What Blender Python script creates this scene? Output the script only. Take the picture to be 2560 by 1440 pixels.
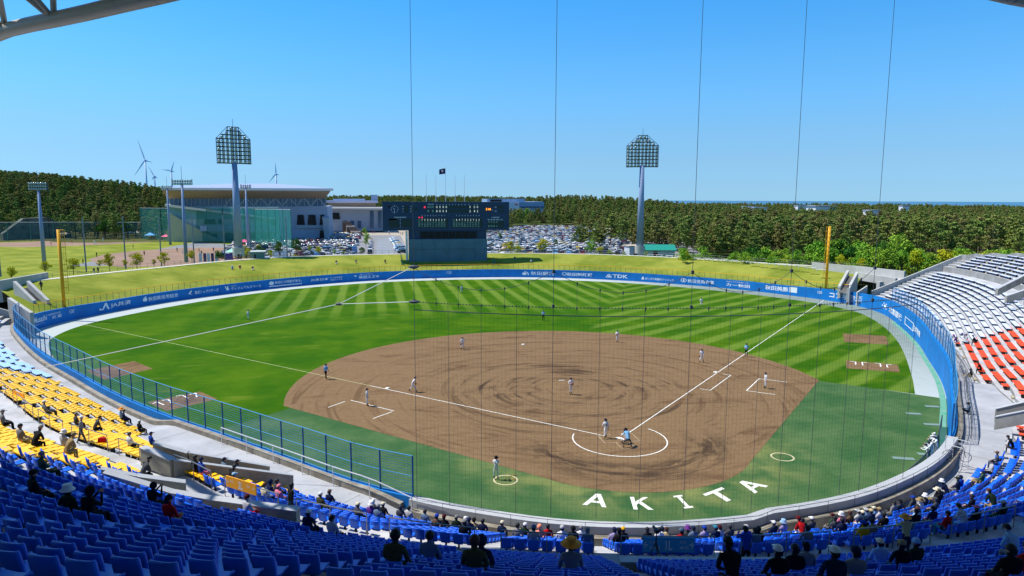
import bpy, math, random
import numpy as np
from mathutils import Vector, Matrix
random.seed(7); RNG = np.random.default_rng(7)
scene = bpy.context.scene
for o in list(bpy.data.objects): bpy.data.objects.remove(o)
COL = scene.collection
R_ = math.radians

# ------------------------------------------------------------------ camera
CAM = np.array([-20.204, -53.335, 20.371]); YAW, PIT, ROL, FPX = .1989, .1297, .0045, 1705.25
_F = np.array([math.sin(YAW)*math.cos(PIT), math.cos(YAW)*math.cos(PIT), -math.sin(PIT)])
_R = np.array([math.cos(YAW), -math.sin(YAW), 0.]); _U = np.cross(_R, _F)
_Rr = _R*math.cos(ROL)+_U*math.sin(ROL); _Ur = -_R*math.sin(ROL)+_U*math.cos(ROL)
cam = bpy.data.cameras.new('camera'); camo = bpy.data.objects.new('camera', cam); COL.objects.link(camo)
m4 = Matrix.Identity(4)
for i in range(3):
    m4[i][0] = _Rr[i]; m4[i][1] = _Ur[i]; m4[i][2] = -_F[i]; m4[i][3] = CAM[i]
camo.matrix_world = m4
cam.sensor_width = 36; cam.lens = FPX/2560*36; cam.clip_start = .2; cam.clip_end = 60000
scene.camera = camo

# ------------------------------------------------------------------ sky, sun, exposure
SUN_AZ, SUN_EL = R_(-68.0), R_(59)          # azimuth from +Y towards +X
world = bpy.data.worlds.new('World'); scene.world = world; world.use_nodes = True
wn = world.node_tree.nodes; wl = world.node_tree.links
bg = wn['Background']; sky = wn.new('ShaderNodeTexSky'); sky.sky_type = 'NISHITA'; sky.sun_disc = False
sky.sun_elevation = SUN_EL; sky.sun_rotation = SUN_AZ; sky.altitude = 0; sky.air_density = 1.0; sky.dust_density = 0.1; sky.ozone_density = 3.0
# colour balance of the whole sky dome by height above the horizon (clear maritime blue)
tcw = wn.new('ShaderNodeTexCoord'); sxw = wn.new('ShaderNodeSeparateXYZ'); rw = wn.new('ShaderNodeValToRGB'); mw = wn.new('ShaderNodeVectorMath'); mw.operation = 'MULTIPLY'; mw2 = wn.new('ShaderNodeVectorMath'); mw2.operation = 'SCALE'; mw2.inputs['Scale'].default_value = 1.6
wl.new(tcw.outputs['Generated'], sxw.inputs[0]); wl.new(sxw.outputs[2], rw.inputs[0]); wl.new(sky.outputs[0], mw.inputs[0]); wl.new(rw.outputs[0], mw.inputs[1]); wl.new(mw.outputs[0], mw2.inputs[0]); wl.new(mw2.outputs[0], bg.inputs[0])
_cr = rw.color_ramp; _cr.elements[0].position = 0; _cr.elements[0].color = (.231, .464, .895, 1); _cr.elements[1].position = 1; _cr.elements[1].color = (.42, .66, .82, 1)
for _p, _c in ((.022, (.235, .438, .786)), (.056, (.274, .454, .70)), (.095, (.306, .518, .72)), (.139, (.302, .598, .82)), (.187, (.277, .644, .874)), (.267, (.203, .674, .98)), (.5, (.28, .66, .92))):
    _e = _cr.elements.new(_p); _e.color = (*_c, 1)
bg.inputs[1].default_value = .088
sl = bpy.data.lights.new('sun', 'SUN'); sl.energy = 4.1; sl.angle = R_(.5); sl.color = (1, .95, .87)
so = bpy.data.objects.new('sun', sl); COL.objects.link(so)
sdir = Vector((math.sin(SUN_AZ)*math.cos(SUN_EL), math.cos(SUN_AZ)*math.cos(SUN_EL), math.sin(SUN_EL)))
so.rotation_euler = sdir.to_track_quat('Z', 'Y').to_euler(); so.location = (-60, 20, 90)
vs = scene.view_settings; vs.view_transform = 'Standard'; vs.look = 'None'; vs.gamma = 1; vs.exposure = 0.5; vs.use_curve_mapping = False

# ------------------------------------------------------------------ where a spot of the photograph lies in the place
def ray(px, py):
    u = (px-1280)/FPX; v = (py-720)/FPX
    return _F+u*_Rr-v*_Ur
def at(px, py, z=0.):
    d = ray(px, py); return CAM+(z-CAM[2])/d[2]*d
def atd(px, py, D): return CAM+D*ray(px, py)
def aty(px, py, Y): d = ray(px, py); return CAM+(Y-CAM[1])/d[1]*d
def prj(p):
    D = np.asarray(p, float)-CAM; z = D@_F
    return 1280+FPX*(D@_Rr)/z, 720-FPX*(D@_Ur)/z, z
def prjn(P):
    D = P-CAM; z = D@_F
    return 1280+FPX*(D@_Rr)/z, 720-FPX*(D@_Ur)/z, z
def inframe(p, m=40):
    x, y, z = prj(p); return z > 1 and -m < x < 2560+m and -m < y < 1440+m

# ------------------------------------------------------------------ materials
def lin(c):
    return tuple((v/12.92 if v <= .04045 else ((v+.055)/1.055)**2.4) for v in c)
MATS = {}
def M(name, c, rough=.75, var=.0, scale=1.0, metal=0., island=0., bump=0., c2=None, spec=.35, emit=0, wear=0., coord='Object', objvar=0.):
    if name in MATS: return MATS[name]
    m = bpy.data.materials.new(name); m.use_nodes = True; nt = m.node_tree; N = nt.nodes; L = nt.links
    b = N['Principled BSDF']; b.inputs['Roughness'].default_value = rough; b.inputs['Metallic'].default_value = metal
    b.inputs['Specular IOR Level'].default_value = spec
    col = None
    if var or c2:
        tc = N.new('ShaderNodeTexCoord'); nz = N.new('ShaderNodeTexNoise'); nz.inputs['Scale'].default_value = scale; nz.inputs['Detail'].default_value = 5
        L.new(tc.outputs[coord], nz.inputs['Vector'])
        rp = N.new('ShaderNodeValToRGB'); rp.color_ramp.elements[0].position = .3; rp.color_ramp.elements[1].position = .7
        a = c2 if c2 else tuple(max(0, v*(1-var)) for v in c); bb = c if c2 else tuple(min(1, v*(1+var)) for v in c)
        rp.color_ramp.elements[0].color = (*a, 1); rp.color_ramp.elements[1].color = (*bb, 1)
        L.new(nz.outputs['Fac'], rp.inputs['Fac']); col = rp.outputs['Color']
        if bump:
            bp = N.new('ShaderNodeBump'); bp.inputs['Strength'].default_value = bump; bp.inputs['Distance'].default_value = .05
            L.new(nz.outputs['Fac'], bp.inputs['Height']); L.new(bp.outputs['Normal'], b.inputs['Normal'])
    if island or objvar:
        hs = N.new('ShaderNodeHueSaturation'); mr = N.new('ShaderNodeMapRange')
        amt = island or objvar
        mr.inputs['To Min'].default_value = 1-amt; mr.inputs['To Max'].default_value = 1+amt
        if island:
            g = N.new('ShaderNodeNewGeometry'); L.new(g.outputs['Random Per Island'], mr.inputs['Value'])
        else:
            g = N.new('ShaderNodeObjectInfo'); L.new(g.outputs['Random'], mr.inputs['Value'])
        L.new(mr.outputs[0], hs.inputs['Value'])
        if island and objvar:
            oi = N.new('ShaderNodeObjectInfo'); m2 = N.new('ShaderNodeMapRange'); m2.inputs['To Min'].default_value = .5-objvar*.12; m2.inputs['To Max'].default_value = .5+objvar*.08
            L.new(oi.outputs['Random'], m2.inputs['Value']); L.new(m2.outputs[0], hs.inputs['Hue'])
        if col: L.new(col, hs.inputs['Color'])
        else: hs.inputs['Color'].default_value = (*c, 1)
        col = hs.outputs['Color']
    if col: L.new(col, b.inputs['Base Color'])
    else: b.inputs['Base Color'].default_value = (*c, 1)
    if emit: b.inputs['Emission Color'].default_value = (*c, 1); b.inputs['Emission Strength'].default_value = emit
    MATS[name] = m; return m
def glassy(name, c, alpha):
    m = M(name, c, .5); m.node_tree.nodes['Principled BSDF'].inputs['Alpha'].default_value = alpha; return m

# ------------------------------------------------------------------ mesh building
class MB:
    def __init__(s): s.v = []; s.f = []; s.m = []
    def add(s, vs, fs, mi=0):
        o = len(s.v); s.v.extend([tuple(map(float, p)) for p in vs]); s.f.extend([tuple(i+o for i in f) for f in fs]); s.m.extend([mi]*len(fs)); return s
    def box(s, c, d, mi=0, rz=0., top=None):
        hx, hy, hz = d[0]/2, d[1]/2, d[2]/2; t = top if top else (1, 1)
        P = []
        for z, (kx, ky) in ((-hz, (1, 1)), (hz, t)):
            for x, y in ((-hx, -hy), (hx, -hy), (hx, hy), (-hx, hy)):
                x *= kx; y *= ky
                P.append((c[0]+x*math.cos(rz)-y*math.sin(rz), c[1]+x*math.sin(rz)+y*math.cos(rz), c[2]+z))
        return s.add(P, [(0, 3, 2, 1), (4, 5, 6, 7), (0, 1, 5, 4), (1, 2, 6, 5), (2, 3, 7, 6), (3, 0, 4, 7)], mi)
    def tube(s, a, b, r, n=6, mi=0, r2=None, cap=True):
        a = Vector(a); b = Vector(b); d = (b-a)
        if d.length < 1e-6: return s
        q = d.to_track_quat('Z', 'Y').to_matrix(); r2 = r if r2 is None else r2; P = []
        for c, rr in ((a, r), (b, r2)):
            for i in range(n):
                t = 2*math.pi*i/n; P.append(c+q@Vector((rr*math.cos(t), rr*math.sin(t), 0)))
        F = [(i, (i+1) % n, n+(i+1) % n, n+i) for i in range(n)]
        if cap: F += [tuple(range(n-1, -1, -1)), tuple(range(n, 2*n))]
        return s.add(P, F, mi)
    def poly(s, pts, mi=0): return s.add(pts, [tuple(range(len(pts)))], mi)
    def prism(s, pts, z0, z1, mi=0, side=None):     # pts ccw in plan
        n = len(pts); P = [(p[0], p[1], z0) for p in pts]+[(p[0], p[1], z1) for p in pts]
        s.add(P, [tuple(range(n, 2*n)), tuple(range(n-1, -1, -1))], mi)
        return s.add(P, [(i, (i+1) % n, n+(i+1) % n, n+i) for i in range(n)], mi if side is None else side)
    def slab(s, pts, th, mi=0):                    # planar polygon in 3D made thick along its normal
        a = [Vector(p) for p in pts]; nrm = (a[1]-a[0]).cross(a[2]-a[0]).normalized()*th; n = len(a)
        P = a+[p-nrm for p in a]
        return s.add(P, [tuple(range(n)), tuple(range(2*n-1, n-1, -1))]+[(i, n+i, n+(i+1) % n, (i+1) % n) for i in range(n)], mi)
    def ball(s, c, r, mi=0, seg=8, rings=5, sc=(1, 1, 1), half=None):
        P = []; F = []
        t0, t1 = (0, math.pi) if not half else half
        for j in range(rings+1):
            t = t0+(t1-t0)*j/rings
            for i in range(seg):
                p = 2*math.pi*i/seg; P.append((c[0]+r*sc[0]*math.sin(t)*math.cos(p), c[1]+r*sc[1]*math.sin(t)*math.sin(p), c[2]+r*sc[2]*math.cos(t)))
        for j in range(rings):
            for i in range(seg): F.append((j*seg+i, (j+1)*seg+i, (j+1)*seg+(i+1) % seg, j*seg+(i+1) % seg))
        return s.add(P, F, mi)
    def mesh(s, name, mats, smooth=False):
        me = bpy.data.meshes.new(name); me.from_pydata(s.v, [], s.f)
        for m in (mats if isinstance(mats, (list, tuple)) else [mats]): me.materials.append(m)
        me.polygons.foreach_set('material_index', s.m)
        if smooth: me.polygons.foreach_set('use_smooth', [True]*len(s.f))
        me.update(); return me
    def build(s, name, mats, parent=None, loc=None, rz=0., smooth=False, **kw):
        return link(name, s.mesh(name, mats, smooth), parent, loc, rz, **kw)
def tag(o, label=None, category=None, group=None, kind=None):
    if label: o['label'] = label
    if category: o['category'] = category
    if group: o['group'] = group
    if kind: o['kind'] = kind
    return o
def link(name, data, parent=None, loc=None, rz=0., **kw):
    o = bpy.data.objects.new(name, data); COL.objects.link(o)
    if parent: o.parent = parent
    if loc is not None: o.location = tuple(map(float, loc))
    if rz: o.rotation_euler = (0, 0, rz)
    return tag(o, **kw)
def empty(name, loc=(0, 0, 0), rz=0., **kw):
    o = link(name, None, None, loc, rz, **kw); o.empty_display_size = .3; return o
def copy_tree(o, parent=None):
    c = o.copy(); COL.objects.link(c)
    if parent is not None: c.parent = parent
    for ch in list(o.children): copy_tree(ch, c)
    return c
def stamp(name, mesh, xf, mats, **kw):
    """one merged object out of many placements of mesh; xf = list of (x,y,z,rz,scale)"""
    nv = len(mesh.vertices); V = np.empty(nv*3); mesh.vertices.foreach_get('co', V); V = V.reshape(-1, 3)
    ls = np.empty(len(mesh.polygons), int); mesh.polygons.foreach_get('loop_total', ls)
    lv = np.empty(len(mesh.loops), int); mesh.loops.foreach_get('vertex_index', lv)
    mi = np.empty(len(mesh.polygons), int); mesh.polygons.foreach_get('material_index', mi)
    X = np.array(xf, float); n = len(X); c, s = np.cos(X[:, 3]), np.sin(X[:, 3]); k = X[:, 4]
    O = np.empty((n, nv, 3)); O[:, :, 0] = (V[None, :, 0]*c[:, None]-V[None, :, 1]*s[:, None])*k[:, None]+X[:, 0:1]
    O[:, :, 1] = (V[None, :, 0]*s[:, None]+V[None, :, 1]*c[:, None])*k[:, None]+X[:, 1:2]; O[:, :, 2] = V[None, :, 2]*k[:, None]+X[:, 2:3]
    me = bpy.data.meshes.new(name); me.vertices.add(n*nv); me.vertices.foreach_set('co', O.ravel())
    LV = (lv[None, :]+(np.arange(n)*nv)[:, None]).ravel(); me.loops.add(len(LV)); me.loops.foreach_set('vertex_index', LV)
    LS = np.tile(ls, n); me.polygons.add(len(LS)); me.polygons.foreach_set('loop_start', np.concatenate([[0], np.cumsum(LS)[:-1]]))
    me.polygons.foreach_set('loop_total', LS)
    for m in mats: me.materials.append(m)
    if xf and len(xf[0]) > 5:
        MI = np.array([x[5] for x in xf]); MI = (mi[None, :]+0*MI[:, None]); MI2 = np.where(MI == 0, np.array([x[5] for x in xf])[:, None], MI); me.polygons.foreach_set('material_index', MI2.ravel().astype(int))
    else: me.polygons.foreach_set('material_index', np.tile(mi, n))
    me.update(calc_edges=True); me.validate()
    return link(name, me, **kw)
ORD = ['first', 'second', 'third', 'fourth', 'fifth', 'sixth', 'seventh', 'eighth', 'ninth', 'tenth', 'eleventh', 'twelfth']
def nth(i):
    if i < 12: return ORD[i]
    k = i+1; return '%d%s' % (k, 'th' if 10 <= k % 100 <= 20 else {1: 'st', 2: 'nd', 3: 'rd'}.get(k % 10, 'th'))
_T = ['', '', 'twenty', 'thirty', 'forty', 'fifty', 'sixty', 'seventy', 'eighty', 'ninety']; _O = ['', 'first', 'second', 'third', 'fourth', 'fifth', 'sixth', 'seventh', 'eighth', 'ninth', 'tenth', 'eleventh', 'twelfth', 'thirteenth', 'fourteenth', 'fifteenth', 'sixteenth', 'seventeenth', 'eighteenth', 'nineteenth']
def nth(i):
    k = i+1
    if k >= 100: return ('one' if k < 200 else 'two' if k < 300 else 'three')+'-hundred-'+(nth(k % 100-1) if k % 100 else 'th').replace('-th', 'th')
    if k < 20: return _O[k]
    return _T[k//10]+('-'+_O[k % 10]) if k % 10 else _T[k//10][:-1]+'ieth'
def series(objs, tmpl, key=None):
    """labels counted from the left of the view"""
    for i, o in enumerate(sorted(objs, key=key or (lambda o: prj(o.location)[0]))): o['label'] = tmpl % nth(i)

# ------------------------------------------------------------------ plan curves
def catmull(P, n=8):
    P = np.array(P, float); Q = []
    E = np.vstack([2*P[0]-P[1], P, 2*P[-1]-P[-2]])
    for i in range(1, len(E)-2):
        for t in np.linspace(0, 1, n, endpoint=False):
            a, b, c, d = E[i-1], E[i], E[i+1], E[i+2]
            Q.append(.5*((2*b)+(c-a)*t+(2*a-5*b+4*c-d)*t*t+(-a+3*b-3*c+d)*t**3))
    Q.append(P[-1]); return np.array(Q)
class Curve:
    """plan curve with arc length s (0 at the middle sample when centred)"""
    def __init__(s, pts, center=False):
        s.P = np.array(pts, float); d = np.linalg.norm(np.diff(s.P, axis=0), axis=1); s.S = np.concatenate([[0], np.cumsum(d)])
        if center: s.S -= s.S[-1]/2
        t = np.gradient(s.P, axis=0); t /= np.linalg.norm(t, axis=1)[:, None]; s.T = t
    def pos(s, q): return np.array([np.interp(q, s.S, s.P[:, 0]), np.interp(q, s.S, s.P[:, 1])])
    def tan(s, q):
        t = np.array([np.interp(q, s.S, s.T[:, 0]), np.interp(q, s.S, s.T[:, 1])]); return t/np.linalg.norm(t)
    def near(s, p):
        d = np.linalg.norm(s.P-np.asarray(p)[:2], axis=1); i = int(d.argmin()); return s.S[i], d[i]
    def off(s, q, d): t = s.tan(q); return s.pos(q)+d*np.array([t[1], -t[0]])   # to the right hand of travel
WR = [(0, 123), (13.5, 121.8), (27, 117.6), (40, 110.3), (51.8, 100), (60.5, 90), (66.3, 80), (70.4, 70.6), (71.8, 62), (69.8, 53), (64.5, 43), (56.8, 30.5), (49.8, 20.8), (43.2, 11.8), (37, 4.4), (31.3, -1.6), (25.6, -7.7)]
WMID = [(-21.3, -12.3), (-18.2, -14.8), (-15.2, -16.9), (-10.5, -19.35), (-5.6, -20.6), (.4, -20.75), (6.4, -19.95), (11.6, -18.1), (16.5, -15.5), (21.2, -12.0)]
# travel: from centre field over the left, round home and back over the right (counter-clockwise seen from above)
Wpts = [(-x, y) for x, y in WR]+WMID+[(x, y) for x, y in WR[::-1]]
WALL = Curve(catmull(Wpts, 8), center=True)            # s=0 behind home, negative on the left; right hand of travel = outside
AC = (0., 15.4); AR = 45.5
def _ar(a): return AR-1.3*max(0, (a-22)/20.)**1.5
Ar = [(_ar(a)*math.sin(R_(a)), AC[1]-_ar(a)*math.cos(R_(a))) for a in range(0, 45, 4)]+[(39.6, -8.2), (47, 1.2), (56, 12), (65, 22.8), (71.8, 31.8), (77, 40), (81, 49), (83.5, 58), (84.8, 66), (85.4, 74)]
AISLE = Curve(catmull([(-x, y) for x, y in Ar[::-1]]+Ar[1:], 6), center=True)
def wall_out(p):
    """signed distance outside the field wall, and wall s"""
    d = np.linalg.norm(WALL.P-p, axis=1); i = int(d.argmin()); t = WALL.T[i]; n = np.array([t[1], -t[0]])
    return float((p-WALL.P[i])@n), WALL.S[i], n, WALL.P[i]

# ================================================================== ground and field
class NT:
    """short-hand for shader maths"""
    def __init__(s, m): s.t = m.node_tree; s.N = s.t.nodes; s.L = s.t.links
    def n(s, k, **kw):
        o = s.N.new(k)
        for a, b in kw.items(): setattr(o, a, b)
        return o
    def put(s, sock, v):
        if isinstance(v, (int, float)): sock.default_value = v
        elif isinstance(v, tuple): sock.default_value = v
        else: s.L.new(v, sock)
    def m(s, op, a, b=0., c=None, clamp=False):
        o = s.n('ShaderNodeMath', operation=op, use_clamp=clamp); s.put(o.inputs[0], a); s.put(o.inputs[1], b)
        if c is not None: s.put(o.inputs[2], c)
        return o.outputs[0]
    def noise(s, vec, scale, detail=4, rough=.55, dist=0.):
        o = s.n('ShaderNodeTexNoise'); s.L.new(vec, o.inputs['Vector']); o.inputs['Scale'].default_value = scale; o.inputs['Detail'].default_value = detail
        o.inputs['Roughness'].default_value = rough; o.inputs['Distortion'].default_value = dist; return o.outputs['Fac']
    def mix(s, f, a, b):
        o = s.n('ShaderNodeMix', data_type='RGBA'); s.put(o.inputs[0], f)
        s.put(o.inputs[6], (*a, 1) if isinstance(a, tuple) else a); s.put(o.inputs[7], (*b, 1) if isinstance(b, tuple) else b); return o.outputs[2]
    def ss(s, v, a, b):
        o = s.n('ShaderNodeMapRange', interpolation_type='SMOOTHSTEP'); s.put(o.inputs[0], v); o.inputs[1].default_value = a; o.inputs[2].default_value = b; return o.outputs[0]
def newmat(name, rough=.85, spec=.02):
    m = bpy.data.materials.new(name); m.use_nodes = True; b = m.node_tree.nodes['Principled BSDF']; b.inputs['Roughness'].default_value = rough; b.inputs['Specular IOR Level'].default_value = spec
    t = NT(m); tc = t.n('ShaderNodeTexCoord'); sp = t.n('ShaderNodeSeparateXYZ'); t.L.new(tc.outputs['Object'], sp.inputs[0])
    t.vec = tc.outputs['Object']; t.x, t.y, t.z = sp.outputs; t.b = b; MATS[name] = m
    def stretch(kx, ky, rz=0.):
        mp = t.n('ShaderNodeMapping'); t.L.new(t.vec, mp.inputs[0]); mp.inputs['Scale'].default_value = (kx, ky, 1); mp.inputs['Rotation'].default_value = (0, 0, rz); return mp.outputs[0]
    t.stretch = stretch; return m, t
def set_col(t, c, bump=None, dist=.05, strength=.4):
    t.L.new(c, t.b.inputs['Base Color'])
    if bump is not None:
        bp = t.n('ShaderNodeBump'); bp.inputs['Strength'].default_value = strength; bp.inputs['Distance'].default_value = dist
        t.L.new(bump, bp.inputs['Height']); t.L.new(bp.outputs['Normal'], t.b.inputs['Normal'])
# outfield grass with mowing stripes
gm, t = newmat('outfield grass')
wob = t.m('MULTIPLY', t.m('SUBTRACT', t.noise(t.vec, .06, 2), .5), 1.2)
sA = t.m('SINE', t.m('MULTIPLY', t.m('ADD', t.x, wob), 2*math.pi/4.05))
sB = t.m('SINE', t.m('MULTIPLY', t.m('ADD', t.m('MULTIPLY_ADD', t.x, -.565, t.m('MULTIPLY', t.y, .825)), wob), 2*math.pi/4.6))
side = t.ss(t.m('SUBTRACT', t.m('MULTIPLY', t.m('SUBTRACT', t.x, 14.), .9), t.m('MULTIPLY', t.m('SUBTRACT', t.y, 50.), .44)), -.8, .8)
sA = t.ss(sA, -.25, .8); sB = t.ss(sB, -.25, .8)
ampA = t.m('MULTIPLY', t.ss(t.y, 58., 84.), t.ss(t.x, -58., -30.))
ampB = .9
st = t.m('ADD', t.m('MULTIPLY', t.m('MULTIPLY', sA, ampA), t.m('SUBTRACT', 1., side)), t.m('MULTIPLY', t.m('MULTIPLY', sB, ampB), side))
n1 = t.noise(t.vec, .12, 5, .65); n2 = t.noise(t.vec, 3., 4, .7); n3 = t.noise(t.stretch(.25, .9), .5, 4, .6)
base = t.mix(t.ss(n1, .35, .7), lin((.19, .36, .03)), lin((.31, .44, .05)))
st = t.m('MULTIPLY', st, t.m('MULTIPLY_ADD', t.noise(t.stretch(.5, .15), .4, 4, .7), .9, .25))
base = t.mix(t.m('MULTIPLY', st, .55), base, lin((.56, .64, .28)))
base = t.mix(t.m('MULTIPLY', t.ss(n3, .56, .75), .4), base, lin((.49, .53, .20)))
base = t.mix(t.m('MULTIPLY', n2, .35), base, lin((.12, .27, .03)))
set_col(t, base, t.noise(t.vec, 9., 3, .7), .04, .5)
# artificial turf around home
tm, t = newmat('artificial turf')
n1 = t.noise(t.vec, .18, 5, .7); n2 = t.noise(t.vec, 7., 5, .8)
c = t.mix(t.ss(n1, .35, .7), lin((.22, .36, .21)), lin((.33, .43, .27)))
edge = t.ss(t.m('POWER', t.m('ADD', t.m('POWER', t.x, 2.), t.m('POWER', t.m('ADD', t.y, 0.), 2.)), .5), 17., 10.8)
c = t.mix(t.m('MULTIPLY', t.m('MULTIPLY', edge, t.ss(t.noise(t.vec, .35, 4), .35, .7)), .75), c, lin((.52, .53, .31)))
c = t.mix(t.m('MULTIPLY', t.ss(n2, .45, .7), .35), c, lin((.13, .28, .15)))
set_col(t, c, n2, .03, .5)
# infield dirt
dm, t = newmat('infield dirt')
n1 = t.noise(t.stretch(.35, 1.), .35, 5, .65, 1.2); n2 = t.noise(t.vec, 2.2, 6, .75); n3 = t.noise(t.stretch(.3, 1.2, .15), 1.3, 5, .7, .6)
dy = t.m('SUBTRACT', t.y, 15.5); dx = t.m('SUBTRACT', t.x, 0.)
rad = t.m('POWER', t.m('ADD', t.m('POWER', dx, 2.), t.m('POWER', dy, 2.)), .5)
rr = t.m('ADD', rad, t.m('MULTIPLY', t.noise(t.vec, .25, 4, .6), 2.6))
rings = t.m('SINE', t.m('MULTIPLY', rr, 4.2)); rmask = t.m('MULTIPLY', t.ss(rad, 2.6, 5.5), t.ss(rad, 15.5, 9.5))
def polar(cx, cy, ka, kr):
    x_ = t.m('SUBTRACT', t.x, cx); y_ = t.m('SUBTRACT', t.y, cy); an = t.m('ABSOLUTE', t.m('ARCTAN2', y_, x_)); rd = t.m('POWER', t.m('ADD', t.m('POWER', x_, 2.), t.m('POWER', y_, 2.)), .5)
    cb = t.n('ShaderNodeCombineXYZ'); t.put(cb.inputs[0], t.m('MULTIPLY', an, ka)); t.put(cb.inputs[1], t.m('MULTIPLY', rd, kr)); t.put(cb.inputs[2], t.m('GREATER_THAN', y_, 0.)); return cb.outputs[0]
arcs = t.noise(polar(0., 15.5, 1.1, 1.0), 1.0, 7, .68, .5); arch = t.noise(polar(0., 0., 1.6, .8), 1.0, 7, .68, .5)
wet = t.m('MULTIPLY', t.m('MULTIPLY', t.ss(arcs, .47, .66), t.m('MULTIPLY', t.ss(rad, 2.2, 5.), t.ss(rad, 17., 9.))), t.ss(t.noise(t.vec, .13, 4, .6), .30, .58))
rh = t.m('POWER', t.m('ADD', t.m('POWER', t.x, 2.), t.m('POWER', t.y, 2.)), .5)
hb = t.m('MULTIPLY', t.m('MULTIPLY', t.ss(rh, 4.8, 6.6), t.ss(rh, 10.2, 7.6)), t.m('MULTIPLY', t.ss(t.y, 2., -3.), t.ss(arch, .40, .60)))
gen = t.m('MULTIPLY', t.ss(arcs, .52, .66), .55)
base = t.mix(n2, lin((.41, .325, .225)), lin((.57, .465, .345)))
base = t.mix(t.m('MULTIPLY', t.ss(n1, .50, .72), .7), base, lin((.35, .26, .19)))
base = t.mix(t.m('MULTIPLY', t.ss(n3, .55, .75), .55), base, lin((.37, .27, .20)))
base = t.mix(gen, base, lin((.32, .235, .165)))
base = t.mix(t.m('MAXIMUM', t.m('MULTIPLY', wet, .92), t.m('MULTIPLY', hb, .85)), base, lin((.235, .19, .16)))
fine = t.noise(t.stretch(.5, 2.2), 3.5, 5, .75)
base = t.mix(t.m('MULTIPLY', t.ss(fine, .52, .72), .5), base, lin((.27, .205, .145)))
spot = t.noise(t.vec, 9., 4, .8)
base = t.mix(t.m('MULTIPLY', t.ss(spot, .60, .72), .45), base, lin((.70, .60, .48)))
set_col(t, base, t.m('ADD', n2, fine), .06, .7)
# warning track and practice field surfaces
km, t = newmat('warning track rubber')
n1 = t.noise(t.vec, .12, 4, .6); n2 = t.noise(t.stretch(1., .35), 1.2, 5, .7)
east = t.ss(t.x, 30., 62.)
c = t.mix(east, lin((.68, .71, .70)), lin((.45, .51, .48))); c = t.mix(t.m('MULTIPLY', t.ss(n2, .45, .7), t.m('MULTIPLY', east, .6)), c, lin((.36, .40, .38)))
c = t.mix(t.m('MULTIPLY', n1, .2), c, lin((.78, .80, .79))); set_col(t, c, n2, .02, .2)
bm, t = newmat('dry bank grass')
n1 = t.noise(t.vec, .1, 5, .65); n2 = t.noise(t.vec, 2.5, 5, .75); n3 = t.noise(t.stretch(.4, 1.3, .4), .5, 4, .6)
c = t.mix(t.ss(n1, .35, .68), lin((.44, .49, .17)), lin((.60, .61, .26))); c = t.mix(t.m('MULTIPLY', t.ss(n3, .55, .8), .5), c, lin((.70, .66, .36)))
c = t.mix(t.m('MULTIPLY', n2, .35), c, lin((.36, .42, .12))); set_col(t, c, n2, .05, .5)
lm, t = newmat('land')
n1 = t.noise(t.vec, .01, 5, .6); n2 = t.noise(t.vec, .3, 5, .7)
c = t.mix(t.ss(n1, .4, .6), lin((.25, .30, .15)), lin((.38, .38, .24))); c = t.mix(t.m('MULTIPLY', n2, .5), c, lin((.22, .28, .12))); set_col(t, c)
am, t = newmat('asphalt'); n1 = t.noise(t.vec, .08, 4); n2 = t.noise(t.vec, 4., 4, .8)
c = t.mix(n1, lin((.50, .51, .52)), lin((.60, .60, .60))); c = t.mix(t.m('MULTIPLY', n2, .3), c, lin((.34, .35, .36))); set_col(t, c)
pm, t = newmat('plaza paving'); n1 = t.noise(t.vec, .1, 4)
c = t.mix(n1, lin((.62, .58, .52)), lin((.72, .68, .61))); set_col(t, c)

def sheet(name, pts, z, mat, **kw):
    mb = MB(); me = bpy.data.meshes.new(name)
    import mathutils.geometry as G
    tri = G.tessellate_polygon([[Vector((p[0], p[1], 0)) for p in pts]])
    me.from_pydata([(p[0], p[1], z) for p in pts], [], [tuple(f) for f in tri]); me.materials.append(mat); me.update()
    # make all faces look up
    fl = [p.index for p in me.polygons if p.normal.z < 0]
    if fl:
        import bmesh
        b = bmesh.new(); b.from_mesh(me); b.faces.ensure_lookup_table(); bmesh.ops.reverse_faces(b, faces=[b.faces[i] for i in fl]); b.to_mesh(me); b.free()
    return link(name, me, **kw)
# terrain
def hz(x, y):
    """height of the land: a wooded dune ridge on the left, low dunes far off"""
    h = 0.
    # left ridge
    u = (x+230)*.86+(y-395)*.5; v = -(x+230)*.5+(y-395)*.86       # along, across
    d = max(0., min(1., (v+58-max(0, u)*.10)/75.)); d = d*d*(3-2*d)
    e = 1/(1+math.exp((u-95)/60.))*1.12
    h += 25.*d*e
    r = math.hypot(x, y)
    h += 3.2*max(0, min(1, (r-420)/500.))*(.7+.5*math.sin(x/170.+1.2)*math.cos(y/230.))+1.3*math.sin(x/37.+y/61.)*max(0, min(1, (r-300)/200.)) 
    h += (10. if x < 140 else 10.*math.exp(-((x-140)/150)**2))*max(0, min(1, (y-430)/300.))
    h += -9.*max(0, min(1, (r-1350)/250.))
    h += 6.5*math.exp(-((x-190)**2/80.**2+(y-560)**2/110.**2))
    return h
gx = np.concatenate([np.arange(-1500, -600, 60), np.arange(-600, 700, 20), np.arange(700, 2300, 60)]); gy = np.concatenate([np.arange(-260, 160, 30), np.arange(160, 800, 20), np.arange(800, 1700, 50)])
V = [(float(x), float(y), hz(x, y)-.06 if hz(x, y) > -6 else -9) for y in gy for x in gx]; nx = len(gx)
F = [(j*nx+i, j*nx+i+1, (j+1)*nx+i+1, (j+1)*nx+i) for j in range(len(gy)-1) for i in range(nx-1)]
me = bpy.data.meshes.new('ground'); me.from_pydata(V, [], F); me.materials.append(lm); me.update(); link('ground', me, kind='structure')
wm = M('sea water', lin((.10, .33, .46)), .25, spec=.5)
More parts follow.
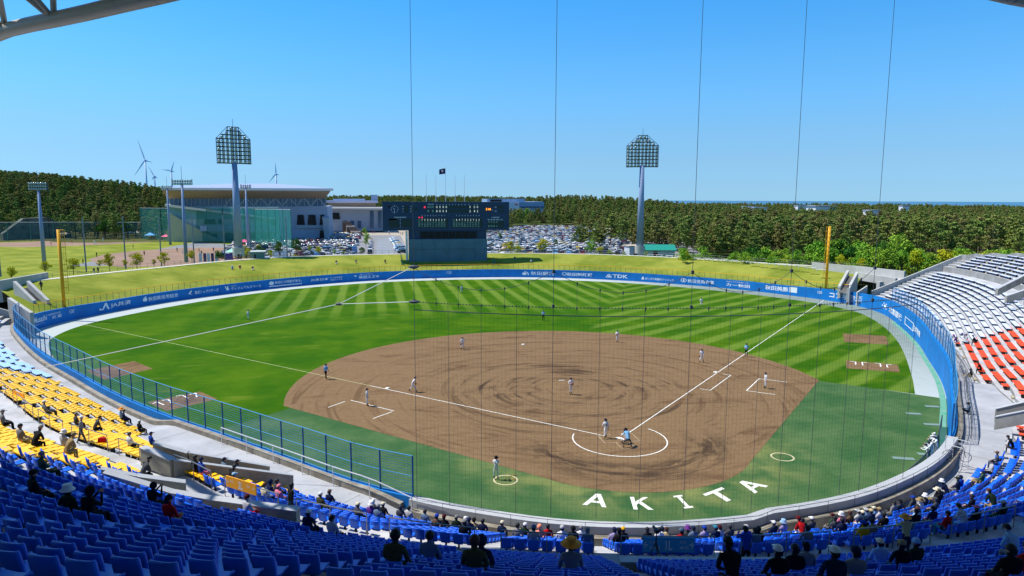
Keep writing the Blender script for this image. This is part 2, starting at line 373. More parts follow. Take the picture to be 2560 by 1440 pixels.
sheet('sea', [(-14000, -900), (20000, -900), (20000, 20000), (-14000, 20000)], -3.6, wm, kind='structure')
# stadium floor and field sheets
inner = [tuple(WALL.off(s, .1)) for s in np.arange(WALL.S[0], WALL.S[-1], 2.)]
sheet('warning_track', inner, .0, km, kind='structure')
GE = [(0, 118.2), (16, 116.3), (29.5, 111.2), (40.5, 104.2), (50, 95), (57.6, 84.5), (63.3, 74), (66.5, 65), (66.6, 56), (64.5, 49.5), (60.3, 41), (54.9, 32.2), (49.8, 25), (45.3, 19.1), (40.2, 12.6), (35.8, 7.3)]
ge = [tuple(p) for p in catmull(GE, 6)]
chord = [(28.7, 14.2), (0, 14.2), (-28.7, 14.2)]
gl = [(-x, y) for x, y in ge[::-1]]
sheet('outfield_grass', [(x, y) for x, y in ge]+chord+gl[:-1], .012, gm, kind='structure')
foul = [tuple(WALL.off(s, .05)) for s in np.arange(WALL.near((-38.5, 6.1))[0], WALL.near((38.5, 6.1))[0], 1.5)]
sheet('artificial_turf', [(28.7, 14.5), (-28.7, 14.5)]+foul, .006, tm, kind='structure')
dirt = []
a0 = math.degrees(math.atan2(14.3-18.8, 28.7))
dirt += [(29.6*math.cos(R_(a)), 18.8+29.9*math.sin(R_(a))) for a in np.arange(a0, 180-a0+.1, 4)]
dirt += [(10.7*math.cos(R_(a)), 10.7*math.sin(R_(a))) for a in np.arange(225-6, 315+6.1, 6)]
sheet('infield_dirt', dirt, .018, dm, kind='structure')
# mound
P = [(0, 18.2, .25)]; F = []
for j, (r, z) in enumerate(((1.1, .24), (2.0, .13), (2.75, .021))):
    P += [(r*math.cos(2*math.pi*i/28), 18.2+r*math.sin(2*math.pi*i/28), z) for i in range(28)]
F += [(0, 1+i, 1+(i+1) % 28) for i in range(28)]+[(1+j*28+i, 1+(j+1)*28+i, 1+(j+1)*28+(i+1) % 28, 1+j*28+(i+1) % 28) for j in range(2) for i in range(28)]
MB().add(P, F).build('pitchers_mound', dm, kind='structure', smooth=True)
white = M('white line chalk', lin((.93, .92, .88)), .85, var=.08, scale=6)
def strip(name, P, w, z, closed=False):
    mb = MB(); P = [np.array(p, float) for p in P]; n = len(P)
    for i in range(n-1+closed):
        a, b = P[i], P[(i+1) % n]; d = (b-a)/np.linalg.norm(b-a); nn = np.array([-d[1], d[0]])*w/2; e = d*w/2*.0
        mb.poly([(*(a-nn-e), z), (*(b-nn+e), z), (*(b+nn+e), z), (*(a+nn-e), z)])
    return mb
wornc = M('worn chalk', lin((.80, .74, .64)), .9, c2=lin((.56, .47, .36)), scale=2.)
def line(P, w=.09, z=.024, closed=False, mat=None): strip('l', P, w, z, closed).build('painted_line', mat or white, kind='structure')
q = 70.2; line([(.9, .9), (q, q)]); fade = M('faded chalk on grass', lin((.74, .76, .56)), .9); line([(-.9, .9), (-21, 21)]); line([(-21, 21), (-q, q)], .075, mat=fade)
line([(14.1, 13.3), (14.9, 12.5), (20.4, 18.0), (19.7, 18.7)], z=.028)                                              # running lane
line([(4.0*math.cos(R_(a)), -.0+4.0*math.sin(R_(a))) for a in np.arange(150, 392, 6)], .1, z=.027)                # circle round home
for s in (-1, 1):
    line([(s*.37, 1.15), (s*1.55, 1.15), (s*1.55, -.75), (s*.37, -.75)], .06, z=.03, mat=wornc)                                # batter's boxes
line([(-.6, -.8), (-.6, -2.3), (.6, -2.3), (.6, -.8)], .05, z=.033, mat=wornc)
A_, B_ = at(1866, 977), at(1898, 947); C_, D_ = at(1968, 956), at(1938, 987)
line([D_[:2], A_[:2], B_[:2], C_[:2]], .1, z=.026)
for a, b in (((820, 1019), (863, 1004)), ((932, 1047), (980, 1030)), ((877, 1001), (985, 1028))): line([at(*a)[:2], at(*b)[:2]], .09, z=.026)
ring = M('cream ring paint', lin((.78, .74, .58)), .9)
for c in ((-11.2, -6.6), (11.4, -6.3)):
    strip('', [(c[0]+.85*math.cos(2*math.pi*i/32), c[1]+.85*math.sin(2*math.pi*i/32)) for i in range(32)], .13, .022, True).build('on_deck_circle', ring, kind='structure')
basem = M('white base rubber', lin((.92, .9, .84)), .7)
for (x, y, n) in ((19.2, 19.5, 'first'), (-19.2, 19.5, 'third'), (0, 38.8, 'second')):
    b = MB().box((0, 0, .05), (.42, .42, .08), top=(.9, .9)).build('base', basem, loc=(x, y, .02), rz=R_(45)); tag(b, 'white square %s base lying on the brown infield dirt' % n, 'base', 'bases')
tag(MB().prism([(0, 0), (.22, .22), (.22, .43), (-.22, .43), (-.22, .22)], .02, .04).build('home_plate', basem), 'white five-sided home plate between the batter boxes', 'home plate')
tag(MB().box((0, 18.44, .275), (.61, .15, .05)).build('pitchers_plate', basem), 'white pitching rubber on top of the dirt mound', 'pitching plate')
# letters laid into the turf
LET = {'A': [[(0, 0), (.2, 0), (.31, .26), (.69, .26), (.8, 0), (1, 0), (.61, 1), (.39, 1)], [(.37, .42), (.5, .76), (.63, .42)]],
       'K': [[(0, 0), (.22, 0), (.22, .35), (.36, .5), (.74, 0), (1.02, 0), (.52, .66), (.98, 1), (.70, 1), (.22, .62), (.22, 1), (0, 1)]],
       'I': [[(.2, 0), (.8, 0), (.8, .12), (.61, .12), (.61, .88), (.8, .88), (.8, 1), (.2, 1), (.2, .88), (.39, .88), (.39, .12), (.2, .12)]],
       'T': [[(.39, 0), (.61, 0), (.61, .82), (1, .82), (1, 1), (0, 1), (0, .82), (.39, .82)]]}
letm = M('white turf letter', lin((.86, .86, .81)), .85, var=.07, scale=2)
def letter(ch, bl, br, up, lab):
    """bl, br: image positions of the foot corners; up: image position of the top middle"""
    a, b, c = at(*bl)[:2], at(*br)[:2], at(*up)[:2]; ex = b-a; ey = c-(a+b)/2
    import mathutils.geometry as G
    loops = [[Vector((*(a+ex*x+ey*y), 0)) for x, y in lp] for lp in LET[ch]]
    fl = [v for lp in loops for v in lp]; tri = G.tessellate_polygon(loops)
    me = bpy.data.meshes.new('turf_letter'); me.from_pydata([(v.x, v.y, .014) for v in fl], [], [tuple(f) for f in tri]); me.materials.append(letm); me.update()
    tag(link('turf_letter', me), lab, 'letter', 'letters AKITA laid in the turf')
letter('A', (1456, 1262), (1516, 1269), (1496, 1235), 'white letter A, leftmost of the AKITA letters in the turf behind home')
letter('K', (1584, 1274), (1633, 1275), (1598, 1243), 'white letter K second in AKITA in the turf behind home')
letter('I', (1704, 1273), (1742, 1268), (1693, 1239), 'white serifed letter I in the middle of AKITA in the turf')
letter('T', (1798, 1262), (1846, 1243), (1781, 1227), 'white letter T fourth in AKITA in the turf behind home')
letter('A', (1887, 1234), (1921, 1215), (1852, 1204), 'white letter A, rightmost of the AKITA letters beside the on-deck ring')
# bullpens
for nm, P in (('l', [(215, 927), (335, 903), (382, 922), (262, 950)]), ('l', [(368, 1006), (500, 979), (544, 998), (417, 1028)]), ('r', [(2107, 834), (2214, 840), (2222, 862), (2111, 855)]), ('r', [(2115, 901), (2244, 912), (2250, 931), (2116, 921)])):
    sheet('bullpen_dirt', [at(*p)[:2] for p in P], .02, dm, kind='structure')
for P in ([(2126, 904), (2139, 905), (2139, 912)], [(2168, 907), (2155, 906), (2157, 914)], [(2186, 908), (2200, 909), (2202, 917)], [(2229, 912), (2216, 912), (2219, 919)],
          [(382, 1010), (392, 1005), (410, 1013)], [(405, 1002), (421, 999), (428, 1008)], [(440, 991), (455, 988), (470, 996)], [(474, 987), (489, 983), (492, 993)]):
    line([at(*p)[:2] for p in P], .14, z=.03)
plm = M('grey floor hatch', lin((.46, .55, .52)), .7, var=.1, scale=1)
hs = []
for i, (x, y, w) in enumerate(((2284, 1035, 26), (2331, 1017, 26), (2331, 1062, 28), (2259, 1147, 32), (2308, 1136, 16))):
    p = at(x, y); hs.append(tag(MB().box((0, 0, .02), (1.3*w/26, .55, .03)).build('floor_hatch', plm, loc=(p[0], p[1], .01), rz=R_(-20)), None, 'hatch', 'hatches in the turf by the right dugout'))
series(hs, 'grey rectangular hatch in the turf near the right dugout, %s from the left')
# ================================================================== field wall, fences, netting
blue = M('blue wall padding', lin((.02, .49, .80)), .62, c2=lin((.04, .42, .70)), scale=.5, spec=.3)
def stained(name, a, b, dark, sc=.5, rough=.88):
    m, t = newmat(name, rough); n1 = t.noise(t.vec, sc, 5, .65); n2 = t.noise(t.stretch(3., 3.), 1.2, 6, .75, .8); n3 = t.noise(t.vec, .13, 4, .6)
    c = t.mix(t.ss(n1, .3, .7), lin(a), lin(b)); c = t.mix(t.m('MULTIPLY', t.ss(n2, .54, .74), .55), c, lin(dark)); c = t.mix(t.m('MULTIPLY', t.ss(n3, .5, .72), .30), c, lin(dark)); set_col(t, c, n2, .02, .15); return m
conc = M('pale concrete', lin((.70, .70, .68)), .85, var=.10, scale=.6, bump=.1)
conc2 = M('weathered concrete', lin((.62, .60, .55)), .9, c2=lin((.47, .44, .39)), scale=1.4)
capm = M('light wall cap', lin((.68, .69, .70)), .7, var=.06, scale=2)
def wall_h(s):
    p = WALL.pos(s)
    if p[1] > 78: return 2.05
    k = min(1, (78-p[1])/40.); h = 2.05+k*1.05
    return h if p[0] < 0 else h+.25*k
wroot = empty('field_wall', (0, -20, 0)); tag(wroot, 'blue padded wall with white advertisements running all round the field', 'wall')
s_home = WALL.near((-17.8, -14.2))[0]; s_homeR = WALL.near((20.5, -12.2))[0]
pan = 0; s = WALL.S[0]; PANEL = 7.6
edges = list(np.arange(WALL.S[0], s_home, PANEL))+[s_home]; eR = [s_homeR]+list(np.arange(s_homeR+PANEL, WALL.S[-1], PANEL))+[WALL.S[-1]]
def wall_panel(a, b, mat, name, th=.35, cap=None):
    n = max(2, int((b-a)/1.2)+1); mb = MB(); Q = np.linspace(a+.01, b-.01, n); V = []
    for q in Q:
        i, o = WALL.off(q, 0), WALL.off(q, th); h = wall_h(q); V += [(*i, 0), (*i, h), (*o, h), (*o, 0)]
    F = []; mi = []
    for k in range(n-1):
        e = 4*k
        for u in range(3): F.append((e+u, e+u+1, e+4+u+1, e+4+u)); mi.append(0 if u != 1 else 1)
    F += [(0, 3, 2, 1), (4*n-4, 4*n-3, 4*n-2, 4*n-1)]; mi += [0, 0]
    mb.v, mb.f, mb.m = V, [f[::-1] for f in F], mi; return mb.build(name, [mat, cap or mat], wroot, (0, 20, 0))
for a, b in list(zip(edges[:-1], edges[1:]))+list(zip(eR[:-1], eR[1:])): wall_panel(a, b, blue, 'panel')
wall_panel(s_home, s_homeR, conc, 'parapet', .65, capm)
# ---------------- lettering helper: text turned into flat mesh
_ts = bpy.data.scenes.new('lettering_workshop')
def text_mesh(txt, size, bold=0.):
    c = bpy.data.curves.new('t', 'FONT'); c.body = txt; c.size = size; c.offset = bold; c.align_x = 'LEFT'; c.resolution_u = 2
    o = bpy.data.objects.new('t', c); _ts.collection.objects.link(o); vl = _ts.view_layers[0]; vl.update(); dg = vl.depsgraph
    me = bpy.data.meshes.new_from_object(o.evaluated_get(dg)); bpy.data.objects.remove(o); bpy.data.curves.remove(c)
    n = len(me.vertices); V = np.empty(n*3); me.vertices.foreach_get('co', V); V = V.reshape(-1, 3) if n else np.zeros((0, 3))
    return me, V
adw = M('white advertising print', lin((.92, .94, .95)), .6)
def ad_text(txt, s0, s1, z0, z1, bold=.0, mat=None, name='lettering'):
    """text on the wall between arc positions s0 (left in view) and s1, heights z0..z1"""
    me, V = text_mesh(txt, 1., bold)
    if not len(V): return
    x0, x1, y0, y1 = V[:, 0].min(), V[:, 0].max(), V[:, 1].min(), V[:, 1].max()
    for i in range(len(V)):
        q = s0+(V[i, 0]-x0)/(x1-x0)*(s1-s0); z = z0+(V[i, 1]-y0)/(y1-y0)*(z1-z0); p = WALL.off(q, -.02); V[i] = (p[0], p[1]+20, z)
    me.vertices.foreach_set('co', V.ravel()); me.materials.clear(); me.materials.append(mat or adw); me.update(); link(name, me, wroot)
def ad_shape(loops, s0, s1, z0, z1, mat=None, d=-.02):
    import mathutils.geometry as G
    L3 = [[Vector((x, y, 0)) for x, y in lp] for lp in loops]; tri = G.tessellate_polygon(L3); fl = [v for lp in L3 for v in lp]; P = []
    for v in fl: p = WALL.off(s0+v.x*(s1-s0), d); P.append((p[0], p[1]+20, z0+v.y*(z1-z0)))
    me = bpy.data.meshes.new('emblem'); me.from_pydata(P, [], [tuple(f) for f in tri]); me.materials.append(mat or adw); link('emblem', me, wroot)
def ws(px, py):                         # arc position of the wall point seen at an image spot on the wall's face
    best = None
    S = np.arange(WALL.S[0], WALL.S[-1], .25)
    P = np.array([[*WALL.pos(q), 1.2] for q in S]); x, y, z = prjn(P)
    ok = np.abs(y-py) < 60; x = np.where(ok & (z > 5), x, 1e9); return S[int(np.abs(x-px).argmin())]
def circ(cx, cy, r, n=16, rin=None): 
    o = [(cx+r*math.cos(2*math.pi*i/n), cy+r*math.sin(2*math.pi*i/n)) for i in range(n)]; return [o] if rin is None else [o, [(cx+rin*math.cos(2*math.pi*i/n), cy+rin*math.sin(2*math.pi*i/n)) for i in range(n)][::-1]]
def ad(txt, xa, xb, y, za=.62, zb=1.45, bold=.012, **kw): ad_text(txt, ws(xa, y), ws(xb, y), za, zb, bold, **kw)
ad('Musashi', 86, 117, 798, 1.0, 1.9); ad('一般廃棄物処理', 117, 152, 785, 1.55, 1.85, 0); ad('武 蔵', 130, 153, 795, .9, 1.4); ad('産業廃棄物・リサイクル', 86, 113, 808, .6, .8, 0)
ad('100', 173, 185, 775, 1.1, 1.75, 0); ad('JA共済', 276, 328, 760, .65, 1.6); ad('秋田県信用組合', 372, 444, 742, .7, 1.5)
ad('東武トップツアーズ', 486, 545, 727, .75, 1.4); ad('ヴィジュアルスペース', 577, 653, 714, .65, 1.25); ad('株式会社', 577, 592, 708, 1.4, 1.6, 0)
ad('秋田には桃豚がある。', 687, 755, 702, .95, 1.6); ad('JR東日本', 776, 820, 698, .7, 1.4); ad('大人の休日俱楽部', 824, 855, 692, 1.1, 1.5, 0); ad('駅長おすすめ', 826, 855, 697, .6, .95, 0)
ad('秋田スズキ', 896, 948, 692, .6, 1.35, .02); ad('誰でも安心', 899, 934, 685, 1.5, 1.8, 0); ad('122', 1118, 1129, 680, 1.1, 1.7, 0)
ad('秋田銀行', 1326, 1385, 683, .6, 1.6); ad('秋田魁新報', 1418, 1482, 687, .6, 1.5, .02); ad('TDK', 1531, 1571, 690, .6, 1.5, .03); ad('あいざわ胃腸科クリニック', 1613, 1684, 693, .6, 1.2)
ad('秋田信用金庫', 1718, 1785, 701, .6, 1.5); ad('カー秋田', 1815, 1876, 714, .55, 1.3, .02); ad('秋田スズキ 中古車センター', 1815, 1876, 703, 1.5, 1.8, 0); ad('秋田美豚', 1913, 1970, 718, .7, 1.7, .02)
ad('100', 2043, 2056, 731, 1.15, 1.75, 0); ad('コア学園', 2074, 2135, 742, .7, 1.9, .03); ad('ABC', 2138, 2155, 743, 1.5, 2.0); ad('ARC', 2138, 2155, 752, .85, 1.35); ad('北都銀行', 2222, 2254, 775, .9, 2.0, .02)
ad('日昭物産', 2284, 2290+10, 805, 1.1, 2.0, .02)
def em(xa, xb, y, za, zb, loops, mat=None, d=-.02): ad_shape(loops, ws(xa, y), ws(xb, y), za, zb, mat, d)
em(246, 272, 765, .6, 1.8, [[(0, .1), (.12, 0), (.3, .1), (.62, 1), (.75, 1), (1, 0), (.82, 0), (.66, .62), (.42, 0), (.3, 0), (.2, .25), (.08, .3)]])
em(356, 368, 747, .8, 1.75, [[(.1, 0), (.9, 0), (1, .4), (.8, .7), (.7, 1), (.4, .8), (.1, .6), (0, .3)]])
em(469, 482, 728, .7, 1.7, [[(0, .3), (.8, 1), (.8, .6), (.45, .35), (1, 0)]])
em(563, 573, 714, .7, 1.6, [[(0, 1), (.25, 1), (.45, .5), (.6, 1), (.9, 1), (.75, .6), (1, .4), (.9, 0), (.4, 0)]])
em(672, 684, 703, .75, 1.65, circ(.5, .5, .5)); em(672, 755, 712, .38, .62, [[(0, 0), (1, 0), (1, 1), (0, 1)]])
em(884, 893, 692, .7, 1.6, [[(0, .7), (.5, 1), (1, .7), (.5, .5), (1, .3), (.5, 0), (0, .3), (.5, .5)]])
em(1306, 1323, 684, .6, 1.6, circ(.35, .35, .35)); em(1306, 1323, 684, .6, 1.6, [[(.3, 1), (.3, .85), (.7, .7), (.85, .3), (.85, 0), (1, 0), (1, .4), (.8, .8)]])
em(1404, 1416, 685, .7, 1.6, circ(.5, .5, .5, 16, .36))
em(1514, 1530, 689, .55, 1.5, circ(.5, .72, .27, 12, .12)); em(1514, 1530, 689, .55, 1.5, circ(.25, .28, .27, 12, .12)); em(1514, 1530, 689, .55, 1.5, circ(.75, .28, .27, 12, .12))
em(1603, 1611, 692, .6, 1.4, [[(0, 0), (1, 0), (.8, .7), (.5, 1), (.2, .7)]])
em(1702, 1716, 699, .6, 1.6, circ(.5, .5, .5, 16, .4)); em(1702, 1716, 699, .6, 1.6, [[(.35, .2), (.65, .2), (.6, .8), (.4, .8)]])
em(1974, 1993, 722, .7, 1.85, [[(0, 0), (1, 0), (1, 1), (0, 1)]])
c8 = circ(.5, .5, .2)
em(2205, 2219, 767, 1.0, 2.2, c8)
for k in range(6): em(2205, 2219, 767, 1.0, 2.2, circ(.5+.4*math.cos(k*math.pi/3), .5+.42*math.sin(k*math.pi/3), .09, 8))
fr = [[(0, 0), (1, 0), (1, 1), (0, 1)], [(.06, .1), (.06, .9), (.94, .9), (.94, .1)]]
em(2262, 2283, 797, .95, 2.2, fr)

ftm = M('green turf strip', lin((.30, .60, .48)), .9, c2=lin((.46, .62, .54)), scale=.8)
fq = np.arange(WALL.near((24, -9))[0], WALL.near((66, 47))[0], 1.5)
strip('', [tuple(WALL.off(q_, -.35)) for q_ in fq], .55, .015).build('wall_foot_turf', ftm, kind='structure')
# ================================================================== the bowl of stands
ROW = .82; RISE = .40; NLOW = 11; WALK = 2.6
S_END = AISLE.near((83.5, 58))[0]
def zA(s): return 6.0+max(0, min(1, (abs(s)-52)/42.))*1.0
def n_up(s):
    a = abs(s)
    return int(round(max(4, min(27, 4+(S_END-a)*.26)))) if a > 46 else 27
def low_floor(s, k):            # k = 0 is the row next to the aisle
    return zA(s)-RISE*(k+.6)
def up_floor(s, k): return zA(s)+1.05+k*.418
DUG = 5.2
def walk_w(p):
    """width of the walkway behind the wall: wide over the dugouts"""
    s, _ = WALL.near(p); return float(np.interp(abs(s), [0, 18.5, 22, 30, 36, 41, 46, 60], [1.35, 1.5, 2.7, 4.4, 5.0, 4.0, 2.0, 1.9]))
def plat_z(ws_):
    a = abs(ws_); return 2.15+.65*max(0, min(1, (a-19)/3.))*max(0, min(1, (47-a)/3.))
def clampP(p):
    d, s, n, w = wall_out(p); ww = walk_w(p)
    if d < ww: return w+n*ww, True
    return p, False
terr = stained('terrace concrete', (.64, .65, .66), (.76, .76, .77), (.55, .52, .47))
terr_d = M('terrace riser', lin((.60, .60, .60)), .9, c2=lin((.50, .50, .48)), scale=.8)
mb = MB(); SS = np.arange(-S_END, S_END+.01, (2*S_END)/220.)
rowsZ = []
for s in SS:
    A = AISLE.off(s, 0); col = []
    for k in range(NLOW+4, -1, -1):                       # from the front upwards
        pf, _ = clampP(AISLE.off(s, -(k+1)*ROW)); pb, _ = clampP(AISLE.off(s, -k*ROW)); z = low_floor(s, k); col += [(*pf, z), (*pb, z)]
    col += [(*AISLE.off(s, 0), zA(s)), (*AISLE.off(s, WALK), zA(s))]
    nu = n_up(s)
    for k in range(27):
        kk = min(k, nu-1); a = WALK+(kk if k < nu else nu)*ROW; b = WALK+(min(k, nu-1)+1)*ROW
        z = up_floor(s, kk)-(0 if k < nu else .002*(k-nu+1)); col += [(*AISLE.off(s, a), z), (*AISLE.off(s, b), z)]
    e = WALK+nu*ROW; zt = up_floor(s, nu-1)
    col += [(*AISLE.off(s, e), zt+.95), (*AISLE.off(s, e+.3), zt+.95), (*AISLE.off(s, e+.32), 0)]
    rowsZ.append(col)
m = len(rowsZ[0]); V = [p for c in rowsZ for p in c]; F = []; MI = []
for j in range(len(rowsZ)-1):
    for i in range(m-1): F.append((j*m+i, (j+1)*m+i, (j+1)*m+i+1, j*m+i+1)); MI.append(0 if i % 2 == 0 else 1)
mb.v, mb.f, mb.m = V, F, MI; me = mb.mesh('stand_terraces', [terr, terr_d]); link('stand_terraces', me, kind='structure')
# walkway and dugout roofs
V = []; F = []; Sw = np.arange(WALL.near((-73, 55))[0], WALL.near((73, 55))[0], 1.0)
for q in Sw:
    w0 = WALL.pos(q); i = WALL.off(q, .3); w = walk_w(w0)+.7; o = WALL.off(q, w); V += [(*i, plat_z(q)), (*o, plat_z(q)), ]
F = [(2*j, 2*j+2, 2*j+3, 2*j+1) for j in range(len(Sw)-1)]
walkm = stained('walkway concrete', (.60, .61, .63), (.69, .70, .72), (.50, .48, .44), .3)
mb = MB(); mb.add(V, F); mb.build('walkway', walkm, kind='structure')
# expansion joints across the walkway
mb = MB(); jm = M('joint shadow gap', lin((.45, .44, .42)), .9)
for q in np.arange(Sw[0]+3, Sw[-1], 6.3):
    a = WALL.off(q, .9); b = WALL.off(q, walk_w(WALL.pos(q))+.3); t_ = WALL.tan(q)*.02; z = plat_z(q)+.004
    mb.poly([(*(a-t_), z), (*(b-t_), z), (*(b+t_), z), (*(a+t_), z)][::-1])
mb.build('expansion_joints', jm, kind='structure')
# end walls of the stand
for sg in (-1, 1):
    s = S_END*sg; pts = rowsZ[0] if sg < 0 else rowsZ[-1]; n_ = AISLE.tan(s)*sg
    prof = [(p[0], p[1], p[2]) for p in pts[:-3]]; mb = MB(); V = []
    d0 = clampP(AISLE.off(s, -(NLOW+4)*ROW))[0]
    for p in prof: zz = p[2]+.75; V += [(p[0], p[1], 0), (p[0], p[1], zz)]
    top = []; P0, P1 = prof[0], prof[-1]
    for u in np.linspace(0, 1, 12):
        top.append((P0[0]+(P1[0]-P0[0])*u, P0[1]+(P1[1]-P0[1])*u, 3.1+(P1[2]+.95-3.1)*u))
    V = []
    for p in top:
        o = (p[0]+n_[0]*.35, p[1]+n_[1]*.35); V += [(p[0], p[1], 0), (p[0], p[1], p[2]), (*o, p[2]), (*o, 0)]
    F = []
    for k in range(len(top)-1):
        for u in range(3): F.append((4*k+u, 4*k+u+1, 4*k+5+u, 4*k+4+u))
    mb.add(V, F); mb.build('stand_end_wall', conc, label='pale concrete wall closing the %s end of the stands' % ('far right' if sg > 0 else 'far left'), category='wall')
# parapet band behind home: second lower ledge
# ---------------- rails
steel = M('steel handrail', lin((.58, .57, .55)), .4, metal=.7); steel_l = M('pale steel handrail', lin((.84, .84, .84)), .4, metal=.3)
def rail_path(P, h=1.0, r=.028, post=1.7, mat=None, name='handrail', mid=False, **kw):
    """P: list of (x,y,z) foot points"""
    P = [Vector(p) for p in P]; root = empty(name, P[0], **kw); mb = MB(); up = Vector((0, 0, h)); o = P[0]
    for a, b in zip(P[:-1], P[1:]):
        mb.tube(a+up-o, b+up-o, r, 6)
        if mid: mb.tube(a+up*.5-o, b+up*.5-o, r*.7, 5)
    mb.build('top_rail', mat or steel, root)
    L = [0]
    for a, b in zip(P[:-1], P[1:]): L.append(L[-1]+(b-a).length)
    n = max(1, int(round(L[-1]/post))); me = None
    for i in range(n+1):
        q = L[-1]*i/n; k = max(0, min(len(P)-2, int(np.searchsorted(L, q)-1))); t_ = (q-L[k])/max(1e-6, L[k+1]-L[k]); p = P[k].lerp(P[k+1], t_)-o
        if me is None: me = MB().tube((0, 0, 0), (0, 0, h), r*.8, 5).mesh('post', mat or steel)
        link('post', me, root, p)
    return root
PER = 6.1/360*2*math.pi*AR; S0 = -14.35/360*2*math.pi*AR       # stairway rhythm along the aisle line
STAIRS = [S0+PER*i for i in range(-40, 40) if abs(S0+PER*i) < S_END-1]
rl = []
for i, s in enumerate(STAIRS[:-1]):
    s2 = STAIRS[i+1]
    pm_ = AISLE.off((s+s2)/2, 0)
    if not inframe((*pm_, zA(s)), 150) or prj((*pm_, 6))[2] > 95: continue
    if not 21 < i < 27 or True:
        Q = np.linspace(s+.55, s2-.55, 4)
        rl.append(rail_path([(*AISLE.off(q, .08), zA(q)) for q in Q], 1.0))
        rl.append(rail_path([(*AISLE.off(q, WALK-.12), zA(q)) for q in Q[:]], 1.15))
for i, r in enumerate(sorted(rl, key=lambda o: prj(o.location)[0])):
    tag(r, 'steel handrail along the cross aisle, %s piece from the left' % nth(i), 'handrail', 'handrails of the cross aisle')
# thin railing on the parapet behind home
Q = np.linspace(s_home+.3, s_homeR-.3, 40); rail_path([(*WALL.off(q, .73), wall_h(q)-.5) for q in Q], .75, .015, 2.0, M('dark steel', lin((.32, .32, .33)), .5, metal=.5), 'parapet_rail', label='thin dark railing along the concrete parapet behind home plate', category='railing')
# lower ledge of the parapet
V = []; F = []
for q in Q:
    for d, z in ((.68, wall_h(q)-.45), (.99, wall_h(q)-.5), (1.0, 2.1)): V.append((*WALL.off(q, d), z))
for k in range(len(Q)-1):
    for u in range(2): F.append((3*k+u, 3*k+3+u, 3*k+4+u, 3*k+1+u))
MB().add(V, F).build('parapet_ledge', conc2, kind='structure')
# kerb and long rail beside the left walkway, and same on the right
def curb(a, b, name, lab, hh=.35, off=.36, w=.4):
    Q = np.arange(a, b, 1.2); V = []; F = []
    for q in Q:
        z = plat_z(q); V += [(*WALL.off(q, off), z), (*WALL.off(q, off), z+hh), (*WALL.off(q, off+w), z+hh), (*WALL.off(q, off+w), z)]
    for k in range(len(Q)-1):
        for u in range(3): F.append((4*k+u, 4*k+4+u, 4*k+5+u, 4*k+1+u))
    return MB().add(V, F).build(name, conc2, label=lab, category='kerb')
sl_ = WALL.near((-73, 55))[0]; sr_ = WALL.near((73, 55))[0]
curb(sl_, s_home-.5, 'kerb', 'stained concrete kerb along the foot of the left blue fence'); curb(s_homeR+.5, sr_, 'kerb', 'stained concrete kerb along the foot of the right blue fence')
Q = np.linspace(WALL.near((-31.5, -3))[0], s_home+.4, 16); rail_path([(*WALL.off(q, .95), plat_z(q)+.0) for q in Q], 1.25, .035, 3.2, steel_l, 'handrail', label='long shining handrail beside the kerb of the left dugout roof', category='handrail')
Q = np.linspace(s_homeR+2, WALL.near((41, 9))[0], 16); rail_path([(*WALL.off(q, 1.3), plat_z(q)+.0) for q in Q], .9, .03, 1.4, steel, 'handrail', True, label='grey handrail along the edge of the right dugout roof', category='handrail')
# ---------------- blue mesh fences on the wall
bf = M('blue fence paint', lin((.25, .55, .74)), .5, spec=.4); bfd = M('dark blue fence post', lin((.04, .30, .55)), .5)
def blue_fence(a, b, lab, h=2.45, pitch=2.35):
    root = empty('mesh_fence', (*WALL.pos(a), wall_h(a)), label=lab, category='fence'); o = np.array([*WALL.pos(a), wall_h(a)])
    n = int(round((b-a)/pitch)); Q = np.linspace(a, b, n+1); pme = MB().tube((0, 0, 0), (0, 0, h), .05, 6).mesh('post', bfd)
    P = [np.array([*WALL.off(q, .2), wall_h(q)]) for q in Q]
    for p in P: link('post', pme, root, p-o)
    for zz, nm, r in ((h, 'top_rail', .035), (h*.5, 'middle_rail', .03), (.12, 'bottom_rail', .03)):
        mb = MB()
        for p, q in zip(P[:-1], P[1:]): mb.tube(p-o+[0, 0, zz], q-o+[0, 0, zz], r, 5, cap=False)
        mb.build(nm, bf, root)
    mb = MB()
    for p, q in zip(P[:-1], P[1:]):
        for zz in np.arange(.22, h, .17): mb.tube(p-o+[0, 0, zz], q-o+[0, 0, zz], .014, 3, cap=False)
        L = np.linalg.norm(q-p)
        for t_ in np.arange(0, 1, .22/L): c = p+(q-p)*t_-o; mb.tube(c, c+[0, 0, h], .005, 3, cap=False)
    mb.build('wire_mesh', bf, root, kind='stuff'); return root
blue_fence(WALL.near((-74, 57))[0], s_home, 'tall blue mesh fence on the wall before the left walkway'); blue_fence(s_homeR, WALL.near((68, 49))[0], 'tall blue mesh fence curving along the wall of the right stand')
# ---------------- backstop net
cab = M('dark net cable', lin((.30, .32, .34)), .6); netm = M('dark net twine', lin((.10, .11, .12)), .8)
NETZ = 14.25; NR = 35.9
def npos(px, py=None):
    """point on the net cylinder seen at column px (foot height 3)"""
    a0, a1 = -.60, .85
    A_ = np.linspace(a0, a1, 800); P = np.array([[AC[0]+NR*math.sin(a), AC[1]-NR*math.cos(a), 3.0] for a in A_]); x, y, z = prjn(P)
    return A_[int(np.abs(x-px).argmin())]
foots = [1043, 1124, 1203, 1290, 1376, 1490, 1598, 1707, 1803, 1876, 1945, 2020, 2095, 2145, 2190, 2255]
ang = sorted(npos(x) for x in foots); root = empty('backstop_net', (0, -20.3, 3), label='high dark backstop net hanging on cables behind home plate', category='net'); o = np.array([0, -20.3, 3.])
def nc(a, z, r=NR): return np.array([AC[0]+r*math.sin(a), AC[1]-r*math.cos(a), z])-o
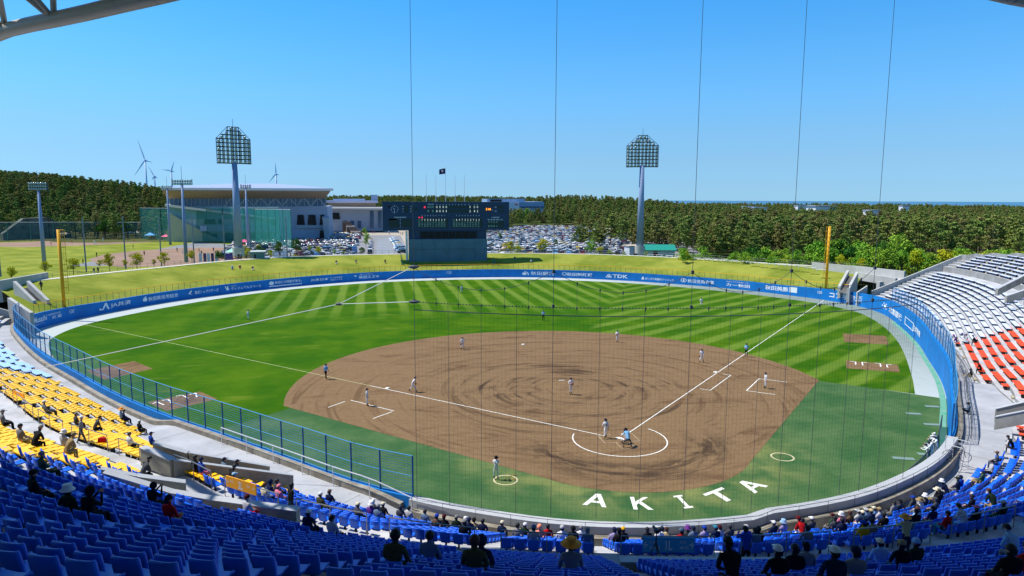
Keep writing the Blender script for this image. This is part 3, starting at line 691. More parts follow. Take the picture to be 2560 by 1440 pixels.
MAIN = [0, 4, 7, 10, 13]
mains = []
for i, a in enumerate(ang):
    if i in MAIN: mains.append(a); MB().tube(nc(a, 3.0), nc(a, 33), .014, 5).build('main_cable', cab, root)
    else: MB().tube(nc(a, 3.0), nc(a, NETZ+.5), .011, 5).build('cable', cab, root)
    cl = MB()
    for k in range(9): cl.ball(nc(a, 3.2+k*.16), .028, seg=5, rings=3)
    cl.build('shackles', cab, root, kind='stuff')
for zz, rr, nm in ((NETZ, .026, 'hem_rope'), (NETZ+.42, .010, 'top_rope')):
    mb = MB(); A_ = np.linspace(ang[0], ang[-1], 60)
    for p, q in zip(A_[:-1], A_[1:]): mb.tube(nc(p, zz), nc(q, zz), rr, 5, cap=False)
    mb.build(nm, cab, root)
mb = MB()
for p in np.linspace(ang[0], ang[-1], 170): mb.ball(nc(p, NETZ+.45), .038, seg=5, rings=3)
mb.build('rings', cab, root, kind='stuff')
mb = MB()
for a, b in zip(mains[:-1], mains[1:]):                # swagging suspension rope with hangers
    T = np.linspace(0, 1, 13); zz = [NETZ+2.35-1.15*4*t_*(1-t_)*.95 for t_ in T]
    for i in range(12): mb.tube(nc(a+(b-a)*T[i], zz[i]), nc(a+(b-a)*T[i+1], zz[i+1]), .015, 5, cap=False)
    for t_ in np.linspace(.17, .83, 5): z = NETZ+2.35-1.15*4*t_*(1-t_)*.95; mb.tube(nc(a+(b-a)*t_, z), nc(a+(b-a)*t_, NETZ+.1), .008, 4); mb.box(nc(a+(b-a)*t_, z), (.05, .05, .18)); mb.box(nc(a+(b-a)*t_, NETZ+.4), (.05, .05, .18))
for a in mains:
    for z in (NETZ+2.35, NETZ+.5): mb.box(nc(a, z), (.12, .12, .18))
mb.build('suspension_rope', cab, root)
mb = MB()
NA = np.arange(ang[0], ang[-1], .23/NR)
for p in NA: mb.tube(nc(p, 3.0), nc(p, NETZ), .0028, 3, cap=False)
A_ = np.linspace(ang[0], ang[-1], 44)
for z in np.arange(3.0, NETZ, .25):
    for p, q in zip(A_[:-1], A_[1:]): mb.tube(nc(p, z), nc(q, z), .0022, 3, cap=False)
mb.build('netting', netm, root, kind='stuff')
rope = M('pale guy rope', lin((.80, .82, .82)), .6)
K0 = nc(ang[0], NETZ+2.4)+o; K1 = nc(ang[0], NETZ+.45)+o
# guy ropes running off to the left: junction seen at (848,760), anchor seen at (0,945)
J = atd(848, 760, 41.); E_ = atd(-60, 955, 44.)
root = empty('guy_rope', E_, label='pale guy rope running from the net down to the lower left', category='rope'); mb = MB()
for a, b, r in ((K0, J, .022), (K1, J, .022), (J, E_, .024)): mb.tube(Vector(a)-Vector(E_), Vector(b)-Vector(E_), r, 5)
mb.build('rope', rope, root)
mb = MB(); mb.ball(Vector(J)-Vector(E_), .16, seg=8, rings=5, sc=(1.5, 1, .6)); mb.ball(Vector(K0)-Vector(E_), .2, seg=8, rings=5, sc=(1.6, 1, .5)); mb.ball(Vector(K1)-Vector(E_), .2, seg=8, rings=5, sc=(1.6, 1, .5)); mb.build('turnbuckle', cab, root)
# ---------------- roof over the main stand (its front tube crosses the upper corners)
roofm = M('roof cladding', lin((.72, .71, .68)), .8); tubem = M('grey painted steel tube', lin((.66, .64, .60)), .45, spec=.5)
root = empty('grandstand_roof', (-15, -50, 30), label='grey tubular roof truss crossing the upper left corner above the stand', category='roof'); o = np.array([-15, -50, 30.])
def tube_pt(px, py, Re=50.):
    d = ray(px, py); P = CAM[:2]-np.array(AC); a = d[:2]@d[:2]; b = 2*P@d[:2]; c = P@P-Re*Re; t_ = (-b+math.sqrt(max(0, b*b-4*a*c)))/(2*a); t2 = (-b-math.sqrt(max(0, b*b-4*a*c)))/(2*a); return CAM+t2*d
pL = [tube_pt(0, 80), tube_pt(180, 41), tube_pt(360, -1), tube_pt(520, -40)]; pR = [tube_pt(2490, -22), tube_pt(2560, -6)]
def rp(a, dz=0, R2=50.): 
    z = np.interp(a, [-.95, -.62, .16, .5], [26.6, 27.5, 26.6, 25.5])
    return np.array([R2*math.sin(a)+AC[0], AC[1]-R2*math.cos(a), z+dz])
aL = [math.atan2(p[0], -(p[1]-AC[1])) for p in pL+pR]; zL = [p[2] for p in pL+pR]
def rz_(a): return float(np.interp(a, [aL[0]-.35]+aL[:4]+[(aL[3]+aL[4])/2]+aL[4:]+[aL[-1]+.3], [zL[0]-1.2]+zL[:4]+[(zL[3]+zL[4])/2+1.5]+zL[4:]+[zL[-1]-1.2]))
mb = MB(); A_ = np.linspace(aL[0]-.25, aL[-1]+.22, 34)
def rpt(a, dz=0., dr=0.): return np.array([(50+dr)*math.sin(a), AC[1]-(50+dr)*math.cos(a), rz_(a)+dz])
for p, q in zip(A_[:-1], A_[1:]): mb.tube(rpt(p)-o, rpt(q)-o, .29, 12, cap=False)
mb.build('lower_tube', tubem, root, smooth=True); mb = MB()
for p, q in zip(A_[:-1], A_[1:]): mb.tube(rpt(p, 2.6, 1.5)-o, rpt(q, 2.6, 1.5)-o, .13, 8, cap=False)
mb.build('upper_tube', tubem, root, smooth=True); mb = MB()
NODES = np.linspace(aL[0]-.2+.03, aL[-1]+.2, 16); NODES = NODES+(math.atan2(tube_pt(135, 52)[0], -(tube_pt(135, 52)[1]-AC[1]))-NODES[int(np.abs(NODES-aL[0]).argmin())])
for a in NODES:
    for da, dr in ((-.055, 1.5), (-.02, 3.0), (.02, 3.2), (.055, 1.5)): mb.tube(rpt(a)-o, rpt(a+da, 2.6, dr)-o, .11, 7)
mb.build('braces', tubem, root)
fl_ = M('floodlight casing', lin((.55, .50, .43)), .6)
for a in np.linspace(aL[0]-.1, aL[0]+.22, 8):
    b = MB().box((0, 0, 0), (.5, .35, .4), top=(.7, .8)).build('floodlight', fl_, root, rpt(a, 1.9, 1.3)-o, rz=a); b.rotation_euler = (.5, .4, a)
# unseen cladding above the tubes, edge shaped to cast the stand's shade line
EDGE = [(-60, -19), (-48, -20.5), (-42, -21.5), (-32, -20.5), (-26, -21.5), (-20, -22), (-10, -20.8), (0, -21), (8, -20.2), (20, -21)]
V = []; 
for x, y in EDGE: z = 29.6+2*math.exp(-((x+14)/22)**2)+max(0, x+6)*.3; V += [(x-o[0], y-o[1], z-o[2]), (x-o[0], y-o[1], z+.3-o[2]), (x*.9-3-o[0], -92-o[1], z+2.5-o[2]), (x*.9-3-o[0], -92-o[1], z+2.2-o[2])]
F = []
for k in range(len(EDGE)-1):
    for u in range(4): F.append((4*k+u, 4*k+(u+1) % 4, 4*k+4+(u+1) % 4, 4*k+4+u))
MB().add(V, F).build('unseen_roof_deck', roofm, root)
# ================================================================== seats
sb = M('blue plastic seat', lin((.03, .38, .88)), .42, var=.06, scale=3, spec=.45, objvar=.10); sy = M('yellow plastic seat', lin((.99, .76, .03)), .45, objvar=.08); sor = M('orange plastic seat', lin((.96, .32, .10)), .5, objvar=.08)
dk = M('seat leg steel', lin((.16, .16, .18)), .6)
sh = MB()                                             # bucket seat: pan and back are separate parts
def shell(P, th, mb):      # P grid rows of (x,y,z)
    nr, nc_ = len(P), len(P[0]); V = [p for r in P for p in r]; V2 = [(p[0], p[1], p[2]) for p in V]
    F = [(i*nc_+j, i*nc_+j+1, (i+1)*nc_+j+1, (i+1)*nc_+j) for i in range(nr-1) for j in range(nc_-1)]; mb.add(V2, F)
xs = [-.215, -.19, 0, .19, .215]; 
pan = MB()
V = []
for y, z in ((.21, .40), (.17, .425), (-.05, .405), (-.19, .43)): 
    for x in xs: V.append((x, y, z+(.02 if abs(x) > .2 else (-.015 if x == 0 else 0))))
F = [(i*5+j, i*5+j+1, (i+1)*5+j+1, (i+1)*5+j)[::-1] for i in range(3) for j in range(4)]
n0 = len(V); V += [(x, y, z-.045) for x, y, z in V]; F += [tuple(n0+k for k in f[::-1]) for f in F[:12]]
brd = [0, 1, 2, 3, 4, 9, 14, 19, 18, 17, 16, 15, 10, 5]; F += [(brd[i], brd[(i+1) % 14], n0+brd[(i+1) % 14], n0+brd[i]) for i in range(14)]
pan.add(V, F); PAN = pan.mesh('seat_pan', [sb], True)
bk = MB(); V = []
for z, y, w in ((.36, -.19, .92), (.45, -.215, 1.), (.66, -.255, 1.06), (.82, -.28, 1.04), (.85, -.275, .90)):
    for x in xs: V.append((x*w, y+(.035 if abs(x) > .2 else (-.0 if x else -.015)), z))
F = [(i*5+j, i*5+j+1, (i+1)*5+j+1, (i+1)*5+j)[::-1] for i in range(4) for j in range(4)]; n0 = len(V)
V += [(x, y-.03, z) for x, y, z in V]; F += [tuple(n0+k for k in f[::-1]) for f in F[:16]]
brd = [0, 1, 2, 3, 4, 9, 14, 19, 24, 23, 22, 21, 20, 15, 10, 5]; F += [(brd[i], brd[(i+1) % 16], n0+brd[(i+1) % 16], n0+brd[i]) for i in range(16)]
bk.add(V, F); BACK = bk.mesh('backrest', [sb], True)
LEG = MB().box((0, -.1, .2), (.06, .1, .38)).box((0, .02, .37), (.08, .32, .03)).mesh('leg', [dk])
def joinmesh(parts, name):
    mb = MB(); mats = []
    for me in parts:
        k = len(mats); mats += list(me.materials); mb.add([v.co for v in me.vertices], [tuple(p.vertices) for p in me.polygons], k)
    return mb.mesh(name, mats)
CH = joinmesh([PAN, BACK, LEG], 'chair')
pd = MB(); pd.box((0, 0.01, .40), (.47, .52, .05), top=(.95, .95)).box((0, -.25, .43), (.44, .05, .06)); PAD = pd.mesh('seat_pad', [sy]); PADO = pd.mesh('seat_pad', [sor])
PLEG = MB().box((0, -.02, .19), (.07, .25, .37)).mesh('leg', [dk]); CHY = joinmesh([PAD, PLEG], 'seat'); CHO = joinmesh([PADO, PLEG], 'seat')
S_Y = 41./360*2*math.pi*AR; S_B = AISLE.near((55.5, 11.3))[0]
slots = []                                          # (pos, rz, kind, row text, s)
def add_row(s_a, s_b, d, z, row, level):
    if s_b-s_a < 1: return
    k = (AR+d)/AR if abs((s_a+s_b)/2) < 38 else 1.0; L = (s_b-s_a)*k; n = int(L/.5)
    for i in range(n):
        s = s_a+(s_b-s_a)*(i+.5)/n; p = AISLE.off(s, d); t_ = AISLE.tan(s)
        if d < 0:
            dd, _, _, _ = wall_out(p)
            if dd < walk_w(p)+.55: continue
        kind = 'blue' if abs(s) < S_Y else ('bench' if abs(s) > S_B else ('yellow' if s < 0 else 'orange'))
        slots.append([np.array([*p, z]), math.atan2(t_[1], t_[0]), kind, row, s, level])
for i, s in enumerate(STAIRS[:-1]):
    a, b = s+.45, STAIRS[i+1]-.45
    for k in range(NLOW+4): add_row(a, b, -(k+.5)*ROW+.1, low_floor((a+b)/2, k), k, 0)
    for k in range(27):
        if k < n_up(s) and k < 26: add_row(a, b, WALK+(k+.5)*ROW, up_floor((a+b)/2, k), k, 1)
P = np.array([q_[0] for q_ in slots]); x, y, z = prjn(P)
keep = (z > 3.5) & (x > -60) & (x < 2620) & (y > -50) & (y < 1530)
for i, q_ in enumerate(slots): q_.append(z[i]); q_.append(x[i])
slots = [q_ for q_, k in zip(slots, keep) if k]
# vomitory on the left and right: no seats where the concrete entrance walls stand
VOM = []
def vom_cut(p, pts):
    c = False; n = len(pts); j = n-1
    for i in range(n):
        if (pts[i][1] > p[1]) != (pts[j][1] > p[1]) and p[0] < (pts[j][0]-pts[i][0])*(p[1]-pts[i][1])/(pts[j][1]-pts[i][1])+pts[i][0]: c = not c
        j = i
    return c
V1 = [at(355, 1122, 6.6)[:2], at(428, 1152, 5.9)[:2], at(728, 1188, 3.9)[:2], at(660, 1172, 4.0)[:2], at(360, 1112, 6.6)[:2]]
def ext(a, b, c, d_): return [a, b, c, d_]
vomq = [at(340, 1135, 6.0)[:2], at(430, 1165, 6.0)[:2], at(745, 1200, 3.2)[:2], at(668, 1168, 3.2)[:2], at(380, 1105, 6.3)[:2]]
slots = [q_ for q_ in slots if not (q_[5] == 0 and vom_cut(q_[0], vomq))]
vom2 = [at(250, 1175, 8.4)[:2], at(470, 1212, 6.9)[:2], at(560, 1248, 7)[:2], at(745, 1278, 7)[:2], at(730, 1300, 7)[:2], at(330, 1215, 8.5)[:2]]
slots = [q_ for q_ in slots if not (q_[5] == 1 and vom_cut(q_[0], vom2))]
vom3 = [at(1540, 1395, 7.6)[:2], at(2240, 1395, 7.4)[:2], at(2240, 1422, 7.4)[:2], at(1560, 1440, 9.2)[:2]]
slots = [q_ for q_ in slots if not (q_[5] == 1 and q_[3] < 2 and 1530 < q_[7] < 2020)]
def side_word(): pass
for kind, parts, J3, mats, nm, adj in (('blue', [('seat_pan', PAN), ('backrest', BACK), ('leg', LEG)], CH, [sb, sb, dk], 'chair', 'blue bucket'), ('yellow', [('seat_pad', PAD), ('leg', PLEG)], CHY, [sy, dk], 'yellow_seat', 'yellow backless'), ('orange', [('seat_pad', PADO), ('leg', PLEG)], CHO, [sor, dk], 'orange_seat', 'orange backless')):
    Q_ = sorted([q_ for q_ in slots if q_[2] == kind], key=lambda q_: q_[6]); near, far = Q_[:300], Q_[300:]
    proto = None; seen = {}
    near.sort(key=lambda q_: (q_[5], q_[3], q_[7]))
    for q_ in near:
        if proto is None:
            r = empty(nm, q_[0], q_[1], group=adj+' seats of the stands', category='chair' if kind == 'blue' else kind+' seat')
            for n_, me in parts: link(n_, me, r)
            proto = r
        else: r = copy_tree(proto); r.location = tuple(q_[0]); r.rotation_euler = (0, 0, q_[1])
        key = (q_[5], q_[3]); seen[key] = seen.get(key, 0)+1
        r['label'] = '%s seat, %s from the left in the %s row %s' % (adj, nth(seen[key]-1), nth(q_[3]), 'above the aisle' if q_[5] else 'below the aisle')
    if far: stamp(nm, J3, [(*q_[0], q_[1], 1.) for q_ in far], mats, label='farther %s seats filling the rest of the %s seat blocks' % (adj, adj), category='seats', kind='stuff')
# benches: one long plank seat per row and block
bl_ = M('pale blue bench plank', lin((.62, .76, .93)), .5, objvar=.05); bwh = M('white blue bench plank', lin((.84, .88, .95)), .5, objvar=.05); bnv = M('navy bench front', lin((.09, .13, .24)), .6)
bench = []
for i, s in enumerate(STAIRS[:-1]):
    for level, ks in ((0, range(NLOW+4)), (1, range(n_up(s)))):
        for k in ks:
            a, b = s+.4, STAIRS[i+1]-.4; sm = (a+b)/2
            if abs(sm) < S_B: continue
            d = (-(k+.5)*ROW+.05) if level == 0 else WALK+(k+.5)*ROW; z = (low_floor(sm, k) if level == 0 else up_floor(sm, k))
            pa, pb = AISLE.off(a, d), AISLE.off(b, d)
            if level == 0:
                ok = [wall_out(p)[0] > walk_w(p)+.5 for p in (pa, pb)]
                if not all(ok): continue
            p = (pa+pb)/2; 
            if not inframe((*p, z), 80): continue
            t_ = pb-pa; L = np.linalg.norm(t_); bench.append((prj((*p, z))[2], p, z, math.atan2(t_[1], t_[0]), L, sm, level, k))
bench.sort(key=lambda b: b[0]); cnt = {}; BM = {}; bobj = []
for j, (dz, p, z, rz, L, sm, level, k) in enumerate(bench[:600]):
    if len(bobj) >= 300 and j >= 300: break
    key = (round(L, 1), sm > 0)
    if key not in BM: BM[key] = (MB().box((0, .0, .41), (L, .50, .05)).mesh('plank', [bwh if sm > 0 else bl_]), MB().box((0, .22, .31), (L-.02, .03, .15)).box((-L/2+.2, -.02, .2), (.06, .3, .37)).box((L/2-.2, -.02, .2), (.06, .3, .37)).mesh('bench_front', [bnv]))
    r = empty('bench', (*p, z), rz, category='bench', group='long plank benches of the stands'); link('plank', BM[key][0], r); link('bench_front', BM[key][1], r); r['k'] = 0; bobj.append((r, sm > 0, level, k))
ctr = {}
for r, right, level, k in sorted(bobj, key=lambda b: prj(b[0].location)[0]):
    del r['k']; kk = (right, level, k); ctr[kk] = ctr.get(kk, 0)+1
    r['label'] = '%s plank bench, %s from the left in the %s row %s' % ('white' if right else 'light blue', nth(ctr[kk]-1), nth(k), 'above the aisle' if level else 'below the aisle')
if len(bench) > len(bobj):
    rest = bench[len(bobj):]; mb = MB()
    for dz, p, z, rz, L, sm, level, k in rest: mb.box((*p, z+.41), (L, .46, .045), 0, rz); mb.box((p[0]-.205*math.sin(rz), p[1]+.205*math.cos(rz), z+.31), (L, .03, .15), 1, rz)
    mb.build('bench', [bwh, bnv], kind='stuff', label='farthest white plank benches at the end of the right stand', category='benches')
# small step blocks in the stairways
stepm = M('beige step block', lin((.66, .62, .52)), .9); X = []
for s in STAIRS:
    for k in range(NLOW+4):
        p = AISLE.off(s, -(k+1)*ROW-.02)
        if wall_out(p)[0] < walk_w(p)+.3: continue
        t_ = AISLE.tan(s); X.append((*p, low_floor(s, k)-RISE+.105, math.atan2(t_[1], t_[0]), 1))
    for k in range(1, n_up(s)):
        p = AISLE.off(s, WALK+k*ROW-.2); t_ = AISLE.tan(s); X.append((*p, up_floor(s, k)-.42+.105, math.atan2(t_[1], t_[0]), 1))
X = [x_ for x_ in X if inframe(x_[:3], 60)]
stamp('stair_steps', MB().box((0, 0, 0), (.75, .4, .21)).mesh('step', [stepm]), X, [stepm], kind='stuff', label='beige concrete step blocks in the stairways between the seats', category='steps')
# ================================================================== outfield bank, scoreboard, towers
def wallbox(mb, a, b, za0, za1, zb0, zb1, th, mi=0):
    """upright slab between plan points a and b; bottom/top heights at each end"""
    a = np.array(a[:2]); b = np.array(b[:2]); t_ = (b-a)/np.linalg.norm(b-a); n_ = np.array([-t_[1], t_[0]])*th/2
    P = [(*(a-n_), za0), (*(b-n_), zb0), (*(b+n_), zb0), (*(a+n_), za0), (*(a-n_), za1), (*(b-n_), zb1), (*(b+n_), zb1), (*(a+n_), za1)]
    return mb.add(P, [(0, 3, 2, 1), (4, 5, 6, 7), (0, 1, 5, 4), (1, 2, 6, 5), (2, 3, 7, 6), (3, 0, 4, 7)], mi)
BP = [(-85, 79), (-80, 88), (-73, 99), (-65, 110), (-56, 122), (-44, 131.5), (-30, 136), (-13, 137.6), (4, 137.6), (20, 136), (37, 130.5), (51, 122), (63, 110), (73, 98), (81, 89), (88, 80.5)]
BANK = Curve(catmull(BP, 6)); qL = WALL.near((-72, 63))[0]; qR = WALL.near((71.9, 64))[0]; LL = (qL-WALL.S[0]); LR = WALL.S[-1]-qR
def wall_u(u):
    d = u*(LL+LR); return qL-d if d < LL else WALL.S[-1]-(d-LL)
NB = 90; V = []; nr = 7
for i in range(NB+1):
    u = i/NB; q = wall_u(u); a = WALL.off(q, .36); b = BANK.pos(u*BANK.S[-1]); z0 = wall_h(q)-.12
    for k in range(nr):
        t_ = k/(nr-1); p = a+(b-a)*t_; V.append((*p, z0+(5-z0)*(1-(1-t_)**1.25)))
F = [(i*nr+k, i*nr+k+1, (i+1)*nr+k+1, (i+1)*nr+k)[::-1] for i in range(NB) for k in range(nr-1)]
MB().add(V, F).build('grass_bank', bm, kind='structure', smooth=True)
V = []
for i in range(NB+1):
    s = BANK.S[-1]*i/NB
    for d, z in ((0, 5.0), (0, 5.08), (-1.7, 5.08), (-1.7, 4.9), (-14, .0)): V.append((*BANK.off(s, d), z))
F = [(i*5+k, i*5+k+1, (i+1)*5+k+1, (i+1)*5+k)[::-1] for i in range(NB) for k in range(4)]
MB().add(V, F, 0).build('bank_top_path', M('path concrete', lin((.80, .78, .70)), .9, var=.06, scale=.5), kind='structure')
V2 = []; 
for i in range(NB+1):
    s = BANK.S[-1]*i/NB
    for d, z in ((-1.72, 4.99), (-6, 4.2), (-14, .06)): V2.append((*BANK.off(s, d), z))
F = [(i*3+k, i*3+k+1, (i+1)*3+k+1, (i+1)*3+k)[::-1] for i in range(NB) for k in range(2)]
MB().add(V2, F).build('outer_slope', bm, kind='structure')
# fence with yellow top rail on the outfield wall
yel = M('yellow safety paint', lin((.93, .66, .08)), .5); gp = M('grey fence post', lin((.42, .43, .42)), .5, metal=.3); wire = M('thin fence wire', lin((.50, .52, .50)), .6)
root = empty('outfield_fence', (0, 123, 2), label='low wire fence with a yellow top rail along the outfield wall', category='fence'); o = np.array([0, 123, 2.]); mb = MB(); mw_ = MB(); Np = 150; pme = MB().tube((0, 0, 0), (0, 0, 1.35), .035, 5).mesh('post', gp); prev = None
for i in range(Np+1):
    q = wall_u(.004+.992*i/Np); p = np.array([*WALL.off(q, .6), wall_h(q)-.1])-o; link('post', pme, root, p)
    if prev is not None:
        mb.tube(prev+[0, 0, 1.38], p+[0, 0, 1.38], .055, 5, cap=False)
        for z in (.2, .5, .8, 1.1): mw_.tube(prev+[0, 0, z], p+[0, 0, z], .008, 3, cap=False)
    prev = p
mb.build('top_rail', yel, root); mw_.build('wires', wire, root, kind='stuff')
# low fence on the bank top
root = empty('bank_fence', (0, 137, 5), label='low grey railing along the path on top of the grass bank', category='fence'); o = np.array([0, 137, 5.]); mb = MB(); pme = MB().tube((0, 0, 0), (0, 0, 1.0), .03, 4).mesh('post', gp); prev = None
for i in range(131):
    s = BANK.S[-1]*i/130
    if 480 < 0: pass
    p = np.array([*BANK.off(s, -1.5), 5.06])-o
    if abs((p+o)[0]+1) < 11:
        if prev is not None: mb.build('rails', gp, root); mb = MB()
        prev = None; continue
    link('post', pme, root, p)
    if prev is not None:
        for z in (.5, 1.0): mb.tube(prev+[0, 0, z], p+[0, 0, z], .022, 4, cap=False)
    prev = p
mb.build('rails', gp, root)
bw = M('white bench', lin((.88, .88, .85)), .6); bb = []
for x, y in ((1626, 638), (1648, 639), (1674, 641), (1697, 643), (1719, 644), (1743, 647), (1767, 648), (1789, 650), (1812, 651), (1836, 653), (1860, 655), (1883, 658), (1906, 660), (1930, 662), (1955, 664), (1980, 666), (2005, 668), (2028, 671), (2052, 676)):
    p = at(x, y-1, 5.35); r = empty('park_bench', (p[0], p[1], 5.06), math.atan2(BANK.tan(BANK.near(p)[0])[1], BANK.tan(BANK.near(p)[0])[0]), category='bench', group='white benches on the bank top')
    MB().box((0, 0, .42), (2.0, .5, .07)).build('seat', bw, r); MB().box((-.7, 0, .2), (.12, .4, .38)).build('leg', bw, r); MB().box((.7, 0, .2), (.12, .4, .38)).build('leg', bw, r); bb.append(r)
series(bb, 'white bench on the path of the right grass bank, %s from the left')
# foul poles
for sg, (bx, by), lab in ((-1, (-70.9, 70.9), 'tall yellow foul pole with side ladder at the left field wall'), (1, (71.0, 70.9), 'tall yellow foul pole with side ladder at the right field wall')):
    h = 15.1; root = empty('foul_pole', (bx, by, 0), label=lab, category='foul pole')
    MB().tube((0, 0, 2.0), (0, 0, h), .26, 10).build('pole', yel, root, smooth=True); wt = M('white wall stripe', lin((.9, .9, .9)), .6)
    MB().tube((0, 0, 0), (0, 0, 2.0 if sg < 0 else 3.0), .12, 8).build('base_pole', wt, root)
    mb = MB(); dx, dy = (.95, -.25) if sg < 0 else (-.95, -.25)
    mb.tube((dx, dy, 4.6), (dx, dy, h-.1), .045, 5)
    for z in np.arange(4.6, h, .95): mb.tube((0, 0, z), (dx, dy, z), .045, 5)
    mb.tube((dx*.62, dy*.62, 4.6), (dx*.62, dy*.62, h), .02, 4); mb.build('ladder', yel, root)
# scoreboard
YB = 130.
def sp(px, py, Y=YB): return aty(px, py, Y)
nav = M('scoreboard navy', lin((.15, .24, .35)), .6, var=.08, scale=.4); eye = M('batter eye panel', lin((.30, .43, .49)), .6, var=.16, scale=.35); blk = M('dark recess', lin((.03, .045, .06)), .35)
sbr = empty('scoreboard', (-1, YB, 2.2), label='big dark navy scoreboard with clock and line score over centre field', category='scoreboard'); so_ = np.array([-1, YB, 2.2])
a, b = sp(957, 577), sp(1273, 505); xa, xb, za_, zb_ = a[0], b[0], a[2]+.05, b[2]
MB().box(((xa+xb)/2-so_[0], 1.6, (za_+zb_)/2-so_[2]), (xb-xa, 3.2, zb_-za_)).build('display_case', nav, sbr)
a, b = sp(1022, 664), sp(1218, 597); ex0, ex1, ez0, ez1 = a[0], b[0], a[2], b[2]
W6 = (ex1-ex0)/6
for i in range(6):
    for k in range(2):
        zz0, zz1 = (ez0-1.2, ez0+4.3) if k == 0 else (ez0+4.35, ez1)
        MB().box((ex0+W6*(i+.5)-so_[0], .15, (zz0+zz1)/2-so_[2]), (W6-.03, .3, zz1-zz0)).build('panel', eye, sbr)
MB().box(((ex0+ex1)/2-so_[0], 1.7, (ez0-1.2+za_)/2-so_[2]), (ex1-ex0-.3, 2.7, za_-ez0+1.2-.02)).build('tower_core', nav, sbr)
a, b = sp(1050, 596), sp(1193, 579)
MB().box(((a[0]+b[0])/2-so_[0], .28, (a[2]+b[2])/2-so_[2]), (b[0]-a[0], .1, b[2]-a[2])).build('window_band', blk, sbr)
mb = MB()
for px in np.linspace(1052, 1191, 9): c = sp(px, 588); mb.box((c[0]-so_[0], .2, c[2]-so_[2]), (.08, .08, b[2]-a[2]))
mb.build('window_mullion', nav, sbr)
a, b = sp(1019, 652), sp(1019, 578); MB().box((a[0]-so_[0]-.1, 1.2, (a[2]+b[2])/2-so_[2]), (.55, 1.0, b[2]-a[2])).build('side_post', M('white steel', lin((.85, .87, .88)), .5), sbr)
scw = M('scoreboard white print', lin((.85, .88, .92)), .6); sled = M('pale lamp digits', (.75, .80, .72), .6, emit=.35); sdark = M('unlit display', lin((.13, .21, .20)), .5); sred = M('red lamp', (.9, .02, .05), .5, emit=1.0); sor_ = M('orange lamp', (1., .32, .04), .5, emit=1.6); sgr = M('grey green display', lin((.56, .68, .62)), .5)
def Z6(zx, zy): return sp(950+zx/7.758, 490+zy/7.758)
def sb_text(txt, zx0, zx1, zy, h, mat, bold=.01, wide=None):
    """txt spanning zx0..zx1, centred at zy, height h in the same units"""
    me, V = text_mesh(txt, 1., bold)
    if not len(V): return
    x0, x1, y0, y1 = V[:, 0].min(), V[:, 0].max(), V[:, 1].min(), V[:, 1].max()
    if x1-x0 < 1e-6: return
    if txt == '1': m_ = (zx0+zx1)/2; w_ = (zx1-zx0)*.22; zx0, zx1 = m_-w_, m_+w_
    A, B = Z6(zx0, zy+h/2), Z6(zx1, zy-h/2); N_ = np.empty_like(V)
    N_[:, 0] = A[0]+(V[:, 0]-x0)/(x1-x0)*(B[0]-A[0])-so_[0]; N_[:, 1] = -.045; N_[:, 2] = A[2]+(V[:, 1]-y0)/(y1-y0)*(B[2]-A[2])-so_[2]
    me.vertices.foreach_set('co', N_.ravel()); me.materials.clear(); me.materials.append(mat); me.update(); link('lettering', me, sbr)
def sb_box(zx0, zx1, zy0, zy1, mat, name='display', d=.03):
    A, B = Z6(zx0, zy1), Z6(zx1, zy0); MB().box(((A[0]+B[0])/2-so_[0], -d/2, (A[2]+B[2])/2-so_[2]), (B[0]-A[0], d, B[2]-A[2])).build(name, mat, sbr)
sb_text('TEAM', 925, 1040, 163, 24, scw)
for i, ch in enumerate('1 2 3 4 5 6 7 8 9 10 R H E'.split()):
    zx = [1102, 1163, 1225, 1285, 1346, 1406, 1466, 1526, 1586, 1646, 1728, 1832, 1888][i]; sb_text(ch, zx-9, zx+9 if len(ch) < 2 else zx+16, 167, 22, scw)
sb_box(905, 1925, 188, 242, sdark); sb_box(905, 1925, 268, 320, sdark)
sb_text('秋田西', 918, 1040, 214, 42, sgr, .02); sb_text('西　目', 918, 1040, 293, 42, sgr, .02)
for row, zy in (('0 1 0 0'.split()+['1', '5', '0'], 214), ('0 0 1 1'.split()+['2', '4', '2'], 293)):
    for ch, zx in zip(row, (1102, 1163, 1225, 1285, 1746, 1830, 1890)): sb_text(ch, zx-13, zx+13, zy, 42, sled)
def sb_tri(zx, zy, r): 
    P = [Z6(zx, zy-r), Z6(zx-r, zy+r*.8), Z6(zx+r, zy+r*.8)]; MB().slab([tuple(np.array([p[0], YB-.05, p[2]])-so_) for p in P], .04).build('lamp', sred, sbr)
sb_tri(868, 214, 22); sb_tri(762, 412, 17); sb_tri(818, 412, 17)
for base, nums, pos in ((762, '713816529', 'a'), (1432, '847325961', 'b')):
    sb_box(base-30, base+560, 435, 615, sdark)
    for k in range(9): zx = base+54+k*54.5; sb_text(str(k+1), zx-8, zx+8, 380, 24, scw); sb_box(zx-12, zx+12, 398, 420, sdark, 'lamp_box')
    for k, ch in enumerate(nums): zx = base+54+k*54.5; sb_text(ch, zx-9, zx+9, 462, 36, sled)
    sb_text('DH', base-20, base+18, 462, 34, sgr)
for k, n_ in enumerate(['秋田西', '三浦大', '大高森', '佐藤駿', '伊藤久', '鈴木弘', '佐々元', '柴崎隆', '藤原田', '阿部部']): 
    for j, ch in enumerate(n_): sb_text(ch, 744+k*54.2, 780+k*54.2, 508+j*38, 32, sgr)
for k, n_ in enumerate(['西目高', '須藤蔵', '小野沢', '花田崎', '小松田', '佐々林', '黒沢部', '鈴木健', '齋藤大', '東海林']): 
    for j, ch in enumerate(n_): sb_text(ch, 1414+k*53.2, 1450+k*53.2, 508+j*38, 32, sgr)
sb_box(2000+45, 2165, 225, 290, blk); sb_text('114', 2058, 2148, 256, 46, sor_, .03); sb_text('km', 2160, 2190, 272, 16, scw)
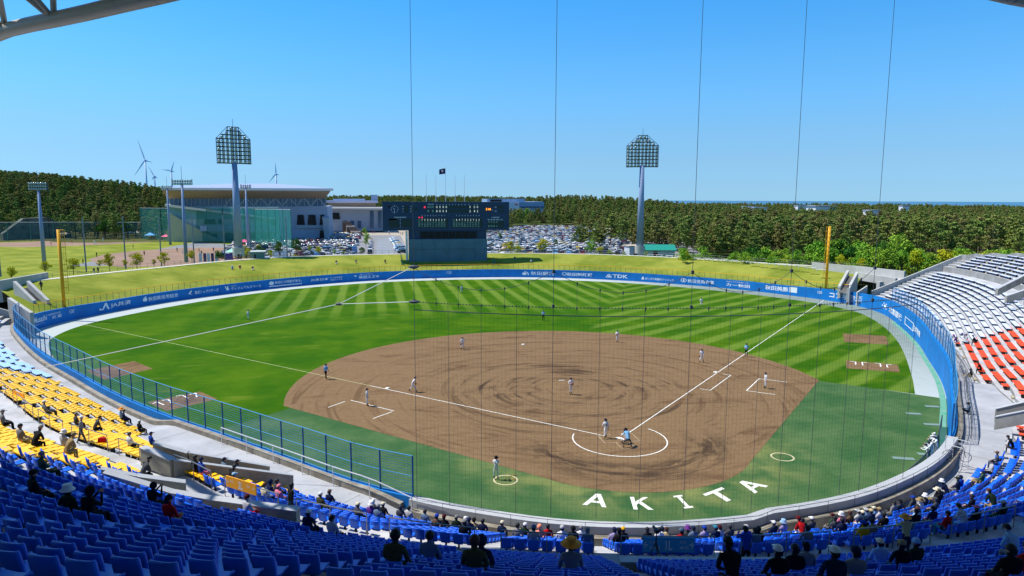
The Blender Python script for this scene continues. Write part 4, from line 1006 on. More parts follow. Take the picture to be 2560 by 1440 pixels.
sb_text('AB', 2222, 2258, 216, 22, scw); sb_text('HR', 2222, 2260, 294, 22, scw); sb_box(2275, 2400, 195, 240, sdark); sb_box(2300, 2400, 272, 318, sdark)
sb_text('UMPIRE', 2165, 2315, 416, 24, scw); 
for k, ch in enumerate('PL 1B 2B 3B LL RL'.split()): sb_text(ch, 2092+k*52, 2130+k*52, 458, 24, scw)
sb_box(2085, 2400, 480, 610, sdark)
for k, n_ in enumerate(['湊藤', '中田', '近野', '佐木']):
    for j, ch in enumerate(n_): sb_text(ch, 2094+k*51, 2130+k*51, 505+j*78, 36, sgr)
sb_text('秋田県高校野球', 275, 508, 414, 26, scw); sb_box(175, 370, 440, 610, sdark); sb_box(420, 615, 440, 610, sdark); sb_box(175, 320, 445, 470, sgr)
for zy in (450, 475, 515, 540, 580, 602): sb_box(389, 399, zy-4, zy+4, scw, 'dot')
for zx, L_ in ((447, 'BSO'), (600, 'HEF')):
    for ch, zy in zip(L_, (200, 250, 303)): sb_text(ch, zx-9, zx+9, zy, 22, scw)
sb_box(470, 545, 185, 325, sdark); sb_box(618, 645, 185, 320, sdark); sb_box(665, 730, 225, 280, sdark); sb_box(155, 200, 188, 228, blk)
cc = (282, 258)
for k in range(12):
    a_ = k*math.pi/6; L1, L2 = (56, 76) if k % 3 == 0 else (60, 74); w = 5 if k % 3 == 0 else 3.5
    P = [(cc[0]+r*math.sin(a_)+s_*w*math.cos(a_), cc[1]-r*math.cos(a_)+s_*w*math.sin(a_)) for r, s_ in ((L1, -1), (L1, 1), (L2, 1), (L2, -1))]
    MB().slab([tuple(np.array([Z6(*p)[0], YB-.05, Z6(*p)[2]])-so_) for p in P], .04).build('clock_mark', scw, sbr)
for a_, L_, w in ((R_(182), 62, 4), (R_(-43), 40, 5)):
    P = [(cc[0]+r*math.sin(a_)+s_*w*math.cos(a_), cc[1]-r*math.cos(a_)+s_*w*math.sin(a_)) for r, s_ in ((-8, -1), (-8, 1), (L_, 1), (L_, -1))]
    MB().slab([tuple(np.array([Z6(*p)[0], YB-.06, Z6(*p)[2]])-so_) for p in P], .04).build('clock_hand', scw, sbr)
polem = M('white pole', lin((.82, .85, .88)), .4); fps = []
for k, (px, ty) in enumerate(((1066, 436), (1090, 437), (1114, 418), (1138, 437), (1161, 436))):
    b = sp(px, 504, YB+1.5); t_ = sp(px, ty, YB+1.5); r = empty('flagpole', (b[0], b[1], zb_), category='flagpole', group='flagpoles on top of the scoreboard'); MB().tube((0, 0, 0), (0, 0, t_[2]-zb_), .07, 6, r2=.04).build('pole', polem, r); fps.append(r)
series(fps, 'white flagpole on the scoreboard roof, %s from the left')
fm = M('purple flag cloth', lin((.20, .12, .30)), .8); V = []
b = sp(1098, 434, YB+1.4); t_ = sp(1113.5, 421, YB+1.4); n_ = 8
for i in range(n_+1):
    u = i/n_; x = b[0]+(t_[0]-b[0])*u; V += [(x-t_[0], .18*math.sin(u*7), b[2]-.25*(1-u)-t_[2]), (x-t_[0], .18*math.sin(u*7+.4), t_[2]-.35*(1-u)**2-t_[2])]
fl2 = MB().add(V, [(2*i, 2*i+2, 2*i+3, 2*i+1) for i in range(n_)]).build('flag', fm, loc=t_); tag(fl2, 'dark purple flag with a white emblem flying over the scoreboard', 'flag')
MB().add([((b[0]-t_[0])*.52+.32*math.cos(k*math.pi/6), -.22, (b[2]-t_[2])*.5+.32*math.sin(k*math.pi/6)) for k in range(12)], [tuple(range(12))]).build('emblem', M('white emblem', lin((.9, .8, .85)), .7), fl2)
teal = glassy('green net', lin((.10, .50, .42)), .45); tealp = M('green post', lin((.20, .48, .42)), .6)
for pts, lab in ((((1000, 628), (1013, 664), (1016, 692), (1006, 690)), 'small green net wing at the left foot of the scoreboard'), (((1233, 640), (1247, 676), (1240, 690), (1230, 664)), 'small green net wing at the right foot of the scoreboard')):
    P = [sp(x, y, 127.) for x, y in pts]; o = P[0]; MB().slab([tuple(p-o) for p in P], .03).build('net_wing', teal, loc=o, label=lab, category='net')
# light towers
twm = M('tower blue grey paint', lin((.50, .58, .70)), .45, var=.05, scale=.3); frm = M('lamp frame steel', lin((.22, .28, .36)), .5, metal=.3); lmp = M('floodlight glass', lin((.62, .68, .66)), .15, spec=.8, metal=.2); lcas = M('floodlight housing', lin((.35, .38, .40)), .5)
def tower(px, py, zb, ztop, zpan, lab, W=10.3, rz=None, r0=1.12, r1=.66):
    b = at(px, py, zb); r = empty('floodlight_tower', b, rz, label=lab, category='light tower')
    MB().tube((0, 0, 0), (0, 0, 2.3), 1.5, 20).build('pedestal', conc, r); MB().tube((0, 0, 2.0), (0, 0, zpan-zb+.4), r0, 20, r2=r1).build('column', twm, r, smooth=True)
    H = ztop-zpan; z0 = zpan-zb; fb = MB(); rows = []
    dz = H/9.
    for k in range(9):
        z = z0+dz*(k+.45); half = W/2 if k < 6 else (W/2*(.80, .52, .26)[k-6]); rows.append((z, half))
        hb_ = W/2 if k < 6 else (W/2*(1, .72, .42)[k-6]); fb.box((0, 0, z-dz*.42), (2*hb_, .5, .30))
    fb.box((0, 0, z0+H), (2.8, .4, .2))
    for x in (-W/2, -W/2+.5, W/2-.5, W/2): fb.box((x, .1, z0+H*.33), (.16, .3, H*.70))
    for x in (-1.35, 0, 1.35): fb.box((x, .2, z0+H*.5), (.2, .3, H*1.02))
    for x in (-3.2, 3.2): fb.box((x, .2, z0+H*.36), (.1, .2, H*.75))
    for s_ in (-1, 1): fb.tube((s_*1.4, 0, z0+H), (s_*W/2, 0, z0+H*.68), .07, 5)
    fb.build('frame', frm, r); MB().tube((0, 0, z0+H), (0, 0, z0+H+2.1), .05, 5).build('lightning_rod', frm, r)
    lm_ = MB().ball((0, -.05, 0), .43, 0, 9, 4, (1, .55, 1)).tube((0, .05, 0), (0, .5, .05), .30, 8, 1, r2=.14).mesh('lamp', [lmp, lcas], True)
    for z, half in rows:
        n_ = max(2, int(round(half*2/1.05)))
        for i in range(n_):
            x = -half+half*2*(i+.5)/n_; o_ = link('lamp', lm_, r, (x, -.38, z+.05)); o_.rotation_euler = (.18, 0, .15*(-1)**i)
    return r
tL = tower(597, 640, 5., 38.6, 29.3, 'tall floodlight tower on a grey column left of the scoreboard', 8.3, rz=R_(20))
tR = tower(1599, 633, 4.2, 39.3, 30.1, 'tall floodlight tower on a grey column right of the scoreboard', 9.3, rz=R_(-22))
# ---------------- stairs and concrete at both ends of the bank
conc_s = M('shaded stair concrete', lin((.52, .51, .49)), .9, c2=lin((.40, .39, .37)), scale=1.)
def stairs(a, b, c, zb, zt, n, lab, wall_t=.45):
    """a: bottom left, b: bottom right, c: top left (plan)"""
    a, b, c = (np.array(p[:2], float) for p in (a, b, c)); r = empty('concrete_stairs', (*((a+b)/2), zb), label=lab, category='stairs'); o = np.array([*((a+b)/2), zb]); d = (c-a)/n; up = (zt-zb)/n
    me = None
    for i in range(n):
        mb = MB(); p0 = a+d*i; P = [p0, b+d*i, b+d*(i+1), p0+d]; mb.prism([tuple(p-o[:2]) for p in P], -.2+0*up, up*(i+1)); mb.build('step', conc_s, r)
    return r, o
def flank(r, o, a, b, za0, za1, zb0, zb1, th=.5, mat=None, name='side_wall'):
    mb = MB(); wallbox(mb, np.array(a[:2])-o[:2], np.array(b[:2])-o[:2], za0-o[2], za1-o[2], zb0-o[2], zb1-o[2], th); return mb.build(name, mat or conc, r)
a, b = at(2097, 729, 2.3), at(2120, 733, 2.3); c = at(2119, 690, 5.1)
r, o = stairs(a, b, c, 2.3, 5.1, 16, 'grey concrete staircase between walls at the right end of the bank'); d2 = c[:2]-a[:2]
flank(r, o, a, a[:2]+d2, 1., 3.4, 1., 6.3); flank(r, o, b, b[:2]+d2, 0., 3.3, 0., 6.2)
a3 = at(2142, 737, 2.2); b3 = at(2166, 712, 3.2); flank(r, o, a3, at(2166, 737, 2.2), 0, 2.7, 0, 4.0, .4)
br = empty('concrete_bridge', at(2140, 676, 5.), label='pale concrete walkway bridge between the bank and the right stand', category='bridge'); o = np.array(br.location)
p0, p1, p2 = at(2030, 668, 5.0), at(2140, 679, 5.0), at(2262, 694, 5.0)
mb = MB(); wallbox(mb, p0[:2]-o[:2], p1[:2]-o[:2], -1, 1.2, -1, 1.2, .4); wallbox(mb, p1[:2]-o[:2], p2[:2]-o[:2], -1.6, 1.25, -1.8, 1.3, .5); mb.build('parapet', conc, br)
q0, q1 = at(2148, 700, 3.6), at(2240, 716, 3.6); mb = MB(); wallbox(mb, q0[:2]-o[:2], q1[:2]-o[:2], -1.4, .2, -1.4, .2, .5); mb.prism([tuple(q0[:2]-o[:2]), tuple(q1[:2]-o[:2]), tuple(p2[:2]-o[:2]), tuple(p1[:2]-o[:2])], -.6, -.25); mb.build('deck', conc, br)
cq = at(2198, 738, 2.); MB().box((cq[0]-o[0], cq[1]-o[1], -2.6), (.9, .9, 4.6)).build('pillar', conc, br)
# left end
a, b = at(88, 771, 2.3), at(122, 768, 2.3); c = at(38, 722, 5.1)
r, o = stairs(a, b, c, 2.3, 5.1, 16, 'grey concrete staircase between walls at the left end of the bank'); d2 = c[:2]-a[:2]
flank(r, o, a, a[:2]+d2, 0., 3.6, 0., 6.4); flank(r, o, b, b[:2]+d2, 1., 3.5, 1., 6.3)
wl2 = at(0, 712, 5.6); wr2 = at(118, 693, 5.2); lw = MB(); wallbox(lw, (0, 0), (wr2-wl2)[:2], -3, .75, -3, .55, .5); lw.build('concrete_wall', conc, loc=wl2, label='low concrete wall behind the left staircase', category='wall')
lw = MB(); a5, b5 = at(28, 800, 2.0), at(82, 812, 2.0); wallbox(lw, (0, 0), (b5-a5)[:2], -2, 3.4, -2, 1.8, .5); lw.build('retaining_wall', conc, loc=a5, label='sloping concrete retaining wall at the far left corner', category='wall')
# ---------------- entrance ramps (vomitories) with parapets on the left
vface = stained('parapet face', (.56, .545, .50), (.66, .65, .61), (.42, .40, .36), .8)
def vom(pts, lab, h=.75, th=.34, base=.2):
    """pts: (px, py_top, z_top) along the wall"""
    P = [np.array(at(x, y, z)) for x, y, z in pts]; r = empty('entrance_parapet', P[0], label=lab, category='parapet'); o = P[0]
    for a, b in zip(P[:-1], P[1:]):
        mb = MB(); wallbox(mb, (a-o)[:2], (b-o)[:2], a[2]-o[2]-h-base, a[2]-o[2], b[2]-o[2]-h-base, b[2]-o[2], th); mb.build('wall', vface, r)
        mb = MB(); wallbox(mb, (a-o)[:2], (b-o)[:2], a[2]-o[2]+.003, a[2]-o[2]+.05, b[2]-o[2]+.003, b[2]-o[2]+.05, th+.08); mb.build('cap', capm, r)
    return r
vom([(357, 1118, 7.2), (432, 1150, 6.9), (730, 1188, 4.2)], 'concrete entrance parapet in the yellow seats, nearer one')
vom([(385, 1108, 7.0), (470, 1132, 6.4), (671, 1166, 4.3)], 'concrete entrance parapet in the yellow seats, farther one')
vom([(252, 1172, 9.2), (343, 1190, 8.6), (464, 1206, 8.0)], 'concrete entrance parapet beside the upper yellow seats', .8, .34, .7)
vom([(262, 1180, 9.2), (430, 1230, 8.2), (530, 1247, 7.8), (745, 1275, 7.6)], 'long bent concrete parapet between the aisle and the upper blue seats', .8, .34, .7)
vom([(1549, 1400, 8.2), (1660, 1402, 8.2), (1990, 1404, 8.1)], 'flat concrete entrance hood behind the 1L sign', .8)
vom([(2489, 1022, 5.2), (2600, 996, 6.4)], 'pale concrete parapet among the orange seats at the right edge, lower one')
vom([(2489, 1042, 5.0), (2600, 1020, 6.2)], 'pale concrete parapet among the orange seats at the right edge, nearer one')
vom([(2492, 722, 8.6), (2600, 668, 11.0)], 'concrete entrance wall in the white benches at the far right')
vom([(2515, 740, 8.2), (2600, 712, 9.6)], 'second concrete entrance wall in the white benches at the far right')
# section signs
def sign(c1, c2, zt, h, mat, texts, lab):
    """c1, c2: image positions of the top corners at height zt"""
    a, b = at(*c1, zt), at(*c2, zt); r = empty('section_sign', a, label=lab, category='sign'); e = (b-a)[:2]; L = np.linalg.norm(e); rz = math.atan2(e[1], e[0]); r.rotation_euler = (0, 0, rz)
    MB().box((L/2, 0, -h/2), (L, .05, h)).build('board', mat, r)
    for txt, x0, x1, y0, y1, bd in texts:
        me, V = text_mesh(txt, 1., bd); xa, xb, ya, yb = V[:, 0].min(), V[:, 0].max(), V[:, 1].min(), V[:, 1].max()
        V2 = np.stack([L*(x0+(V[:, 0]-xa)/(xb-xa)*(x1-x0)), np.full(len(V), -.03), -h*(1-(y0+(V[:, 1]-ya)/(yb-ya)*(y1-y0)))], 1)
        me.vertices.foreach_set('co', V2.ravel()); me.materials.clear(); me.materials.append(scw); me.update(); link('lettering', me, r)
sign((1607, 1343), (1737, 1344), 7.0, .62, M('teal blue sign board', lin((.22, .60, .82)), .5), [('1L', .44, .57, .15, .8, .02), ('←', .02, .10, .25, .75, .02), ('→', .90, .98, .25, .75, .02), ('SEAT NO.', .14, .24, .6, .8, 0), ('104−44', .14, .33, .18, .45, .0), ('SEAT NO.', .72, .84, .6, .8, 0), ('44−01', .72, .88, .18, .45, .0)], 'blue sign with white 1L and arrows on the aisle rail')
sign((565, 1188), (640, 1211), 7.2, .55, M('amber sign board', lin((.93, .63, .08)), .5), [('2L', .42, .57, .15, .8, .02), ('←', .03, .12, .3, .7, .01), ('→', .88, .97, .3, .7, .01), ('席番', .15, .25, .5, .7, 0), ('席番', .7, .8, .5, .7, 0)], 'amber sign with 2L and arrows on the aisle rail at the left')
sign((33, 975), (60, 985), 6.6, .5, M('amber sign board', (1, 1, 1)), [('3L', .42, .57, .2, .8, .01)], 'small amber sign on the far left aisle rail')
# tripod on the aisle
tp = M('black tripod', lin((.05, .05, .06)), .5, spec=.4); b = at(1638, 1421, 7.3); r = empty('camera_tripod', b, label='black camera tripod standing behind the 1L sign', category='tripod')
for k in range(3): a_ = k*2.09+.5; MB().tube((.38*math.cos(a_), .38*math.sin(a_), 0), (0, 0, 1.0), .018, 6).build('leg', tp, r)
MB().tube((0, 0, .8), (0, 0, 1.35), .022, 6).build('column', tp, r); MB().box((0, 0, 1.42), (.12, .2, .13)).tube((0, .1, 1.44), (0, .28, 1.45), .05, 8).build('camera', tp, r)
# bicycle at the right end of the parapet
bk_ = at(2391, 1152, 3.0); r = empty('bicycle', bk_, R_(-35), label='dark bicycle leaning by the gate at the right end of the parapet', category='bicycle'); bm_ = M('bicycle black', lin((.15, .16, .18)), .4)
for nm, x in (('wheel', -.5), ('wheel', .5)):
    mb = MB(); n_ = 18
    for i in range(n_): t0, t1 = 2*math.pi*i/n_, 2*math.pi*(i+1)/n_; mb.tube((x+.33*math.cos(t0), 0, .33+.33*math.sin(t0)), (x+.33*math.cos(t1), 0, .33+.33*math.sin(t1)), .02, 4, cap=False)
    for i in range(6): mb.tube((x, 0, .33), (x+.33*math.cos(i*1.05), 0, .33+.33*math.sin(i*1.05)), .004, 3)
    mb.build(nm, bm_, r)
MB().tube((-.5, 0, .33), (-.1, 0, .33), .02).tube((-.1, 0, .33), (-.2, 0, .8), .018).tube((-.1, 0, .33), (.35, 0, .75), .02).tube((-.2, 0, .75), (.35, 0, .75), .02).tube((-.5, 0, .33), (-.2, 0, .75), .014).tube((.35, 0, .85), (.5, 0, .33), .018).build('frame', bm_, r)
MB().tube((.33, -.28, .97), (.33, .28, .97), .015).tube((.35, 0, .85), (.33, 0, .97), .015).build('handlebar', bm_, r); MB().box((-.22, 0, .86), (.25, .13, .06), top=(.7, .7)).build('saddle', bm_, r)
gt = empty('gate_rail', at(2362, 1112, 3.6), label='pale pipe gate at the right end of the concrete parapet', category='gate'); o = np.array(gt.location); mb = MB()
g = [at(2362, 1128, 3.2), at(2422, 1146, 3.2)]
for z in (.55, 1.1): mb.tube(g[0]-o+[0, 0, z], g[1]-o+[0, 0, z], .03, 5)
for k in range(4): p = g[0]+(g[1]-g[0])*k/3-o; mb.tube(p-[0, 0, .8], p+[0, 0, 1.1], .025, 5)
mb.build('pipes', steel_l, gt)

dn = glassy('dark dugout net', lin((.16, .18, .20)), .45); pts_ = [at(x, y, 0) for x, y in ((2252, 1226), (2290, 1192), (2322, 1158), (2344, 1118), (2353, 1068))]
dr = empty('dugout_rail', pts_[0], label='dark netted rail before the right dugout', category='railing'); mb = MB(); o = pts_[0]
for a, b in zip(pts_[:-1], pts_[1:]): wallbox(mb, (a-o)[:2], (b-o)[:2], 0, 1.05, 0, 1.05, .03)
mb.build('net', dn, dr); mb = MB()
for a, b in zip(pts_[:-1], pts_[1:]): mb.tube(a-o+[0, 0, 1.1], b-o+[0, 0, 1.1], .05, 6)
for a in pts_: mb.tube(a-o, a-o+[0, 0, 1.1], .04, 5)
mb.build('bars', M('dark steel', (1, 1, 1)), dr)
# ================================================================== trees
def leafmat(name, c, dark=.55, sc=.25):
    return M(name, c, .85, c2=tuple(v*dark for v in c), scale=sc, island=.34, objvar=.22, spec=.03)
pineM = [leafmat('pine needles', lin((.52, .60, .30))), leafmat('dull pine needles', lin((.58, .58, .33)))]
leafG = leafmat('fresh green leaves', lin((.54, .72, .24)), .6); leafY = leafmat('yellow green leaves', lin((.76, .78, .18)), .6); leafD = leafmat('deep green leaves', lin((.28, .46, .18)), .6)
bark = M('tree bark', lin((.36, .30, .25)), .95, var=.2, scale=2)
def leaves(mb, clumps, n, size, rng, flat=.45):
    """n small leaf-clump faces in each ellipsoid clump (x,y,z,r)"""
    V = []; F = []
    for (cx, cy, cz, r, fz) in clumps:
        u = rng.normal(size=(n, 3)); u /= np.linalg.norm(u, axis=1)[:, None]; rad = r*rng.uniform(.35, 1, n)**.6
        P = u*rad[:, None]*[1, 1, fz]+[cx, cy, cz]
        for p, d in zip(P, u):
            a = rng.normal(size=3); a[2] *= flat; a /= np.linalg.norm(a); b = np.cross(a, d+rng.normal(size=3)*.6); b /= np.linalg.norm(b)+1e-9; s = size*rng.uniform(.6, 1.35)
            k = len(V); V += [p-a*s*.6, p+b*s*.5, p+a*s*.7, p-b*s*.45]; F.append((k, k+1, k+2, k+3))
    mb.add(V, F)
def pine_mesh(seed, H=12., n=17, per=92, size=.37, spread=3.2):
    rng = np.random.default_rng(seed); cl = []; tr = MB(); lean = rng.normal(size=2)*.35
    tr.tube((0, 0, 0), (lean[0]*.5, lean[1]*.5, H*.5), .22, 6, r2=.16); tr.tube((lean[0]*.5, lean[1]*.5, H*.5), (lean[0], lean[1], H*.93), .16, 5, r2=.04)
    for i in range(n):
        t_ = i/(n-1); z = H*(.34+.62*t_); w = spread*(1-.80*t_**1.7)*(.55+.45*min(1, t_*4)); a = i*2.4+rng.normal()*.5; r = w*rng.uniform(.45, 1.)
        x, y = r*math.cos(a)+lean[0]*t_, r*math.sin(a)+lean[1]*t_; cl.append((x, y, z, rng.uniform(1.0, 1.55)*(1.15-.45*t_), .42))
        if i % 2 == 0: tr.tube((lean[0]*t_, lean[1]*t_, z-.6), (x, y, z), .07, 4, r2=.03)
    mb = MB(); leaves(mb, cl, per, size, rng); return mb, tr
def broad_mesh(seed, H=5., n=18, per=78, size=.19, spread=1.9):
    rng = np.random.default_rng(seed); cl = []; tr = MB(); tr.tube((0, 0, 0), (0, 0, H*.45), .10, 6, r2=.07)
    for i in range(n):
        a = rng.uniform(0, 6.28); t_ = rng.uniform(0, 1); z = H*(.36+.58*t_); r = spread*math.sqrt(max(.02, 1-(2*t_-.85)**2*.8))*rng.uniform(.2, .95); x, y = r*math.cos(a), r*math.sin(a)
        cl.append((x, y, z, rng.uniform(.5, .85)*H/5, .75)); tr.tube((0, 0, H*.35), (x, y, z), .045, 4, r2=.015)
    mb = MB(); leaves(mb, cl, per, size, rng, .8); return mb, tr
PINES = []
for k in range(5):
    a, b = pine_mesh(20+k, spread=2.6+.3*(k % 3)); PINES.append((a.mesh('crown', [pineM[k % 2]]), b.mesh('trunk', [bark])))
BROAD = {}
for nm, mt in (('g', leafG), ('y', leafY), ('d', leafD)):
    BROAD[nm] = []
    for k in range(3): a, b = broad_mesh(50+k+ord(nm)); BROAD[nm].append((a.mesh('crown', [mt]), b.mesh('trunk', [bark])))
def put_tree(name, var, x, y, z, H, base, **kw):
    r = empty(name, (x, y, z), random.uniform(0, 6.28), **kw); r.scale = (H/base*random.uniform(.9, 1.15),)*2+(H/base,); link('trunk', var[1], r); link('crown', var[0], r); return r
def pip(p, poly):
    return vom_cut(p, poly)
# --- pines that can be told apart in the wood on the right
WOOD_R = [(62, 232), (84, 212), (108, 200), (128, 178), (150, 160), (172, 132), (190, 108), (205, 80), (214, 40), (330, 60), (420, 200), (380, 300), (300, 350), (200, 380), (140, 330), (118, 270), (98, 250)]
pts = []
rng = np.random.default_rng(3); tries = rng.uniform([50, 0], [430, 400], size=(9000, 2))
for p in tries:
    if not pip(p, WOOD_R): continue
    if all((p[0]-q_[0])**2+(p[1]-q_[1])**2 > 5.4**2 for q_ in pts): pts.append(p)
pts = [p for p in pts if inframe((*p, 8), 60)]; pts.sort(key=lambda p: prj((*p, 0))[2]); near_p, rest_p = pts[:150], pts[150:]; tr_ = []
for i, p in enumerate(near_p): tr_.append(put_tree('pine_tree', PINES[i % 5], p[0], p[1], hz(*p)-.2, random.uniform(11, 15.5), 12., category='tree', group='pines of the wood on the right'))
series(tr_, 'dark green pine at the edge of the right wood, %s from the left')
# --- front pines of the left ridge
pts = []
tries = rng.uniform([-330, 300], [-60, 470], size=(7000, 2))
LEFTROCK = lambda p: False
for p in tries:
    h = hz(*p)
    if h < .25 or not inframe((*p, h+6), 40): continue
    if all((p[0]-q_[0])**2+(p[1]-q_[1])**2 > 4.9**2 for q_ in pts): pts.append(p)
pts.sort(key=lambda p: prj((*p, hz(*p)))[2]); nl, rl_ = pts[:110], pts[110:]; tr_ = []; tb_ = []
for i, p in enumerate(nl):
    if i % 6 == 1: tb_.append(put_tree('broadleaf_tree', BROAD['d' if i % 4 else 'y'][i % 3], p[0], p[1], hz(*p)-.2, random.uniform(7, 10), 5., category='tree', group='broadleaf trees on the left ridge'))
    else: tr_.append(put_tree('pine_tree', PINES[i % 5], p[0], p[1], hz(*p)-.3, random.uniform(9, 13), 12., category='tree', group='pines on the foot of the left ridge'))
series(tr_, 'pine on the lower slope of the left ridge, %s from the left'); series(tb_, 'leafy tree among the pines of the left ridge, %s from the left')
# --- the woods beyond, one mass (instanced on scattered points)
def forest(name, P, protos, lab, smin=.8, smax=1.25, inst_obj=None):
    me = bpy.data.meshes.new(name); me.from_pydata([tuple(map(float, p)) for p in P], [], []); o = link(name, me, kind='stuff', label=lab, category='woods')
    g = bpy.data.node_groups.new(name, 'GeometryNodeTree'); g.interface.new_socket('Geometry', in_out='INPUT', socket_type='NodeSocketGeometry'); g.interface.new_socket('Geometry', in_out='OUTPUT', socket_type='NodeSocketGeometry')
    N = g.nodes; L = g.links; gi = N.new('NodeGroupInput'); go = N.new('NodeGroupOutput'); jn = N.new('GeometryNodeJoinGeometry')
    for po in protos:
        oi = N.new('GeometryNodeObjectInfo'); oi.inputs['Object'].default_value = po; oi.transform_space = 'ORIGINAL'; ti = N.new('GeometryNodeGeometryToInstance'); L.new(oi.outputs['Geometry'], ti.inputs[0]); L.new(ti.outputs[0], jn.inputs[0])
    ip = N.new('GeometryNodeInstanceOnPoints'); L.new(gi.outputs[0], ip.inputs['Points']); L.new(jn.outputs[0], ip.inputs['Instance']); ip.inputs['Pick Instance'].default_value = True
    rv = N.new('FunctionNodeRandomValue'); rv.data_type = 'FLOAT_VECTOR'; rv.inputs[0].default_value = (0, 0, 0); rv.inputs[1].default_value = (0, 0, 6.28); L.new(rv.outputs[0], ip.inputs['Rotation'])
    rs = N.new('FunctionNodeRandomValue'); rs.data_type = 'FLOAT_VECTOR'; rs.inputs[0].default_value = (smin, smin, smin); rs.inputs[1].default_value = (smax, smax, smax); rs.inputs['Seed'].default_value = 4; L.new(rs.outputs[0], ip.inputs['Scale'])
    ri = N.new('FunctionNodeRandomValue'); ri.data_type = 'INT'; ri.inputs[4].default_value = 0; ri.inputs[5].default_value = len(protos)-1; ri.inputs['Seed'].default_value = 9; L.new(ri.outputs[2], ip.inputs['Instance Index'])
    L.new(ip.outputs[0], go.inputs[0]); md = o.modifiers.new('scatter', 'NODES'); md.node_group = g; return o
crown_objs = []
for r in tr_[:0]: pass
for k in range(5):
    for o_ in bpy.data.objects:
        if o_.type == 'MESH' and o_.data == PINES[k][0]: crown_objs.append(o_); break
far = []
fr_rng = np.random.default_rng(11)
HOLES = [[(-70, 150), (-70, 345), (60, 345), (62, 400), (95, 440), (125, 440), (130, 395), (112, 300), (100, 245), (60, 228), (95, 200), (95, 150)], [(-330, 60), (-330, 330), (-60, 330), (-60, 60)], [(-150, 255), (-150, 350), (40, 350), (40, 255)], [(-60, 340), (50, 340), (50, 470), (-60, 470)], [(60, 485), (130, 485), (130, 570), (60, 570)]]
def sp_(px, py): return at(px, py, 0)[:2]
for D0, D1, n_ in ((255, 420, 5200), (420, 700, 7000), (700, 1350, 9500)):
    a_ = fr_rng.uniform(YAW-.72, YAW+.72, n_); d_ = np.sqrt(fr_rng.uniform(D0**2, D1**2, n_))
    for a, d in zip(a_, d_):
        x, y = CAM[0]+d*math.sin(a), CAM[1]+d*math.cos(a); h = hz(x, y)
        if any(pip((x, y), H_) for H_ in HOLES) or h < -1: continue
        if pip((x, y), WOOD_R): continue
        if h < 1.2 and x < -30 and y < 420: continue
        if y < 150 and x < 190: continue
        if not inframe((x, y, h+9), 40): continue
        far.append((x, y, h-.4))
far += [(p[0], p[1], hz(*p)-.3) for p in rest_p]+[(p[0], p[1], hz(*p)-.3) for p in rl_]
forest('pine_wood', far, crown_objs, 'dense dark green pine wood stretching to the sea horizon and over the ridge', .58, 1.12)
# --- single broadleaf trees and saplings by the bank and the car park
BL = []
for (px, py, z0, H, kd) in ((30, 702, 3, 3.2, 'y'), (113, 684, 3, 3.2, 'y'), (184, 684, 3, 4.0, 'y'), (275, 680, 3, 4.6, 'y'), (250, 668, 3, 2.2, 'y'), (343, 675, 3, 4.6, 'y'), (312, 668, 3, 2.2, 'y'), (412, 668, 3, 4.2, 'y'), (385, 664, 3, 2.0, 'y'), (480, 655, 3, 3.4, 'y'), (548, 655, 3, 3.6, 'd'), (617, 655, 3, 4.6, 'y'), (650, 650, 2, 4.6, 'd'), (676, 648, 3, 3.0, 'y'), (697, 640, 1, 5.2, 'd'), (742, 638, 1, 6.0, 'd'), (737, 650, 3, 2.0, 'y'), (776, 630, 2, 2.4, 'g'), (798, 640, 3, 3.2, 'y'), (836, 636, 3, 2.0, 'g'), (858, 640, 3, 1.8, 'g'), (905, 640, 2, 3.2, 'd'), (917, 606, 0, 4.6, 'g'), (915, 618, 0, 3.6, 'g'), (912, 590, 0, 4.6, 'g'),
                            (1275, 640, 3, 5.0, 'y'), (1293, 641, 3, 4.0, 'y'), (1355, 640, 3, 5.6, 'y'), (1478, 640, 3, 5.4, 'g'), (1500, 642, 3, 3.6, 'y'), (1523, 645, 3, 2.8, 'g'), (1560, 645, 3, 2.2, 'g'), (1616, 643, 4, 2.0, 'g'), (1318, 560, 0, 13, 'g'), (1355, 562, 0, 8, 'g'), (1366, 558, 0, 9, 'g'), (1400, 560, 0, 5, 'g'), (1252, 600, 0, 3.5, 'd'), (1390, 618, 0, 3.5, 'd'), (1230, 622, 0, 2.5, 'd')):
    p = at(px, py, z0); k_ = BROAD[kd][len(BL) % 3]; BL.append(put_tree('broadleaf_tree', k_, p[0], p[1], min(z0, max(0, z0-.3)), H, 5., category='tree', group='young broadleaf trees by the bank and car park'))
series(BL, 'small light green tree by the bank or car park, %s from the left')
BL = []; rr2 = np.random.default_rng(21)
for i in range(84):
    px = rr2.uniform(1700, 2330); u = (px-1700)/630.; p0 = at(px, 660+26*u, 4.2); d = rr2.uniform(2, 26); dv = ray(px, 660)[:2]; dv = dv/np.linalg.norm(dv); p = p0[:2]+dv*d; H = rr2.uniform(2.6, 4.2)+d*.16+(2.6 if 1980 < px < 2260 else 0)*(d > 9)+(1.5 if 2200 < px else 0)
    z = max(0, 4.6-d*.38); BL.append(put_tree('broadleaf_tree', BROAD['g' if rr2.random() < .7 else ('y' if d < 12 else 'd')][i % 3], p[0], p[1], z, H, 5., category='tree', group='light green trees behind the right bank'))
for i in range(26):
    px = rr2.uniform(2330, 2560); p0 = at(px, 668, 7.0); dv = ray(px, 660)[:2]; dv = dv/np.linalg.norm(dv); p = p0[:2]+dv*rr2.uniform(14, 40); BL.append(put_tree('broadleaf_tree', BROAD['g' if i % 3 else 'y'][i % 3], p[0], p[1], 0, rr2.uniform(7, 9.2), 5., category='tree', group='light green trees behind the right bank'))
series(BL, 'light green bushy tree between the right bank and the pines, %s from the left')
